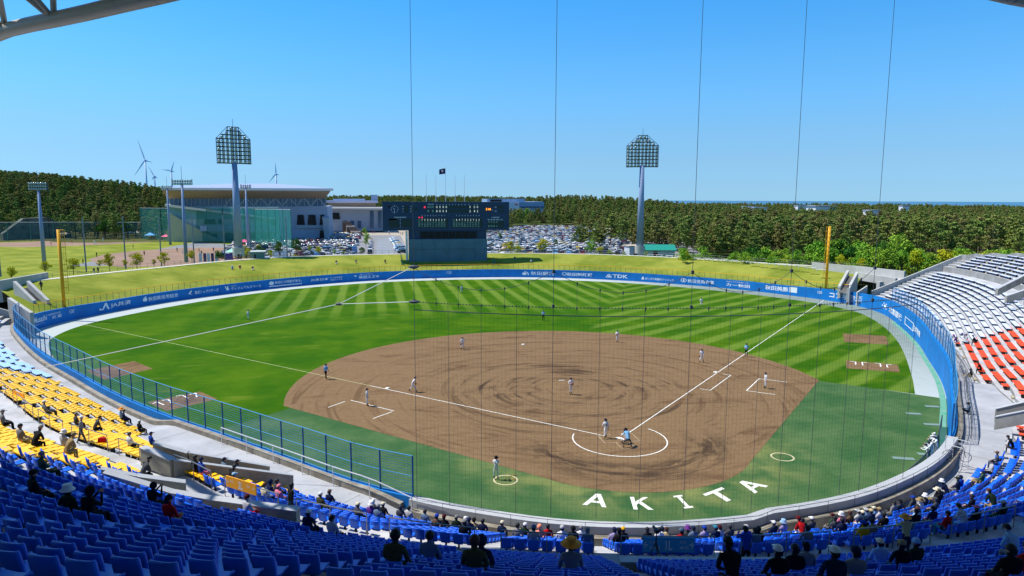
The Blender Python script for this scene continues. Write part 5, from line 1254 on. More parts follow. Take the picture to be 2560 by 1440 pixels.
# ================================================================== car park
def rect_sheet(name, pts, z, mat): return sheet(name, pts, z, mat, kind='structure')
LOTL = [(-72, 186), (-21, 186), (-29, 352), (-84, 300)]; LOTR = [(14, 184), (78, 184), (120, 250), (140, 330), (126, 420), (105, 440), (90, 440), (62, 400), (40, 330)]
rect_sheet('asphalt', [(-110, 170), (96, 170), (190, 430), (160, 520), (20, 520), (-60, 345), (-100, 300)], .02, am)
rect_sheet('plaza', [(-62, 352), (-6, 330), (30, 345), (40, 440), (-60, 440)], .04, pm); rect_sheet('pavement', [(-8, 190), (8, 190), (12, 330), (-6, 330)], .045, pm)
rect_sheet('access_road', [(-20.5, 178), (-13.5, 178), (-12, 305), (-18.5, 305)], .04, M('road grey', lin((.52, .54, .56)), .9, var=.05, scale=.1))
tyre = M('black tyre', lin((.06, .06, .06)), .8); glas = M('car window glass', lin((.09, .11, .14)), .08, spec=.8); lampm = M('red tail lamp', lin((.6, .05, .05)), .3); trim = M('car trim', lin((.12, .12, .13)), .5)
carc = [('white', (.92, .92, .92)), ('white', (.9, .9, .9)), ('silver', (.7, .72, .74)), ('white', (.90, .90, .90)), ('white', (.86, .87, .88)), ('silver', (.62, .64, .66)), ('black', (.05, .055, .06)), ('white', (.88, .88, .86)), ('dark blue', (.08, .13, .26)), ('silver', (.55, .58, .62)), ('white', (.9, .9, .9)), ('pearl', (.80, .80, .76)), ('grey', (.28, .30, .32)), ('red', (.55, .07, .08)), ('light blue', (.40, .62, .80)), ('white', (.92, .92, .92)), ('black', (.07, .07, .08)), ('dark red', (.30, .05, .08)), ('yellow', (.85, .72, .12))]
carm = {}
for n_, c in carc: carm.setdefault(n_, M('car paint '+n_, lin(c), .22, spec=.6)); carm[n_].node_tree.nodes['Principled BSDF'].inputs['Coat Weight'].default_value = .6
def car_body(prof, W, L, wheels, glassz):
    """prof: side outline (y along the car, z), as lofted shell narrower at the roof"""
    mb = MB(); P = []; n = len(prof)
    for sx in (-1, 1):
        for y, z in prof: w = W/2*(1-.16*max(0, (z-glassz[0]))/max(.1, (glassz[1]-glassz[0]))) if z > glassz[0] else W/2; P.append((sx*w, y, z))
    F = [tuple(range(n)), tuple(range(2*n-1, n-1, -1))]+[(i, n+i, n+(i+1) % n, (i+1) % n) for i in range(n)]
    mb.add(P, F, 0)
    for y in wheels:
        for sx in (-1, 1): mb.tube((sx*(W/2-.16), y, .30), (sx*(W/2+.01), y, .30), .30, 10, 1)
    for sx in (-.36, .36): mb.box((sx*W, L/2-.02, .68), (.18*W, .06, .14), 2); 
    return mb
def glass_body(roof, W, zlo, zhi):
    """side windows and screens slightly proud of the cabin: roof = [(y0 low,y0 high),(y1 low,y1 high)]"""
    (a0, a1), (b0, b1) = roof; mb = MB(); wl_, wh = W/2*.995+.012, W/2*.86+.012
    for sx in (-1, 1):
        mb.add([(sx*wl_, a0+.22, zlo), (sx*wl_, b0-.22, zlo), (sx*wh, b1-.18, zhi), (sx*wh, a1+.18, zhi)], [(0, 1, 2, 3) if sx > 0 else (3, 2, 1, 0)])
    mb.add([(-wl_*.9, a0-.03, zlo), (wl_*.9, a0-.03, zlo), (wh*.9, a1-.04, zhi), (-wh*.9, a1-.04, zhi)], [(0, 1, 2, 3)])
    mb.add([(-wl_*.9, b0+.03, zlo), (wl_*.9, b0+.03, zlo), (wh*.9, b1+.04, zhi), (-wh*.9, b1+.04, zhi)], [(3, 2, 1, 0)])
    return mb
CT = []
sed = [(-2.2, .35), (2.15, .35), (2.2, .72), (1.95, .92), (1.0, .98), (.35, 1.42), (-1.1, 1.44), (-1.75, 1.0), (-2.15, .92)]
hat = [(-1.85, .35), (1.8, .35), (1.85, .75), (1.6, 1.0), (1.0, 1.08), (.45, 1.52), (-1.5, 1.55), (-1.82, 1.05)]
van = [(-2.2, .35), (2.15, .35), (2.2, .8), (1.95, 1.1), (1.35, 1.2), (.85, 1.78), (-1.9, 1.84), (-2.18, 1.2)]
kei = [(-1.6, .35), (1.6, .35), (1.66, .8), (1.45, 1.1), (1.2, 1.15), (.85, 1.70), (-1.4, 1.74), (-1.6, 1.1)]
bus = [(-3.1, .4), (3.1, .4), (3.2, 1.2), (3.0, 2.1), (2.6, 2.5), (-2.9, 2.55), (-3.1, 2.1)]
for nm, pr, W, L, wh, gz, rf in (('sedan', sed, 1.72, 4.4, (-1.35, 1.35), (.95, 1.44), ((-1.75, -1.15), (1.0, .42))), ('hatchback', hat, 1.68, 3.7, (-1.15, 1.15), (1.05, 1.55), ((-1.8, -1.52), (1.02, .50))), ('minivan', van, 1.76, 4.4, (-1.4, 1.4), (1.15, 1.84), ((-2.15, -1.95), (1.38, .92))), ('small van', kei, 1.5, 3.2, (-1.05, 1.05), (1.08, 1.74), ((-1.58, -1.42), (1.24, .90))), ('minibus', bus, 2.1, 6.2, (-1.9, 2.0), (1.2, 2.55), ((-3.08, -2.95), (3.02, 2.66)))):
    CT.append((nm, car_body(pr, W, L, wh, gz).mesh('car_body', [carm['white'], tyre, lampm]), glass_body(rf, W, gz[0]+.06, gz[1]-.1).mesh('windows', [glas])))
cars = []; crng = random.Random(5)
def lot(poly, rz, pitch, rowsp, skip=lambda x, y: False):
    c, s = math.cos(rz), math.sin(rz); cx, cy = np.mean([p[0] for p in poly]), np.mean([p[1] for p in poly])
    for j in range(-40, 40):
        yy = j*rowsp+(2.4 if j % 2 else 0)
        for i in range(-70, 70):
            xx = i*pitch; x, y = cx+xx*c-yy*s, cy+xx*s+yy*c
            if not pip((x, y), poly) or skip(x, y) or crng.random() < .05: continue
            q_ = prj((x, y, .8))
            if not (-20 < q_[0] < 2580) or q_[1] < 500: continue
            cars.append((q_[2], x+crng.uniform(-.15, .15), y+crng.uniform(-.3, .3), rz+math.pi/2*0+(math.pi if crng.random() < .4 else 0)+crng.uniform(-.03, .03), q_[0]))
lot(LOTL, R_(18), 2.55, 6.4, lambda x, y: x > -28); lot(LOTR, R_(-24), 2.5, 5.9)
for i in range(11): cars.append((250, -10.3-.1*i, 205+i*8.2, R_(100), 980)); cars.append((250, -10.5-.1*i, 209+i*8.2, R_(100), 980))
for i in range(9): cars.append((250, -22.0, 203+i*9.5+crng.uniform(-1, 1), R_(0), 940))
cars.sort(key=lambda c: prj((c[1], c[2], 0))[2]); ind, rest = cars[:292], cars[292:]; made = []
for k, (d, x, y, rz, px) in enumerate(ind):
    ty = crng.choices(range(5), [22, 26, 24, 26, 2])[0]; cn = crng.choice(carc)[0]; nm, bme, gme = CT[ty]
    if k in (3, 5, 9): ty = 4; nm, bme, gme = CT[4]
    r = link('parked_car', bme, None, (x, y, .03), rz, category='car' if ty < 4 else 'minibus', group='cars parked beyond the outfield'); link('windows', gme, r)
    r.material_slots[0].link = 'OBJECT'; r.material_slots[0].material = carm[cn]; made.append((r, cn, nm, x))
by = {}
for r, cn, nm, x in made: by.setdefault((cn, nm, x < 0), []).append(r)
for (cn, nm, lf), L_ in by.items(): series(L_, cn+' '+nm+' '+('left' if lf else 'right')+' of the scoreboard, %s such from the left')
if rest:
    CJ = joinmesh([CT[1][1], CT[1][2]], 'car'); mats = [carm[n_] for n_, c in carc]+[tyre, lampm, glas]
    # body slot 0 -> random paint, other slots -> fixed
    base = CJ; mi = [0]*len(base.polygons); base.polygons.foreach_get('material_index', mi); nb = len(carc); mp = {0: 0, 1: nb, 2: nb+1, 3: nb+2}; base.polygons.foreach_set('material_index', [mp[m_] for m_ in mi])
    stamp('parked_cars', base, [(c[1], c[2], .03, c[3], 1., crng.randrange(nb)) for c in rest], mats, kind='stuff', label='farther cars packed together at the back of the car parks', category='cars')
# ================================================================== practice ground on the left
prg = bm
rect_sheet('practice_grass', [tuple(at(x, y, 0)[:2]) for x, y in ((-60, 606), (330, 594), (560, 606), (660, 640), (560, 668), (300, 690), (0, 712), (-60, 716))], .01, bm)
pdm = M('practice field clay', lin((.60, .49, .41)), .95, c2=lin((.52, .42, .34)), scale=.12)
rect_sheet('practice_dirt', [tuple(at(x, y, 0)[:2]) for x, y in ((222, 648), (262, 636), (330, 628), (420, 622), (500, 619), (600, 620), (650, 632), (620, 655), (520, 662), (400, 666), (300, 668), (245, 660))], .03, pdm)
rect_sheet('practice_dirt', [tuple(at(x, y, 0)[:2]) for x, y in ((-40, 608), (60, 605), (200, 600), (330, 594), (430, 597), (370, 606), (230, 613), (60, 618), (-40, 616))], .03, pdm)
rect_sheet('lawn', [tuple(at(x, y, 0)[:2]) for x, y in ((425, 599), (640, 599), (690, 616), (640, 624), (560, 610))], .06, bm)
pst = M('grey net post', lin((.50, .53, .55)), .5, metal=.2); pp = []
def post(px, py, z, topy, r=.18, mat=None, name='net_post', **kw):
    b = at(px, py, z); H = 1.
    for h in np.arange(1, 40, .2):
        if prj(b+[0, 0, h])[1] <= topy: H = h; break
    return MB().tube((0, 0, 0), (0, 0, H), r, 7, r2=r*.8).build(name, mat or pst, loc=b, **kw), b, H
for px, by_, ty_ in ((2, 692, 620), (216, 680, 544), (315, 672, 541), (404, 666, 541), (486, 660, 538), (563, 656, 537), (627, 650, 536), (718, 646, 540)):
    o_, b, H = post(px, by_, 2.0, ty_); tag(o_, None, 'post', 'tall net posts behind the left bank'); pp.append(o_)
series(pp, 'tall grey net post behind the left bank, %s from the left')
def small_light(px, py, z, ty_, W, rows, n_, lab):
    b = at(px, py, z); H = 10
    for h in np.arange(2, 45, .2):
        if prj(b+[0, 0, h])[1] <= ty_: H = h; break
    r = empty('floodlight_pole', b, R_(-10), label=lab, category='light pole'); MB().tube((0, 0, 0), (0, 0, H-.8), .55, 12, r2=.32).build('column', twm, r, smooth=True); fb = MB(); lm_ = MB().ball((0, 0, 0), .34, 0, 8, 4, (1, .6, 1)).mesh('lamp', [lmp], True)
    for k in range(rows):
        z_ = H-.9+k*.75; fb.box((0, 0, z_-.3), (W, .5, .12))
        for i in range(n_): link('lamp', lm_, r, (-W/2+W*(i+.5)/n_, -.3, z_))
    for x in (-W/2, 0, W/2): fb.box((x, .1, H-.4), (.12, .3, rows*.75))
    fb.build('frame', frm, r); MB().tube((0, 0, H), (0, 0, H+4), .05, 4).build('lightning_rod', frm, r)
small_light(112, 668, 1., 466, 5.0, 3, 8, 'grey floodlight pole of the practice ground at the far left')
small_light(466, 655, 2., 452, 5.6, 2, 8, 'blue grey floodlight pole of the practice ground left of the big tower')
small_light(426, 612, 0., 466, 4.0, 2, 5, 'thinner floodlight pole before the left corner of the gymnasium')
small_light(621, 622, 0., 464, 4.0, 2, 5, 'floodlight pole before the gymnasium just right of the big tower')
def netwall(pts, topy, lab, posts=True, mat=None, n_=10):
    P = [at(x, y, 0) for x, y in pts]; r = empty('practice_net', P[0], label=lab, category='net'); o = P[0]
    Z = []
    for p in P:
        for h in np.arange(1, 40, .25):
            if prj(p+[0, 0, h])[1] <= topy: Z.append(h); break
    for (a, za), (b, zb) in zip(zip(P[:-1], Z[:-1]), zip(P[1:], Z[1:])):
        mb = MB(); wallbox(mb, (a-o)[:2], (b-o)[:2], 0, za, 0, zb, .05); mb.build('net_sheet', mat or teal, r)
        k = max(1, int(np.linalg.norm(b-a)/8)); 
        if posts:
            for i in range(k+1): c = a+(b-a)*i/k-o; MB().tube(c, c+[0, 0, za+(zb-za)*i/k], .16, 6).build('post', tealp, r)
        MB().tube(a-o+[0, 0, za], b-o+[0, 0, zb], .08, 5).build('top_cable', steel_l, r)
teal2 = glassy('faint green net', lin((.20, .42, .44)), .2)
teal3 = glassy('see-through green net', lin((.20, .60, .55)), .26)
netwall([(355, 598), (405, 600), (560, 606), (700, 616)], 521, 'high green practice net standing before the gymnasium', True, teal3); netwall([(640, 612), (730, 628)], 524, 'green net panel before the right part of the gymnasium', True, teal3)
netwall([(-40, 606), (190, 600), (290, 596), (355, 598)], 556, 'faint green practice net along the foot of the ridge', True, teal2)
rk = M('grey retaining rock', lin((.46, .47, .43)), .9, c2=lin((.26, .29, .25)), scale=.3, bump=.6)
P = [at(x, y, 0) for x, y in ((22, 599), (50, 598), (165, 594))]; tops = [(45, 553), (70, 550), (150, 543)]; V = []
mb = MB()
Pb = [at(5, 600, 0), at(60, 598, 0), at(120, 596, 0), at(172, 593, 0)]; Zt = [3., 10.0, 10.5, 2.]
for i in range(3): wallbox(mb, (Pb[i]-Pb[0])[:2], (Pb[i+1]-Pb[0])[:2], -1, Zt[i], -1, Zt[i+1], 4.)
mb.build('retaining_slope', rk, loc=Pb[0], label='dark grey stone retaining slope at the foot of the left ridge', category='retaining wall')
# tents, banners, huts
def tent(px, py, w, c, lab, h=2.2):
    p = at(px, py, 0); r = empty('tent', p, label=lab, category='tent'); m_ = M('tent cloth '+lab[:12], lin(c), .8); t_ = MB()
    t_.add([(-w/2, -w/2, h), (w/2, -w/2, h), (w/2, w/2, h), (-w/2, w/2, h), (0, 0, h+w*.28)], [(0, 1, 4), (1, 2, 4), (2, 3, 4), (3, 0, 4)]); t_.build('canopy', m_, r)
    for x in (-.48, .48):
        for y in (-.48, .48): MB().tube((x*w, y*w, 0), (x*w, y*w, h), .04, 4).build('leg', pst, r)
tent(161, 596, 4, (.90, .82, .66), 'cream pyramid tent behind the practice field'); tent(322, 592, 4, (.85, .86, .84), 'left of two pale tents by the practice field'); tent(336, 592, 4, (.86, .86, .86), 'right of two pale tents by the practice field'); tent(377, 599, 4.5, (.35, .62, .85), 'blue tent by the practice net'); tent(415, 603, 3.4, (.92, .40, .55), 'pink tent by the practice net'); tent(580, 646, 4, (.62, .85, .74), 'pale green tent at the foot of the big left tower'); tent(612, 618, 4, (.85, .35, .50), 'pink and blue tent right of the big left tower')
bn = []
for px, c in ((502, (.88, .88, .9)), (513, (.36, .30, .45)), (522, (.90, .90, .92)), (532, (.34, .26, .42)), (542, (.85, .85, .88))):
    p = at(px, 655, 2.2); o_ = MB().box((0, 0, 1.3), (.75, .05, 2.4)).tube((-.4, 0, -1), (-.4, 0, 2.6), .03, 4).build('banner', M('banner %d' % px, lin(c), .8), loc=p); tag(o_, None, 'banner', 'upright banners behind the left bank'); bn.append(o_)
series(bn, 'upright banner behind the bank left of the big tower, %s from the left')
p = at(573, 652, 2.2); tag(MB().box((0, 0, 1.2), (2.2, .08, 1.9)).build('banner', M('purple banner', lin((.45, .33, .62)), .8), loc=p), 'square purple banner left of the foot of the big tower', 'banner')
def hut(px, py, z, w, d, h, roofc, wallc, lab, gable=0, rz=0):
    p = at(px, py, z); r = empty('hut', p, rz, label=lab, category='hut'); MB().box((0, d/2, h/2), (w, d, h)).build('wall', M('hut wall '+lab[:14], lin(wallc), .85, var=.06, scale=.6), r); rf = M('hut roof '+lab[:14], lin(roofc), .6)
    if gable: MB().add([(-w/2-.5, -.6, h-.1), (w/2+.5, -.6, h-.1), (w/2+.5, d/2, h+gable), (-w/2-.5, d/2, h+gable), (w/2+.5, d+.6, h-.1), (-w/2-.5, d+.6, h-.1)], [(0, 1, 2, 3), (3, 2, 4, 5), (0, 3, 5), (1, 4, 2)]).build('roof', rf, r)
    else: MB().box((0, d/2, h+.12), (w+.8, d+.8, .22)).build('roof', rf, r)
    MB().box((-w*.2, -.03, h*.4), (w*.16, .06, h*.7)).build('door', trim, r)
hut(644, 652, 4.5, 2.9, 2.4, 2.2, (.84, .86, .84), (.36, .50, .48), 'small green shed with pale roof behind the bank')
hut(1598, 640, 1.0, 7.2, 5, 3.4, (.78, .70, .60), (.74, .76, .78), 'flat-roofed hut behind the right light tower'); hut(1652, 642, 1.0, 9.5, 7, 2.4, (.10, .55, .47), (.72, .76, .72), 'building with green gabled roof beside the right tower', 1.6, R_(-12))
# ================================================================== gymnasium and other far buildings
gl_ = M('gym window glass', lin((.20, .34, .46)), .12, spec=.7, var=.25, scale=.15); gfr = M('gym window frame', lin((.62, .68, .72)), .5); gcon = M('gym blue grey concrete', lin((.62, .67, .74)), .85, var=.08, scale=.08); sof = M('gym soffit', lin((.66, .58, .50)), .8, var=.06, scale=.05); rfm = M('gym roof metal', lin((.62, .66, .76)), .45); rfe = M('roof edge', lin((.90, .86, .82)), .6)
gym = empty('gymnasium', aty(640, 600, 290.), label='large gymnasium with sweeping flat roof and glazed upper storey', category='building'); go_ = np.array(gym.location)
def G(px, py, Y=290.): return tuple(aty(px, py, Y)-go_)
def gslab(name, P, th, mat, Y=290.): return MB().slab([G(*(p if len(p) == 3 else (p[0], p[1], Y))) for p in P], th).build(name, mat, gym)
gslab('upper_glass', [(424, 516), (815, 515), (813, 493), (416, 493)][::1], .4, gl_)
for i in range(37):
    x = 424+391*i/36; gslab('mullion', [(x-.5, 516, 289.8), (x+.6, 516, 289.8), (x+.6, 493, 289.8), (x-.5, 493, 289.8)], .3, gfr)
for i in range(7):
    x = 560+i*36
    gslab('brace', [(x, 515, 289.7), (x+3, 515, 289.7), (x+21, 494, 289.7), (x+18, 494, 289.7)], .25, gfr); gslab('brace', [(x+36, 515, 289.7), (x+39, 515, 289.7), (x+21, 494, 289.7), (x+18, 494, 289.7)], .25, gfr)
gslab('soffit', [(405, 474, 278.), (826, 476, 278.), (812, 494, 290.), (418, 494, 290.)], .5, sof)
gslab('roof_edge', [(403, 474, 277.9), (833, 477, 277.9), (833, 471, 277.9), (403, 469, 277.9)], .8, rfe)
gslab('roof', [(403, 469, 278.), (833, 471, 278.), (760, 465, 318.), (690, 459, 330.), (560, 459, 330.), (440, 466, 310.)], .5, rfm)
gslab('right_wall', [(692, 606), (822, 606), (818, 516), (665, 516)], 40, gcon)
gslab('lower_wall', [(420, 604), (692, 606), (692, 548), (420, 548)], 38, M('gym pale lower wall', lin((.72, .77, .75)), .85, var=.06, scale=.1))
gslab('left_wall', [(418, 548), (692, 548, 289.), (692, 516, 289.), (418, 516)], 30, M('gym lower glass', lin((.42, .62, .66)), .25, var=.2, scale=.1))
gslab('sloping_roof', [(412, 510, 286.), (412, 516, 286.), (690, 549, 286.), (690, 545, 286.)], 4, rfe); gslab('slope_soffit', [(418, 604, 288.), (560, 604, 288.), (470, 560, 288.), (420, 530, 288.)], .4, M('gym cream wall', lin((.70, .70, .58)), .85))
gslab('canopy', [(500, 578, 286.), (690, 580, 286.), (690, 566, 286.), (500, 564, 286.)], 5, gcon)
for (x0, x1, y0, y1) in ((742, 762, 537, 562), (769, 791, 537, 562), (799, 813, 537, 562), (798, 812, 576, 600), (520, 545, 584, 602), (560, 590, 584, 602), (600, 640, 584, 602), (650, 676, 584, 602), (510, 540, 548, 560), (545, 556, 548, 560)):
    gslab('window', [(x0, y1, 289.4), (x1, y1, 289.4), (x1-3, y0, 289.4), (x0+2, y0, 289.4)], .3, blk)
gslab('ledge', [(740, 570, 289.), (812, 570, 289.), (812, 563, 289.), (740, 563, 289.)], 1., gfr); gslab('buttress', [(812, 606, 287.), (822, 606, 287.), (822, 545, 284.), (806, 545, 284.)], 3, gfr)
b2 = empty('exhibition_hall', aty(900, 580, 370.), label='grey hall with long flat white roofs between gymnasium and scoreboard', category='building'); go_ = np.array(b2.location)
def h2(name, P, th, mat, Y=370.): return MB().slab([tuple(aty(p[0], p[1], p[2] if len(p) > 2 else Y)-go_) for p in P], th).build(name, mat, b2)
h2('wall', [(815, 580), (962, 577), (962, 522), (815, 522)], 30, M('hall concrete', lin((.58, .62, .68)), .85, var=.08, scale=.06)); h2('roof', [(818, 522, 366), (962, 524, 366), (962, 519, 366), (818, 518, 366)], 34, rfe); h2('recess', [(828, 548, 369.5), (850, 548, 369.5), (848, 532, 369.5), (828, 532, 369.5)], .4, blk)
h2('upper_wall', [(820, 518, 385), (940, 518, 385), (938, 506, 385), (820, 506, 385)], 20, sof); h2('upper_roof', [(816, 507, 382), (946, 507, 382), (944, 502, 382), (816, 501, 382)], 26, rfm); h2('plant_room', [(833, 503, 392), (912, 503, 392), (912, 497, 392), (833, 497, 392)], 12, M('plant room', lin((.74, .78, .84)), .6)); h2('tower', [(928, 503, 400), (944, 503, 400), (944, 487, 400), (928, 487, 400)], 6, gcon)
for i, x in enumerate((858, 876, 894, 925, 945)): h2('window', [(x, 570, 369.6), (x+9, 570, 369.6), (x+9, 552 if i < 3 else 527, 369.6), (x, 552 if i < 3 else 527, 369.6)], .3, gl_)
st = empty('grand_stairs', aty(880, 588, 335.), label='broad brown staircase with pale side wall leading up beside the gymnasium', category='stairs'); go_ = np.array(st.location)
brn = M('brown stair brick', lin((.40, .34, .30)), .9, var=.1, scale=.3)
for i in range(18):
    u = i/17.; y0 = 592-38*u; x0 = 888-32*u; x1 = 916-42*u; Y = 325+28*u; h2z = aty(x0, y0, Y); a, b = aty(x0, y0, Y)-go_, aty(x1, y0, Y)-go_; MB().box(((a[0]+b[0])/2, a[1]+.8, a[2]/2-3), (b[0]-a[0], 1.7, abs(a[2])+6.)).build('step' if i % 6 else 'landing', brn if i % 6 else rfe, st)
fc = empty('factory', aty(1290, 540, 520.), label='pale blue grey factory block with flat roofs right of the scoreboard', category='building'); go_ = np.array(fc.location)
def f2(name, P, th, mat, Y=520.): return MB().slab([tuple(aty(p[0], p[1], p[2] if len(p) > 2 else Y)-go_) for p in P], th).build(name, mat, fc)
fw = M('factory white wall', lin((.80, .84, .88)), .7); fb_ = M('factory blue wall', lin((.52, .62, .74)), .7)
f2('wall', [(1218, 555), (1298, 553), (1298, 506), (1218, 506)], 40, fw); f2('side_wall', [(1298, 553, 521), (1362, 552, 521), (1360, 504, 521), (1298, 505, 521)], 40, fb_); f2('top_block', [(1218, 508, 525), (1312, 508, 525), (1312, 497, 525), (1218, 497, 525)], 30, fb_); f2('roof_plant', [(1226, 504, 524), (1254, 504, 524), (1254, 499, 524), (1226, 499, 524)], 1, blk)
for y in (516, 530, 543):
    for i in range(6): f2('window', [(1302+i*10, y+4, 520.5), (1310+i*10, y+4, 520.5), (1310+i*10, y, 520.5), (1302+i*10, y, 520.5)], .3, gl_)
me, V = text_mesh('APP', 1., .02); a, b = aty(1287, 514, 519.5)-go_, aty(1295, 509, 519.5)-go_
xa, xb, ya, yb = V[:, 0].min(), V[:, 0].max(), V[:, 1].min(), V[:, 1].max(); V2 = np.stack([a[0]+(V[:, 0]-xa)/(xb-xa)*(b[0]-a[0]), np.full(len(V), a[1]), a[2]+(V[:, 1]-ya)/(yb-ya)*(b[2]-a[2])], 1); me.vertices.foreach_set('co', V2.ravel()); me.materials.clear(); me.materials.append(M('red sign letters', lin((.75, .10, .18)), .6)); link('sign_lettering', me, fc)
fw2 = M('far house white', lin((.84, .86, .88)), .7); hs = []
for (px, py, w, h, Y, c) in ((1872, 522, 10, 9, 520, 0), (1895, 524, 12, 8, 500, 0), (2052, 521, 22, 11, 560, 0), (2178, 538, 9, 17, 400, 0), (2175, 556, 12, 8, 330, 1), (2000, 520, 9, 11, 560, 0), (1440, 512, 22, 15, 700, 0), (2260, 520, 8, 9, 560, 0)):
    p = aty(px, py, Y); r = empty('house', (p[0], p[1], 0), category='house', group='houses showing through the right wood'); Z = p[2]+h*.2
    MB().box((0, 0, Z/2), (w, w*.7, max(4, Z))).build('wall', fw2, r); MB().box((0, 0, max(4, Z)/2+Z/2+.3), (w*1.1, w*.8, .6)).build('roof', M('red roof', lin((.60, .25, .20)), .8) if c else gcon, r); hs.append(r)
series(hs, 'pale house half hidden among the pines on the right, %s from the left')
# wind turbines
wtm = M('wind turbine white', lin((.80, .84, .90)), .5)
for px, py, tips, D, lab in ((363, 402, ((344, 350), (337, 438), (381, 406)), 2100., 'big white wind turbine behind the left ridge'), (428, 428, ((435, 404), (405, 424), (437, 430)), 2600., 'smaller wind turbine behind the ridge left of the tower'), (690, 436, ((688, 407), (673, 455), (698, 437)), 3000., 'wind turbine rising behind the gymnasium roof'), (386, 442, ((371, 416), (380, 450), (395, 446)), 3400., 'distant wind turbine hidden behind the ridge')):
    hb = atd(px, py, D); r = empty('wind_turbine', (hb[0], hb[1], 0), label=lab, category='wind turbine'); k = D/2100.
    MB().tube((0, 0, 0), (0, 0, hb[2]), 3.2*k, 10, r2=1.9*k).build('mast', wtm, r, smooth=True); MB().box((0, 4*k, hb[2]+1), (4.2*k, 12*k, 4.5*k)).build('nacelle', wtm, r); MB().ball((0, -3*k, hb[2]+1), 2.4*k).build('hub', wtm, r)
    for tx, ty_ in tips:
        t_ = atd(tx, ty_, D)-np.array([hb[0], hb[1], 0]); h0 = np.array([0, -3*k, hb[2]+1]); d_ = t_-h0; n_ = np.cross(d_, [0, 1, 0]); n_ /= np.linalg.norm(n_)
        m1 = h0+d_*.22; P = [h0-n_*1.0*k, m1-n_*2.3*k, t_-n_*.3*k, t_+n_*.3*k, m1+n_*1.3*k, h0+n_*1.0*k]; MB().slab([tuple(p) for p in P], .9*k).build('blade', wtm, r)
# ================================================================== people
import bmesh
SKIN = M('skin', lin((.78, .58, .46)), .6, spec=.3); HAIRB = M('black hair', lin((.07, .06, .06)), .6, spec=.4); HAIRG = M('grey hair', lin((.52, .51, .50)), .7); HAIRR = M('brown hair', lin((.30, .16, .10)), .6)
CLO = dict(white=(.88, .88, .87), gray=(.50, .50, .50), lightgray=(.70, .70, .71), darkgray=(.27, .28, .30), black=(.10, .10, .115), navy=(.11, .15, .26), blue=(.10, .25, .62), lightblue=(.58, .72, .84), red=(.72, .08, .10), darkred=(.38, .06, .08), pink=(.86, .48, .58), salmon=(.95, .58, .45), purple=(.42, .22, .52), lavender=(.62, .58, .72), olive=(.30, .29, .18), green=(.22, .34, .26), darkgreen=(.10, .17, .12), beige=(.74, .66, .50), khaki=(.58, .50, .36), brown=(.40, .31, .24), yellow=(.88, .66, .08), cream=(.86, .82, .70), maroon=(.30, .08, .10), denim=(.24, .32, .44), umpire=(.50, .72, .88), straw=(.90, .58, .22), teal=(.18, .50, .58), bluegray=(.38, .46, .55), orange=(.9, .4, .12), uniform=(.90, .90, .90))
def C_(n):
    return M('cloth '+n, lin(CLO[n]), .85, var=.10, scale=9, spec=.15)
BON = [('pelvis', 'waist', 't'), ('waist', 'chest', 't'), ('chest', 'neck', 't'), ('neck', 'jaw', 's'), ('jaw', 'head', 's'), ('head', 'crown', 's'), ('head', 'nose', 's'), ('head', 'earl', 's'), ('head', 'earr', 's')]
for s_ in 'lr':
    BON += [('chest', 'sh'+s_, 't'), ('sh'+s_, 'el'+s_, 'u'), ('el'+s_, 'wr'+s_, 'f'), ('wr'+s_, 'pa'+s_, 's'), ('pelvis', 'hi'+s_, 'p'), ('hi'+s_, 'kn'+s_, 'p'), ('kn'+s_, 'sk'+s_, 'p'), ('sk'+s_, 'an'+s_, 'k'), ('an'+s_, 'to'+s_, 'b')]
    for k in range(5): BON += [('pa'+s_, 'f%d%sa' % (k, s_), 's'), ('f%d%sa' % (k, s_), 'f%d%sb' % (k, s_), 's')]
RAD = dict(pelvis=.135, waist=.125, chest=.145, neck=.06, jaw=.068, head=.088, crown=.062, nose=.012, ear=.014, sh=.075, el=.047, wr=.030, pa=.034, hi=.092, kn=.062, sk=.05, an=.042, to=.038)
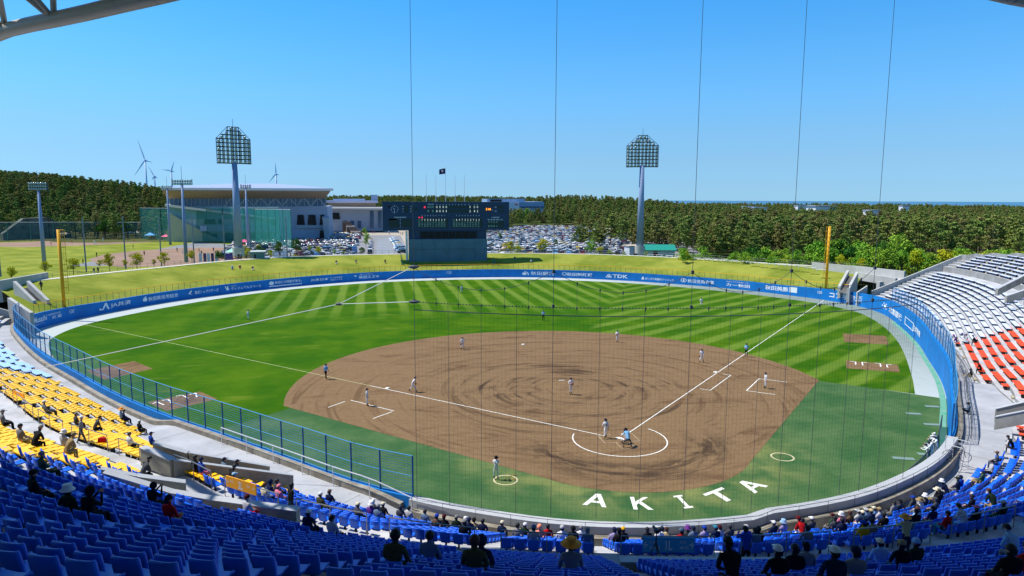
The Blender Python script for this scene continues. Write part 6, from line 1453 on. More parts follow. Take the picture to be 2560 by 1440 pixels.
def person_mesh(name, J, sleeve=True, socks=False):
    """J: joints -> position; one continuous skinned body with five-fingered hands"""
    J = {k: Vector(v) for k, v in J.items()}; h = J['head']; fwd = J.pop('face', Vector((0, 1, 0))).normalized(); side = fwd.cross(Vector((0, 0, 1))).normalized()
    J['jaw'] = J['neck'].lerp(h, .55)+fwd*.015; J['crown'] = h+Vector((0, 0, .07)); J['nose'] = h+fwd*.098-Vector((0, 0, .02)); J['earl'] = h-side*.088; J['earr'] = h+side*.088
    for s_ in 'lr':
        d = (J['wr'+s_]-J['el'+s_]).normalized(); J['pa'+s_] = J['wr'+s_]+d*.07; J['sk'+s_] = J['kn'+s_].lerp(J['an'+s_], .42)
        w = d.cross(Vector((0, .3, 1))); w = w.normalized() if w.length > .1 else Vector((1, 0, 0)); cu = d.cross(w).normalized(); sg = 1 if s_ == 'l' else -1
        for k, (o_, L_) in enumerate(((-.030, .058), (-.010, .068), (.010, .063), (.029, .050))):
            a = J['pa'+s_]+w*o_*sg+d*L_*.62; J['f%d%sa' % (k, s_)] = a; J['f%d%sb' % (k, s_)] = a+d*L_*.42-cu*.016
        a = J['pa'+s_]-w*.045*sg+d*.008; J['f4%sa' % s_] = a; J['f4%sb' % s_] = a+d*.034-w*.006*sg
    names = list(J); idx = {n: i for i, n in enumerate(names)}; me = bpy.data.meshes.new('sk'); me.from_pydata([J[n] for n in names], [(idx[a], idx[b]) for a, b, _ in BON], []); me.update()
    o = bpy.data.objects.new('sk', me); _ts.collection.objects.link(o); o.modifiers.new('s', 'SKIN'); su = o.modifiers.new('u', 'SUBSURF'); su.levels = 1; su.render_levels = 1
    sv = me.skin_vertices[0].data if me.skin_vertices else None
    if sv is None:
        bm_ = bmesh.new(); bm_.from_mesh(me); bm_.verts.layers.skin.verify(); bm_.to_mesh(me); bm_.free(); sv = me.skin_vertices[0].data
    for n in names:
        r = RAD.get(n) or RAD.get(n[:3]) or RAD.get(n[:2]) or .0095
        if n[0] == 'f' and n[1].isdigit(): r = .0095
        sv[idx[n]].radius = (r, r); sv[idx[n]].use_root = (n == 'pelvis')
    sv[idx['chest']].radius = (.15, .125); sv[idx['pelvis']].radius = (.14, .12)
    vl = _ts.view_layers[0]; vl.update(); out = bpy.data.meshes.new_from_object(o.evaluated_get(vl.depsgraph)); bpy.data.objects.remove(o); out.name = name
    n = len(out.polygons); C = np.empty(n*3); out.polygons.foreach_get('center', C); C = C.reshape(-1, 3); best = np.full(n, 1e9); lab = np.zeros(n, int)
    slot = dict(t=0, u=0, f=0 if sleeve else 1, s=1, p=2, k=3 if socks else 2, b=3)
    for a, b, kd in BON:
        A, B = np.array(J[a]), np.array(J[b]); ab = B-A; t_ = np.clip(((C-A)@ab)/max(1e-9, ab@ab), 0, 1); ra = RAD.get(a) or RAD.get(a[:2]) or .0095; d = np.linalg.norm(C-(A+t_[:, None]*ab), axis=1)-ra*.8; m_ = d < best; best[m_] = d[m_]; lab[m_] = slot[kd]
    out.materials.clear()
    for _ in range(4): out.materials.append(SKIN)
    out.polygons.foreach_set('material_index', lab); out.polygons.foreach_set('use_smooth', [True]*n); out.update(); return out
def J_sit(lean=0., arms='lap', knees=.42, spread=.11, head=0.):
    z = .50; y = lambda h_: lean*h_
    J = dict(pelvis=(0, 0, z+.02), waist=(0, y(.2)-.02, z+.22), chest=(0, y(.42)-.02, z+.42), neck=(0, y(.56), z+.57), head=(0, y(.7)+.03+head, z+.735))
    for s_, k in (('l', -1), ('r', 1)):
        J['sh'+s_] = (k*.185, y(.5)-.02, z+.49); J['hi'+s_] = (k*.09, .03, z-.01); J['kn'+s_] = (k*spread*1.1, knees, z+.02); J['an'+s_] = (k*spread, knees+.02, .10); J['to'+s_] = (k*spread*1.2, knees+.17, .045)
        if arms == 'lap': J['el'+s_] = (k*.25, y(.3)+.06, z+.22); J['wr'+s_] = (k*.11, y(.2)+.28, z+.13)
        elif arms == 'fold': J['el'+s_] = (k*.25, y(.3)+.10, z+.24); J['wr'+s_] = (-k*.06, y(.3)+.20, z+.28)
        elif arms == 'knees': J['el'+s_] = (k*.22, y(.3)+.18, z+.20); J['wr'+s_] = (k*.10, .38, z+.14)
        elif arms == 'up': J['el'+s_] = (k*.22, y(.4)+.16, z+.32); J['wr'+s_] = (k*.07, y(.5)+.30, z+.55)
        elif arms == 'wide': J['el'+s_] = (k*.32, y(.4)-.06, z+.25); J['wr'+s_] = (k*.30, .15, z+.06)
    return J
def J_stand(arms='down', lean=0., bend=0., step=0., spread=.10, face=(0, 1, 0)):
    hz_ = .90-bend*.4; y = lambda h_: lean*h_
    J = dict(pelvis=(0, -bend*.25, hz_), waist=(0, y(.2)-bend*.18, hz_+.20), chest=(0, y(.45)-bend*.1, hz_+.41), neck=(0, y(.6), hz_+.57-lean*.12), head=(0, y(.75)+.02, hz_+.735-lean*.2), face=face)
    for s_, k in (('l', -1), ('r', 1)):
        J['sh'+s_] = (k*.185, y(.5)-.01, hz_+.49-lean*.08); J['hi'+s_] = (k*.09, -bend*.25, hz_-.04); f = k*step
        J['kn'+s_] = (k*(spread+bend*.15), f*.5+bend*.28+abs(step)*.08, .48-bend*.08); J['an'+s_] = (k*(spread+bend*.2), f, .10+(.16*step if k < 0 else 0)); J['to'+s_] = (k*(spread+bend*.25), f+.15, .045+(.02*step if k < 0 else 0))
        sy_, sz_ = J['sh'+s_][1], J['sh'+s_][2]
        if arms == 'down': J['el'+s_] = (k*.24, sy_-.02-k*step*.3, sz_-.28); J['wr'+s_] = (k*.25, sy_+.08-k*step*.5, sz_-.53)
        elif arms == 'chest': J['el'+s_] = (k*.25, sy_+.04, sz_-.26); J['wr'+s_] = (k*.05, sy_+.24, sz_-.20)
        elif arms == 'knees': J['el'+s_] = (k*.24, sy_+.02, sz_-.25); J['wr'+s_] = (k*.20, J['kn'+s_][1]-.02, J['kn'+s_][2]+.14)
        elif arms == 'hips': J['el'+s_] = (k*.34, sy_-.08, sz_-.25); J['wr'+s_] = (k*.17, sy_+.02, sz_-.42)
        elif arms == 'reach': J['el'+s_] = (k*.26, sy_+.18, sz_-.18); J['wr'+s_] = (k*.14, sy_+.42, sz_-.12)
        elif arms == 'run': J['el'+s_] = (k*.25, sy_-.12*k-.05, sz_-.24); J['wr'+s_] = (k*.19, sy_+.16-.14*k, sz_-.28)
        elif arms == 'clap': J['el'+s_] = (k*.22, sy_+.12, sz_-.18); J['wr'+s_] = (k*.04, sy_+.26, sz_+.02)
    return J
def J_ground():
    J = dict(pelvis=(0, 0, .12), waist=(0, -.02, .33), chest=(0, .02, .53), neck=(0, .06, .68), head=(0, .10, .84))
    for s_, k in (('l', -1), ('r', 1)): J['sh'+s_] = (k*.185, .02, .60); J['hi'+s_] = (k*.09, .04, .12); J['kn'+s_] = (k*.15, .40, .42 if k < 0 else .2); J['an'+s_] = (k*.13, .62 if k < 0 else .80, .09); J['to'+s_] = (k*.13, .76 if k < 0 else .94, .08); J['el'+s_] = (k*.26, .12, .36); J['wr'+s_] = (k*.12, .34, .36)
    return J
POSE = {}
POSE['sit'] = person_mesh('seated_body', J_sit()); POSE['sitlean'] = person_mesh('seated_body', J_sit(.55, 'knees')); POSE['sitfold'] = person_mesh('seated_body', J_sit(-.08, 'fold', .44)); POSE['situp'] = person_mesh('seated_body', J_sit(.05, 'up')); POSE['sitwide'] = person_mesh('seated_body', J_sit(-.2, 'wide', .50, .16))
cr = J_sit(-.05, 'lap'); cr['knr'] = (.02, .40, .62); cr['anr'] = (-.22, .48, .46); cr['tor'] = (-.32, .56, .44); POSE['sitcross'] = person_mesh('seated_body', cr)
POSE['stand'] = person_mesh('standing_body', J_stand('down')); POSE['walk'] = person_mesh('walking_body', J_stand('down', .08, 0, .24)); POSE['rail'] = person_mesh('leaning_body', J_stand('reach', .25)); POSE['ground'] = person_mesh('sitting_body', J_ground())
POSE['field'] = person_mesh('fielder_body', J_stand('hips', .1, .15, 0, .16), False, True); POSE['pitch'] = person_mesh('pitcher_body', J_stand('chest', .0, 0, .04), False, True); POSE['ready'] = person_mesh('fielder_body', J_stand('knees', .6, .45, 0, .2), False, True); POSE['run'] = person_mesh('runner_body', J_stand('run', .35, .2, .42), False, True)
POSE['bwalk'] = person_mesh('player_body', J_stand('down', .12, .12, .26, .13), False, True); POSE['bstand'] = person_mesh('player_body', J_stand('down', .0, 0, 0, .14), False, True); POSE['clap'] = person_mesh('player_body', J_stand('clap', .0, 0, 0, .14), False, True); POSE['ump'] = person_mesh('umpire_body', J_stand('knees', .65, .38, 0, .24), False); POSE['umps'] = person_mesh('umpire_body', J_stand('chest', .0, 0, 0, .12), False); POSE['umpw'] = person_mesh('umpire_body', J_stand('down', .05, 0, .2, .1), False)
ct = J_stand('reach', .35, .95, 0, .28); ct['pelvis'] = (0, -.12, .38); ct['waist'] = (0, -.03, .56); ct['chest'] = (0, .06, .75); ct['neck'] = (0, .12, .90); ct['head'] = (0, .16, 1.05)
for s_, k in (('l', -1), ('r', 1)): ct['sh'+s_] = (k*.19, .08, .82); ct['hi'+s_] = (k*.1, -.10, .36); ct['kn'+s_] = (k*.30, .26, .46); ct['an'+s_] = (k*.24, -.02, .10); ct['to'+s_] = (k*.27, .14, .045); ct['el'+s_] = (k*.28, .24, .62); ct['wr'+s_] = ((.20 if k > 0 else -.12), .50, .66)
POSE['catch'] = person_mesh('catcher_body', ct, False, True)
HEADP = {}
for k, J in dict(sit=J_sit(), sitlean=J_sit(.55, 'knees'), sitfold=J_sit(-.08, 'fold', .44), situp=J_sit(.05, 'up'), sitwide=J_sit(-.2, 'wide', .5, .16), sitcross=cr, stand=J_stand('down'), walk=J_stand('down', .08, 0, .24), rail=J_stand('reach', .25), ground=J_ground(), field=J_stand('hips', .1, .15, 0, .16), pitch=J_stand('chest'), ready=J_stand('knees', .6, .45), run=J_stand('run', .35, .2, .42), bwalk=J_stand('down', .12, .12, .26), bstand=J_stand('down'), clap=J_stand('clap'), ump=J_stand('knees', .65, .38), umps=J_stand('chest'), umpw=J_stand('down', .05, 0, .2), catch=ct).items(): HEADP[k] = Vector(J['head'])
# head wear, modelled round the head centre, looking along +Y
def hemi(r, z0, th=(0, 1.65), sc=(1, 1, 1), seg=12, rings=5): return MB().ball((0, -.008, z0), r, 0, seg, rings, sc, th)
HW = {}
HW['hair'] = hemi(.109, .016, (0, 1.75), (.95, 1.03, .98)).add([(-.09, -.10, .02), (.09, -.10, .02), (.07, -.085, -.10), (-.07, -.085, -.10)], [(0, 1, 2, 3)]).mesh('hair', [HAIRB], True)
HW['longhair'] = hemi(.113, .012, (0, 2.2), (.98, 1.02, 1.1)).mesh('hair', [HAIRB], True)
HW['cap'] = hemi(.114, .028, (0, 1.6), (.95, 1.02, .92)).add([(-.075, .10, .045), (.075, .10, .045), (.055, .205, .025), (0, .225, .022), (-.055, .205, .025), (-.075, .10, .035), (.075, .10, .035), (.055, .205, .015), (0, .225, .012), (-.055, .205, .015)], [(0, 1, 2, 3, 4), (9, 8, 7, 6, 5), (1, 6, 7, 2), (2, 7, 8, 3), (3, 8, 9, 4), (4, 9, 5, 0)]).mesh('cap', [SKIN], True)
HW['helmet'] = hemi(.128, .02, (0, 1.75), (.95, 1.02, .98)).add([(-.08, .11, .05), (.08, .11, .05), (.05, .20, .03), (-.05, .20, .03)], [(0, 1, 2, 3), (3, 2, 1, 0)]).ball((.12, 0, -.02), .055).mesh('helmet', [SKIN], True)
def brimhat(rb, rc, hc, droop=.0):
    mb = MB(); n = 16; V = []; 
    for r, z in ((rb, .035-droop), (rc*.9, .055), (rc*.95, .055+hc), (rc*.4, .06+hc)): V += [(r*math.cos(2*math.pi*i/n), r*1.05*math.sin(2*math.pi*i/n), z) for i in range(n)]
    F = [(j*n+i, j*n+(i+1) % n, (j+1)*n+(i+1) % n, (j+1)*n+i) for j in range(3) for i in range(n)]+[tuple(range(3*n, 4*n))]; V2 = [(x*.98, y*.98, z-.012) for x, y, z in V[:2*n]]
    o_ = len(V); V += V2; F += [(o_+i, o_+n+i, o_+n+(i+1) % n, o_+(i+1) % n) for i in range(n)]; return mb.add(V, F)
HW['bucket'] = brimhat(.175, .12, .085, .04).mesh('bucket_hat', [SKIN], True); HW['straw'] = brimhat(.235, .12, .09, .015).mesh('straw_hat', [SKIN], True)
HW['hood'] = hemi(.128, .0, (0, 2.5), (.95, 1.02, 1.08), 12, 7).mesh('hood', [SKIN], True); HW['beanie'] = hemi(.116, .018, (0, 1.65), (.96, 1.04, 1.05)).mesh('beanie', [SKIN], True)
FACE = MB().ball((-.032, .080, .012), .011, 0, 6, 4).ball((.032, .080, .012), .011, 0, 6, 4).box((0, .084, -.05), (.04, .008, .008)).mesh('eyes_and_mouth', [M('dark eye', lin((.08, .05, .04)), .4)])
GLOVE = MB().ball((0, .02, 0), .11, 0, 9, 6, (1, .5, 1.1)).ball((.09, .02, .02), .05, 0, 7, 5, (1, .6, 1.2)).mesh('baseball_glove', [M('glove leather', lin((.62, .34, .18)), .6)], True)
BAT = MB().tube((0, 0, 0), (0, 0, .35), .014, 8).tube((0, 0, .35), (0, 0, .86), .016, 8, r2=.033).ball((0, 0, .86), .033).ball((0, 0, 0), .022).mesh('bat', [M('bat', lin((.80, .62, .30)), .35)], True)
HATN = dict(cap='cap', helmet='helmet', bucket='bucket hat', straw='straw hat', hood='hood', beanie='beanie', hair='hair', longhair='long hair')
people = []
def person(pos, rz, pose, top, pants, hat, hatc, shoes='white', hair=None, scale=1., num=None, glove=None, kind='spectator'):
    r = link('person', POSE[pose], None, pos, rz, category='person'); r.scale = (scale,)*3
    for i, m_ in enumerate((C_(top), SKIN, C_(pants), C_(shoes))): r.material_slots[i].link = 'OBJECT'; r.material_slots[i].material = m_
    hp = HEADP[pose]
    if hat not in ('hair', 'longhair', 'hood'): link('hair', HW['hair'], r, hp)
    h = link({'hair': 'hair', 'longhair': 'hair', 'hood': 'hood', 'cap': 'cap', 'helmet': 'helmet', 'bucket': 'bucket_hat', 'straw': 'straw_hat', 'beanie': 'beanie'}[hat], HW[hat], r, hp)
    if hat not in ('hair', 'longhair'): h.material_slots[0].link = 'OBJECT'; h.material_slots[0].material = C_(hatc)
    elif hatc in ('gray', 'brown'): h.material_slots[0].link = 'OBJECT'; h.material_slots[0].material = HAIRG if hatc == 'gray' else HAIRR
    link('eyes_and_mouth', FACE, r, hp)
    if num:
        me, V = text_mesh(num, .22, .006); V[:, 0] -= (V[:, 0].min()+V[:, 0].max())/2; cz = HEADP[pose][2]-.42; V2 = np.stack([V[:, 0], np.full(len(V), HEADP[pose][1]*.45-.17), V[:, 1]+cz], 1); me.vertices.foreach_set('co', V2.ravel()); me.materials.clear(); me.materials.append(C_('navy')); me.update(); link('number', me, r)
    people.append((r, top, hat, hatc, pose, kind)); return r
# ---------------- spectators: (px, py of the head, pose, top, trousers, head wear, its colour)
S = 'sit'; L_ = 'sitlean'; Fd = 'sitfold'; Wd = 'sitwide'; U = 'situp'; X_ = 'sitcross'
SP = [(25, 1013, S, 'gray', 'black', 'cap', 'gray'), (117, 1000, Wd, 'gray', 'darkgray', 'cap', 'white'), (187, 1032, S, 'darkgray', 'black', 'cap', 'gray'), (232, 1047, L_, 'darkgray', 'black', 'hair', 'black'), (328, 1086, S, 'white', 'black', 'cap', 'darkgray'), (318, 1007, S, 'lightblue', 'black', 'straw', 'straw'), (336, 1013, S, 'navy', 'navy', 'hair', 'black'), (382, 1027, S, 'black', 'black', 'cap', 'white'), (423, 1045, S, 'blue', 'darkgray', 'cap', 'navy'), (578, 1117, S, 'bluegray', 'darkgray', 'cap', 'navy'), (593, 1120, S, 'navy', 'white', 'cap', 'navy'),
 (50, 1065, S, 'gray', 'beige', 'hair', 'black'), (72, 1077, L_, 'black', 'black', 'hair', 'gray'), (153, 1080, S, 'lightgray', 'gray', 'bucket', 'white'), (167, 1093, L_, 'khaki', 'khaki', 'cap', 'khaki'), (98, 1135, Fd, 'green', 'darkgreen', 'cap', 'gray'), (72, 1167, S, 'black', 'black', 'cap', 'black'), (170, 1223, Wd, 'darkgreen', 'black', 'bucket', 'white'), (207, 1230, U, 'black', 'black', 'hood', 'black'), (367, 1157, L_, 'darkgray', 'black', 'hair', 'black'), (370, 1208, U, 'black', 'black', 'hood', 'black'), (421, 1253, X_, 'red', 'khaki', 'beanie', 'black'), (480, 1152, S, 'black', 'black', 'hair', 'black'), (497, 1157, S, 'blue', 'pink', 'beanie', 'navy'), (560, 1182, L_, 'black', 'black', 'hair', 'black'), (583, 1187, S, 'lightblue', 'gray', 'cap', 'lightblue'),
 (677, 1197, S, 'navy', 'navy', 'hood', 'navy'), (699, 1200, S, 'darkgray', 'black', 'hair', 'black'), (663, 1208, S, 'cream', 'black', 'hair', 'brown'), (695, 1214, S, 'pink', 'denim', 'beanie', 'pink'), (631, 1231, S, 'lightgray', 'red', 'beanie', 'maroon'), (769, 1283, S, 'navy', 'black', 'cap', 'white'), (819, 1289, S, 'lightgray', 'black', 'hair', 'black'), (796, 1234, S, 'olive', 'olive', 'cap', 'white'), (826, 1229, X_, 'navy', 'denim', 'cap', 'brown'), (897, 1260, S, 'darkgray', 'black', 'cap', 'cream'), (931, 1243, X_, 'darkgray', 'denim', 'cap', 'white'), (923, 1252, S, 'purple', 'gray', 'bucket', 'white'), (948, 1267, S, 'bluegray', 'navy', 'cap', 'gray'), (967, 1259, S, 'black', 'beige', 'cap', 'cream'), (1009, 1263, S, 'darkgray', 'black', 'hood', 'darkgray'), (1029, 1266, S, 'lightgray', 'khaki', 'hair', 'black'), (1064, 1267, S, 'bluegray', 'lightblue', 'hair', 'black'),
 (986, 1335, S, 'olive', 'black', 'longhair', 'black'), (1074, 1333, X_, 'bluegray', 'black', 'longhair', 'black'), (1106, 1278, S, 'black', 'black', 'cap', 'maroon'), (1094, 1290, S, 'brown', 'black', 'cap', 'blue'), (1139, 1283, S, 'darkgreen', 'black', 'cap', 'gray'), (1170, 1278, S, 'darkgray', 'black', 'cap', 'white'), (1178, 1279, S, 'navy', 'navy', 'cap', 'navy'), (1189, 1292, S, 'beige', 'black', 'cap', 'black'), (1213, 1293, S, 'navy', 'black', 'hair', 'black'), (1161, 1309, S, 'black', 'black', 'cap', 'gray'), (1184, 1351, S, 'olive', 'black', 'longhair', 'brown'), (1205, 1382, S, 'navy', 'navy', 'hood', 'navy'), (1262, 1290, S, 'navy', 'navy', 'cap', 'cream'), (1294, 1302, S, 'gray', 'black', 'hair', 'black'), (1311, 1305, S, 'darkgreen', 'black', 'cap', 'white'), (1328, 1324, S, 'lightgray', 'gray', 'cap', 'bluegray'), (1349, 1313, S, 'salmon', 'gray', 'hood', 'salmon'), (1364, 1298, S, 'red', 'black', 'hair', 'black'), (1413, 1294, S, 'bluegray', 'black', 'cap', 'beige'), (1411, 1312, S, 'white', 'black', 'cap', 'lightgray'), (1432, 1320, S, 'black', 'black', 'hood', 'black'), (1461, 1305, S, 'white', 'gray', 'hair', 'gray'), (1468, 1323, S, 'bluegray', 'black', 'hair', 'gray'), (1430, 1371, S, 'gray', 'beige', 'straw', 'straw'),
 (1536, 1317, S, 'lavender', 'gray', 'cap', 'navy'), (1563, 1314, S, 'black', 'black', 'cap', 'yellow'), (1550, 1329, S, 'black', 'black', 'cap', 'black'), (1616, 1315, S, 'black', 'gray', 'hair', 'black'), (1650, 1308, S, 'white', 'navy', 'cap', 'navy'), (1648, 1317, S, 'white', 'black', 'hair', 'black'), (1666, 1316, S, 'beige', 'khaki', 'hair', 'brown'), (1704, 1303, S, 'darkgray', 'gray', 'bucket', 'purple'), (1704, 1325, S, 'red', 'black', 'cap', 'bluegray'), (1737, 1309, S, 'bluegray', 'gray', 'cap', 'navy'), (1766, 1315, S, 'lavender', 'black', 'cap', 'blue'), (1794, 1319, S, 'navy', 'gray', 'cap', 'teal'), (1804, 1302, Fd, 'lightgray', 'black', 'cap', 'maroon'), (1831, 1307, S, 'darkgray', 'black', 'cap', 'darkgray'), (1870, 1317, S, 'blue', 'navy', 'cap', 'lightgray'), (1897, 1320, U, 'black', 'black', 'longhair', 'black'), (1922, 1299, S, 'navy', 'navy', 'cap', 'white'), (1895, 1338, S, 'bluegray', 'navy', 'hair', 'black'), (1838, 1385, L_, 'black', 'black', 'hair', 'black'), (1944, 1373, S, 'black', 'black', 'cap', 'white'),
 (1950, 1283, S, 'lavender', 'gray', 'bucket', 'lightblue'), (2003, 1291, S, 'black', 'white', 'hair', 'black'), (2011, 1304, L_, 'red', 'white', 'cap', 'darkred'), (2038, 1278, S, 'darkgray', 'black', 'cap', 'white'), (2066, 1271, S, 'green', 'gray', 'cap', 'darkred'), (2092, 1265, S, 'pink', 'gray', 'bucket', 'white'), (2119, 1268, S, 'brown', 'gray', 'hair', 'brown'), (2140, 1256, S, 'white', 'red', 'cap', 'white'), (2144, 1271, S, 'navy', 'lightgray', 'cap', 'cream'), (2162, 1247, S, 'lightblue', 'gray', 'cap', 'white'), (2167, 1268, S, 'navy', 'black', 'cap', 'beige'), (2191, 1265, S, 'lightblue', 'gray', 'cap', 'cream'), (2195, 1273, S, 'lightgray', 'gray', 'cap', 'khaki'), (2213, 1283, S, 'black', 'black', 'longhair', 'black'), (2104, 1295, S, 'navy', 'black', 'hair', 'black'), (2078, 1278, S, 'darkgray', 'black', 'hair', 'black'), (2164, 1297, S, 'black', 'black', 'cap', 'gray'), (2182, 1306, S, 'khaki', 'black', 'longhair', 'black'), (2150, 1314, S, 'yellow', 'denim', 'cap', 'blue'), (2021, 1324, S, 'gray', 'black', 'hair', 'black'),
 (2232, 1230, Wd, 'darkgray', 'black', 'cap', 'black'), (2240, 1240, Wd, 'gray', 'darkgray', 'hair', 'black'), (2271, 1222, Wd, 'darkgray', 'black', 'cap', 'blue'), (2321, 1195, Wd, 'black', 'khaki', 'straw', 'cream'), (2359, 1180, L_, 'navy', 'navy', 'bucket', 'white'), (2376, 1166, S, 'blue', 'navy', 'cap', 'navy'), (2399, 1197, S, 'navy', 'gray', 'cap', 'darkgreen'), (2452, 1175, X_, 'green', 'khaki', 'cap', 'blue'), (2467, 1155, X_, 'lightgray', 'black', 'cap', 'black'), (2507, 1132, S, 'darkgray', 'denim', 'cap', 'brown'), (2310, 1237, S, 'navy', 'black', 'bucket', 'white'), (2345, 1228, S, 'black', 'black', 'hair', 'black'), (2347, 1242, S, 'darkgray', 'black', 'cap', 'darkgray'), (2302, 1252, S, 'white', 'gray', 'straw', 'khaki'), (2293, 1261, S, 'black', 'black', 'hair', 'black'), (2298, 1275, S, 'black', 'black', 'hair', 'black'), (2341, 1268, S, 'navy', 'black', 'hair', 'black'), (2287, 1270, S, 'lightblue', 'gray', 'longhair', 'brown'), (2495, 1226, L_, 'darkgreen', 'khaki', 'hair', 'brown'), (2506, 1250, S, 'darkgreen', 'green', 'cap', 'lightgray'), (2427, 1244, S, 'black', 'black', 'hair', 'black'), (2432, 1268, S, 'black', 'navy', 'cap', 'pink'), (2367, 1288, X_, 'red', 'teal', 'hair', 'black'), (2416, 1278, L_, 'lightgray', 'lightblue', 'cap', 'olive'), (2287, 1301, S, 'bluegray', 'navy', 'hair', 'black'),
 (2195, 1359, S, 'lightblue', 'denim', 'cap', 'cream'), (2253, 1362, S, 'black', 'denim', 'cap', 'khaki'), (2289, 1366, S, 'darkgreen', 'black', 'beanie', 'lightblue'), (2136, 1384, Fd, 'gray', 'black', 'cap', 'navy'), (2077, 1390, S, 'navy', 'black', 'cap', 'white'), (1995, 1375, S, 'black', 'black', 'hair', 'black'), (2015, 1368, S, 'gray', 'black', 'cap', 'black'), (2538, 1371, S, 'black', 'black', 'hair', 'black'), (2552, 1391, S, 'red', 'black', 'hair', 'black'), (2552, 1330, L_, 'lightblue', 'gray', 'hair', 'black'),
 (2386, 850, L_, 'purple', 'white', 'cap', 'purple'), (2392, 858, L_, 'white', 'white', 'cap', 'purple'), (2405, 838, L_, 'white', 'white', 'cap', 'yellow'), (2413, 835, L_, 'white', 'white', 'cap', 'purple'), (2424, 836, S, 'lightgray', 'white', 'cap', 'purple'), (2452, 836, L_, 'black', 'darkgray', 'hair', 'black'), (2417, 922, L_, 'black', 'black', 'hair', 'black'), (2556, 1095, L_, 'black', 'darkgray', 'hair', 'black')]
SLP = np.array([[*q_[0]] for q_ in slots]+[[p[0], p[1], z] for dz, p, z, rz, L, sm, level, k in bench]); SLR = [q_[1] for q_ in slots]+[b[3] for b in bench]
sx, sy_, sz = prjn(SLP+np.array([0, 0, 1.27])); used = set()
for (px, py, pose, top, pants, hat, hc) in SP:
    d = np.hypot(sx-px, (sy_-py)*1.4)
    for i in np.argsort(d):
        if i not in used: break
    used.add(int(i)); person(tuple(SLP[i]), SLR[i]+random.uniform(-.18, .18), pose, top, pants, hat, hc)
# standing and walking spectators: feet spot and height of floor
for (px, py, z, rz, pose, top, pants, hat, hc) in ((205, 1112, 6.0, -70, 'walk', 'gray', 'darkgray', 'cap', 'white'), (728, 1300, 6.0, -60, 'walk', 'black', 'denim', 'longhair', 'black'), (2262, 1392, 6.0, -12, 'rail', 'beige', 'navy', 'straw', 'straw'), (1862, 1432, 7.0, -15, 'rail', 'blue', 'black', 'hair', 'black'), (104, 727, 5.05, 60, 'walk', 'navy', 'black', 'hair', 'black')):
    person(at(px, py, z), R_(rz), pose, top, pants, hat, hc)
GB = bpy.data.objects['grass_bank']; bpy.context.view_layer.update()
for (px, py, z, rz, top, pants, hat, hc) in ((600, 668, 4.2, 190, 'red', 'navy', 'cap', 'white'), (581, 670, 4.2, 190, 'lightblue', 'navy', 'cap', 'white'), (632, 671, 4.1, 190, 'black', 'white', 'cap', 'cream'), (841, 656, 4.4, 185, 'navy', 'white', 'hair', 'black'), (890, 654, 4.4, 185, 'gray', 'khaki', 'hair', 'black'), (963, 654, 4.5, 180, 'black', 'khaki', 'hair', 'black'), (1287, 646, 4.6, 180, 'black', 'lightgray', 'cap', 'white'), (1328, 653, 4.3, 180, 'white', 'navy', 'hair', 'black'), (2422, 1034, 2.85, 40, 'bluegray', 'black', 'cap', 'black'), (2428, 945, 3.2, 60, 'black', 'beige', 'hair', 'black')):
    if py < 700: hit = GB.ray_cast(Vector(CAM), Vector(ray(px, py+3)).normalized()); pos_ = hit[1] if hit[0] else at(px, py, z)
    else: pos_ = at(px, py, z)
    person(pos_, R_(rz), 'ground', top, pants, hat, hc)
for (px, py, z, rz, top, pants, hat, hc) in ((236, 688, 4.0, 80, 'black', 'white', 'cap', 'white'), (246, 686, 4.0, 80, 'navy', 'navy', 'cap', 'white'), (597, 650, 5.1, 180, 'black', 'navy', 'cap', 'cream'), (603, 650, 5.1, 180, 'bluegray', 'navy', 'cap', 'white'), (727, 644, 3.0, 90, 'darkred', 'black', 'cap', 'white')):
    person(at(px, py, z), R_(rz), 'walk', top, pants, hat, hc)
for (px, py) in ((932, 584), (937, 585), (972, 584), (974, 588), (997, 585), (1002, 587), (1006, 588), (1010, 585), (826, 562), (851, 563), (872, 580)): person(at(px, py, 0), random.uniform(0, 6), 'stand', random.choice(['red', 'navy', 'darkgray', 'black', 'white', 'bluegray']), 'navy', 'hair', 'black')
for (px, py, tp_) in ((128, 616, 'orange'), (180, 611, 'orange'), (236, 609, 'white'), (240, 613, 'white'), (258, 603, 'white'), (335, 609, 'orange'), (333, 621, 'darkgray'), (242, 643, 'black'), (208, 661, 'black'), (361, 639, 'black'), (443, 630, 'black'), (498, 632, 'black'), (534, 630, 'black'), (504, 638, 'darkgray'), (457, 637, 'white'), (462, 652, 'white')): person(at(px, py, 0), random.uniform(0, 6), 'stand', tp_, 'white' if tp_ in ('white', 'orange') else 'black', 'cap', 'black', kind='practice')
# ---------------- players and umpires
def face_to(px, py, q_): p = at(px, py); return math.atan2(-(q_[0]-p[0]), q_[1]-p[1])
HOME = (0, 0)
def player(px, py, pose, tgt=HOME, z=.02, glove=(.0, .0, .0), **kw):
    p = at(px, py, z); a = math.atan2(-(tgt[0]-p[0]), tgt[1]-p[1]); r = person(p, a, pose, kw.get('top', 'uniform'), kw.get('pants', 'uniform'), kw.get('hat', 'cap'), kw.get('hc', 'navy'), kw.get('shoes', 'black'), num=kw.get('num'), kind='player', scale=1.03); r['label'] = kw['lab']; people.pop()
    if kw.get('gl'):
        g = link('baseball_glove', GLOVE, None, Matrix.Rotation(a, 3, 'Z') @ Vector(kw['gl'])+Vector(p), a, label=kw['gll'], category='glove')
    return r
player(620, 800, 'bwalk', (30, 50), lab='left fielder in white walking on the outfield grass', gl=(-.27, .12, .88), gll='brown glove held by the left fielder')
player(1154, 733, 'field', lab='centre fielder in white standing deep before the blue wall', gl=(-.22, .12, .85), gll='brown glove of the centre fielder')
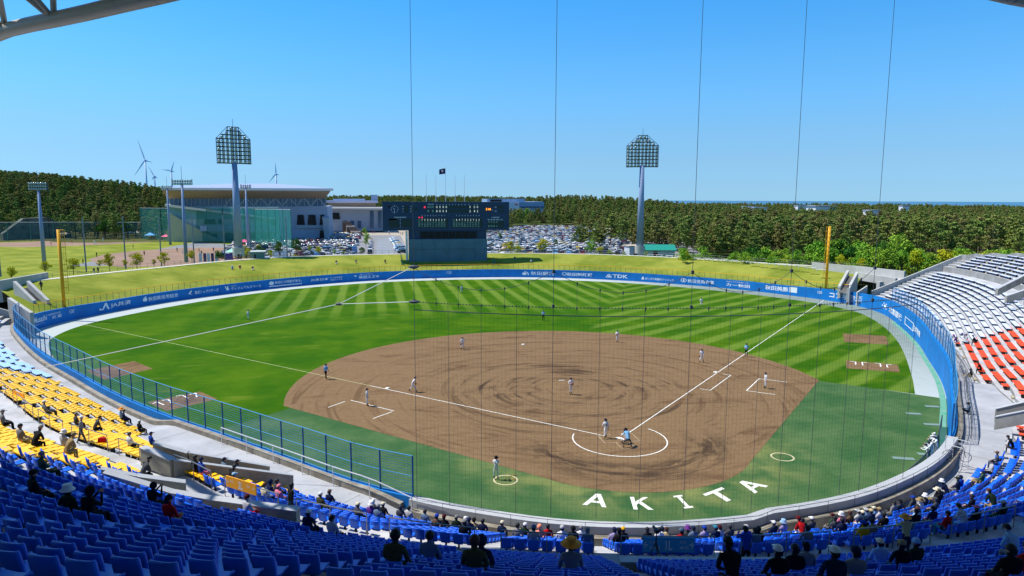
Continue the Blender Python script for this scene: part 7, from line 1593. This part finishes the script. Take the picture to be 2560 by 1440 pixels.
player(1753, 766, 'field', lab='right fielder in white standing on the striped right grass', gl=(-.22, .12, .85), gll='brown glove of the right fielder')
player(1156, 874, 'field', lab='infielder in white on the dirt left of second base', gl=(.28, .1, .8), gll='brown glove of the infielder left of second base')
player(1543, 856, 'pitch', lab='infielder in white on the dirt right of second base', gl=(.05, .30, 1.2), gll='dark glove of the infielder right of second base')
player(1754, 906, 'bwalk', lab='first baseman in white standing behind first base', gl=(.26, .1, .85), gll='brown glove of the first baseman')
player(1427, 986, 'pitch', z=.02, lab='pitcher in white standing before the mound', gl=(-.05, .32, 1.2), gll='brown glove of the pitcher')
player(1032, 980, 'run', (30, 10), lab='third baseman in white running in from third base', gl=(.15, .35, .95), gll='orange-brown glove of the running third baseman')
player(918, 1015, 'bstand', (8, 8), lab='coach in white standing in the third base coaching box'); player(1913, 971, 'bstand', (0, 16), lab='coach in white standing in the first base coaching box')
player(1358, 802, 'umps', top='umpire', pants='black', lab='second base umpire in light blue shirt on the outfield grass'); player(1865, 892, 'umps', top='umpire', pants='black', lab='first base umpire in light blue shirt on the foul line'); player(815, 948, 'umpw', top='umpire', pants='black', lab='third base umpire in light blue shirt on the foul line')
player(1514, 1096, 'bwalk', (-3, 25), hat='helmet', num='16', lab='batter in white with number 16 walking from the plate')
player(1563, 1110, 'catch', (0, 18), hat='helmet', hc='navy', lab='catcher in white crouching behind home plate', gl=(.24, .55, .70), gll='orange catcher mitt held out by the catcher')
player(1569, 1119, 'ump', (0, 18), hat='helmet', hc='black', top='umpire', pants='darkgray', lab='plate umpire in light blue shirt bending behind the catcher')
player(1240, 1199, 'clap', (0, 18), hat='helmet', hc='black', num='1', lab='on-deck batter in white clapping beside the cream ring')
bts = []
for px, py, rz_, tl in ((1262, 1196, 60, 80), (1266, 1192, 110, 85)):
    b_ = link('bat', BAT, None, at(px, py, .06)); b_.rotation_euler = (R_(tl+6), 0, R_(rz_)); bts.append(tag(b_, None, 'bat', 'bats lying in the on-deck ring'))
series(bts, 'wooden bat lying in the left on-deck ring, %s from the left')
for (px, py) in ((2333, 1118), (2329, 1124), (2335, 1128), (2323, 1136), (2319, 1142), (2312, 1148)): 
    r = player(px+6, py+10, 'rail', (-5, 10), top='uniform', hc=('white' if py < 1127 else 'navy'), lab='x'); r.scale = (.92,)*3; people.append((r, 'white uniform', 'cap', 'white' if py < 1127 else 'navy', 'rail', 'dugout'))
p = at(2253, 795, 0); a = link('person', POSE['ready'], None, p, R_(140), category='person')
bpy.data.objects.remove(a); player(2252, 798, 'ready', (20, 20), hc='white', lab='ball boy in white crouching by the right blue wall')
# labels for the crowd, counted from the left among those dressed alike
def z_of(r): return prj(r.location)
COLN = dict(lightgray='light gray', darkgray='dark gray', lightblue='light blue', darkred='dark red', darkgreen='dark green', bluegray='blue gray', uniform='white', umpire='light blue')
grp = {}
for r, top, hat, hc, pose, kind in people:
    if hat in ('hair', 'longhair'): hn = (('long ' if hat == 'longhair' else 'bare ')+{'gray': 'gray', 'brown': 'brown'}.get(hc, 'black')+' hair')
    else: hn = COLN.get(hc, hc)+' '+HATN[hat]
    act = 'seated' if pose.startswith('sit') else {'ground': 'sitting on the ground', 'stand': 'standing', 'walk': 'walking', 'rail': 'leaning forward'}.get(pose, 'standing')
    pl = {'spectator': '', 'practice': ' on the practice field', 'dugout': ' at dugout rail'}.get(kind, '')
    grp.setdefault('person in %s top, %s, %s%s' % (COLN.get(top, top), hn, act, pl), []).append((r, kind))
for k, L2 in grp.items():
    if len(L2) == 1: L2[0][0]['label'] = k
    else: series([r for r, _ in L2], k+', %s from left')
for r, *_r, kind in people: r['group'] = {'spectator': 'spectators in the stands and on the bank', 'practice': 'players of the practice game', 'dugout': 'players at the dugout rail'}[kind]
bag = SLP[int(np.argmin(np.hypot(sx-246, sy_-1085)))]; tag(MB().box((0, .1, .55), (.42, .25, .28), top=(.85, .8)).build('sports_bag', C_('red'), loc=bag), 'red bag on a yellow seat at the left', 'bag')
bpy.data.scenes.remove(_ts)
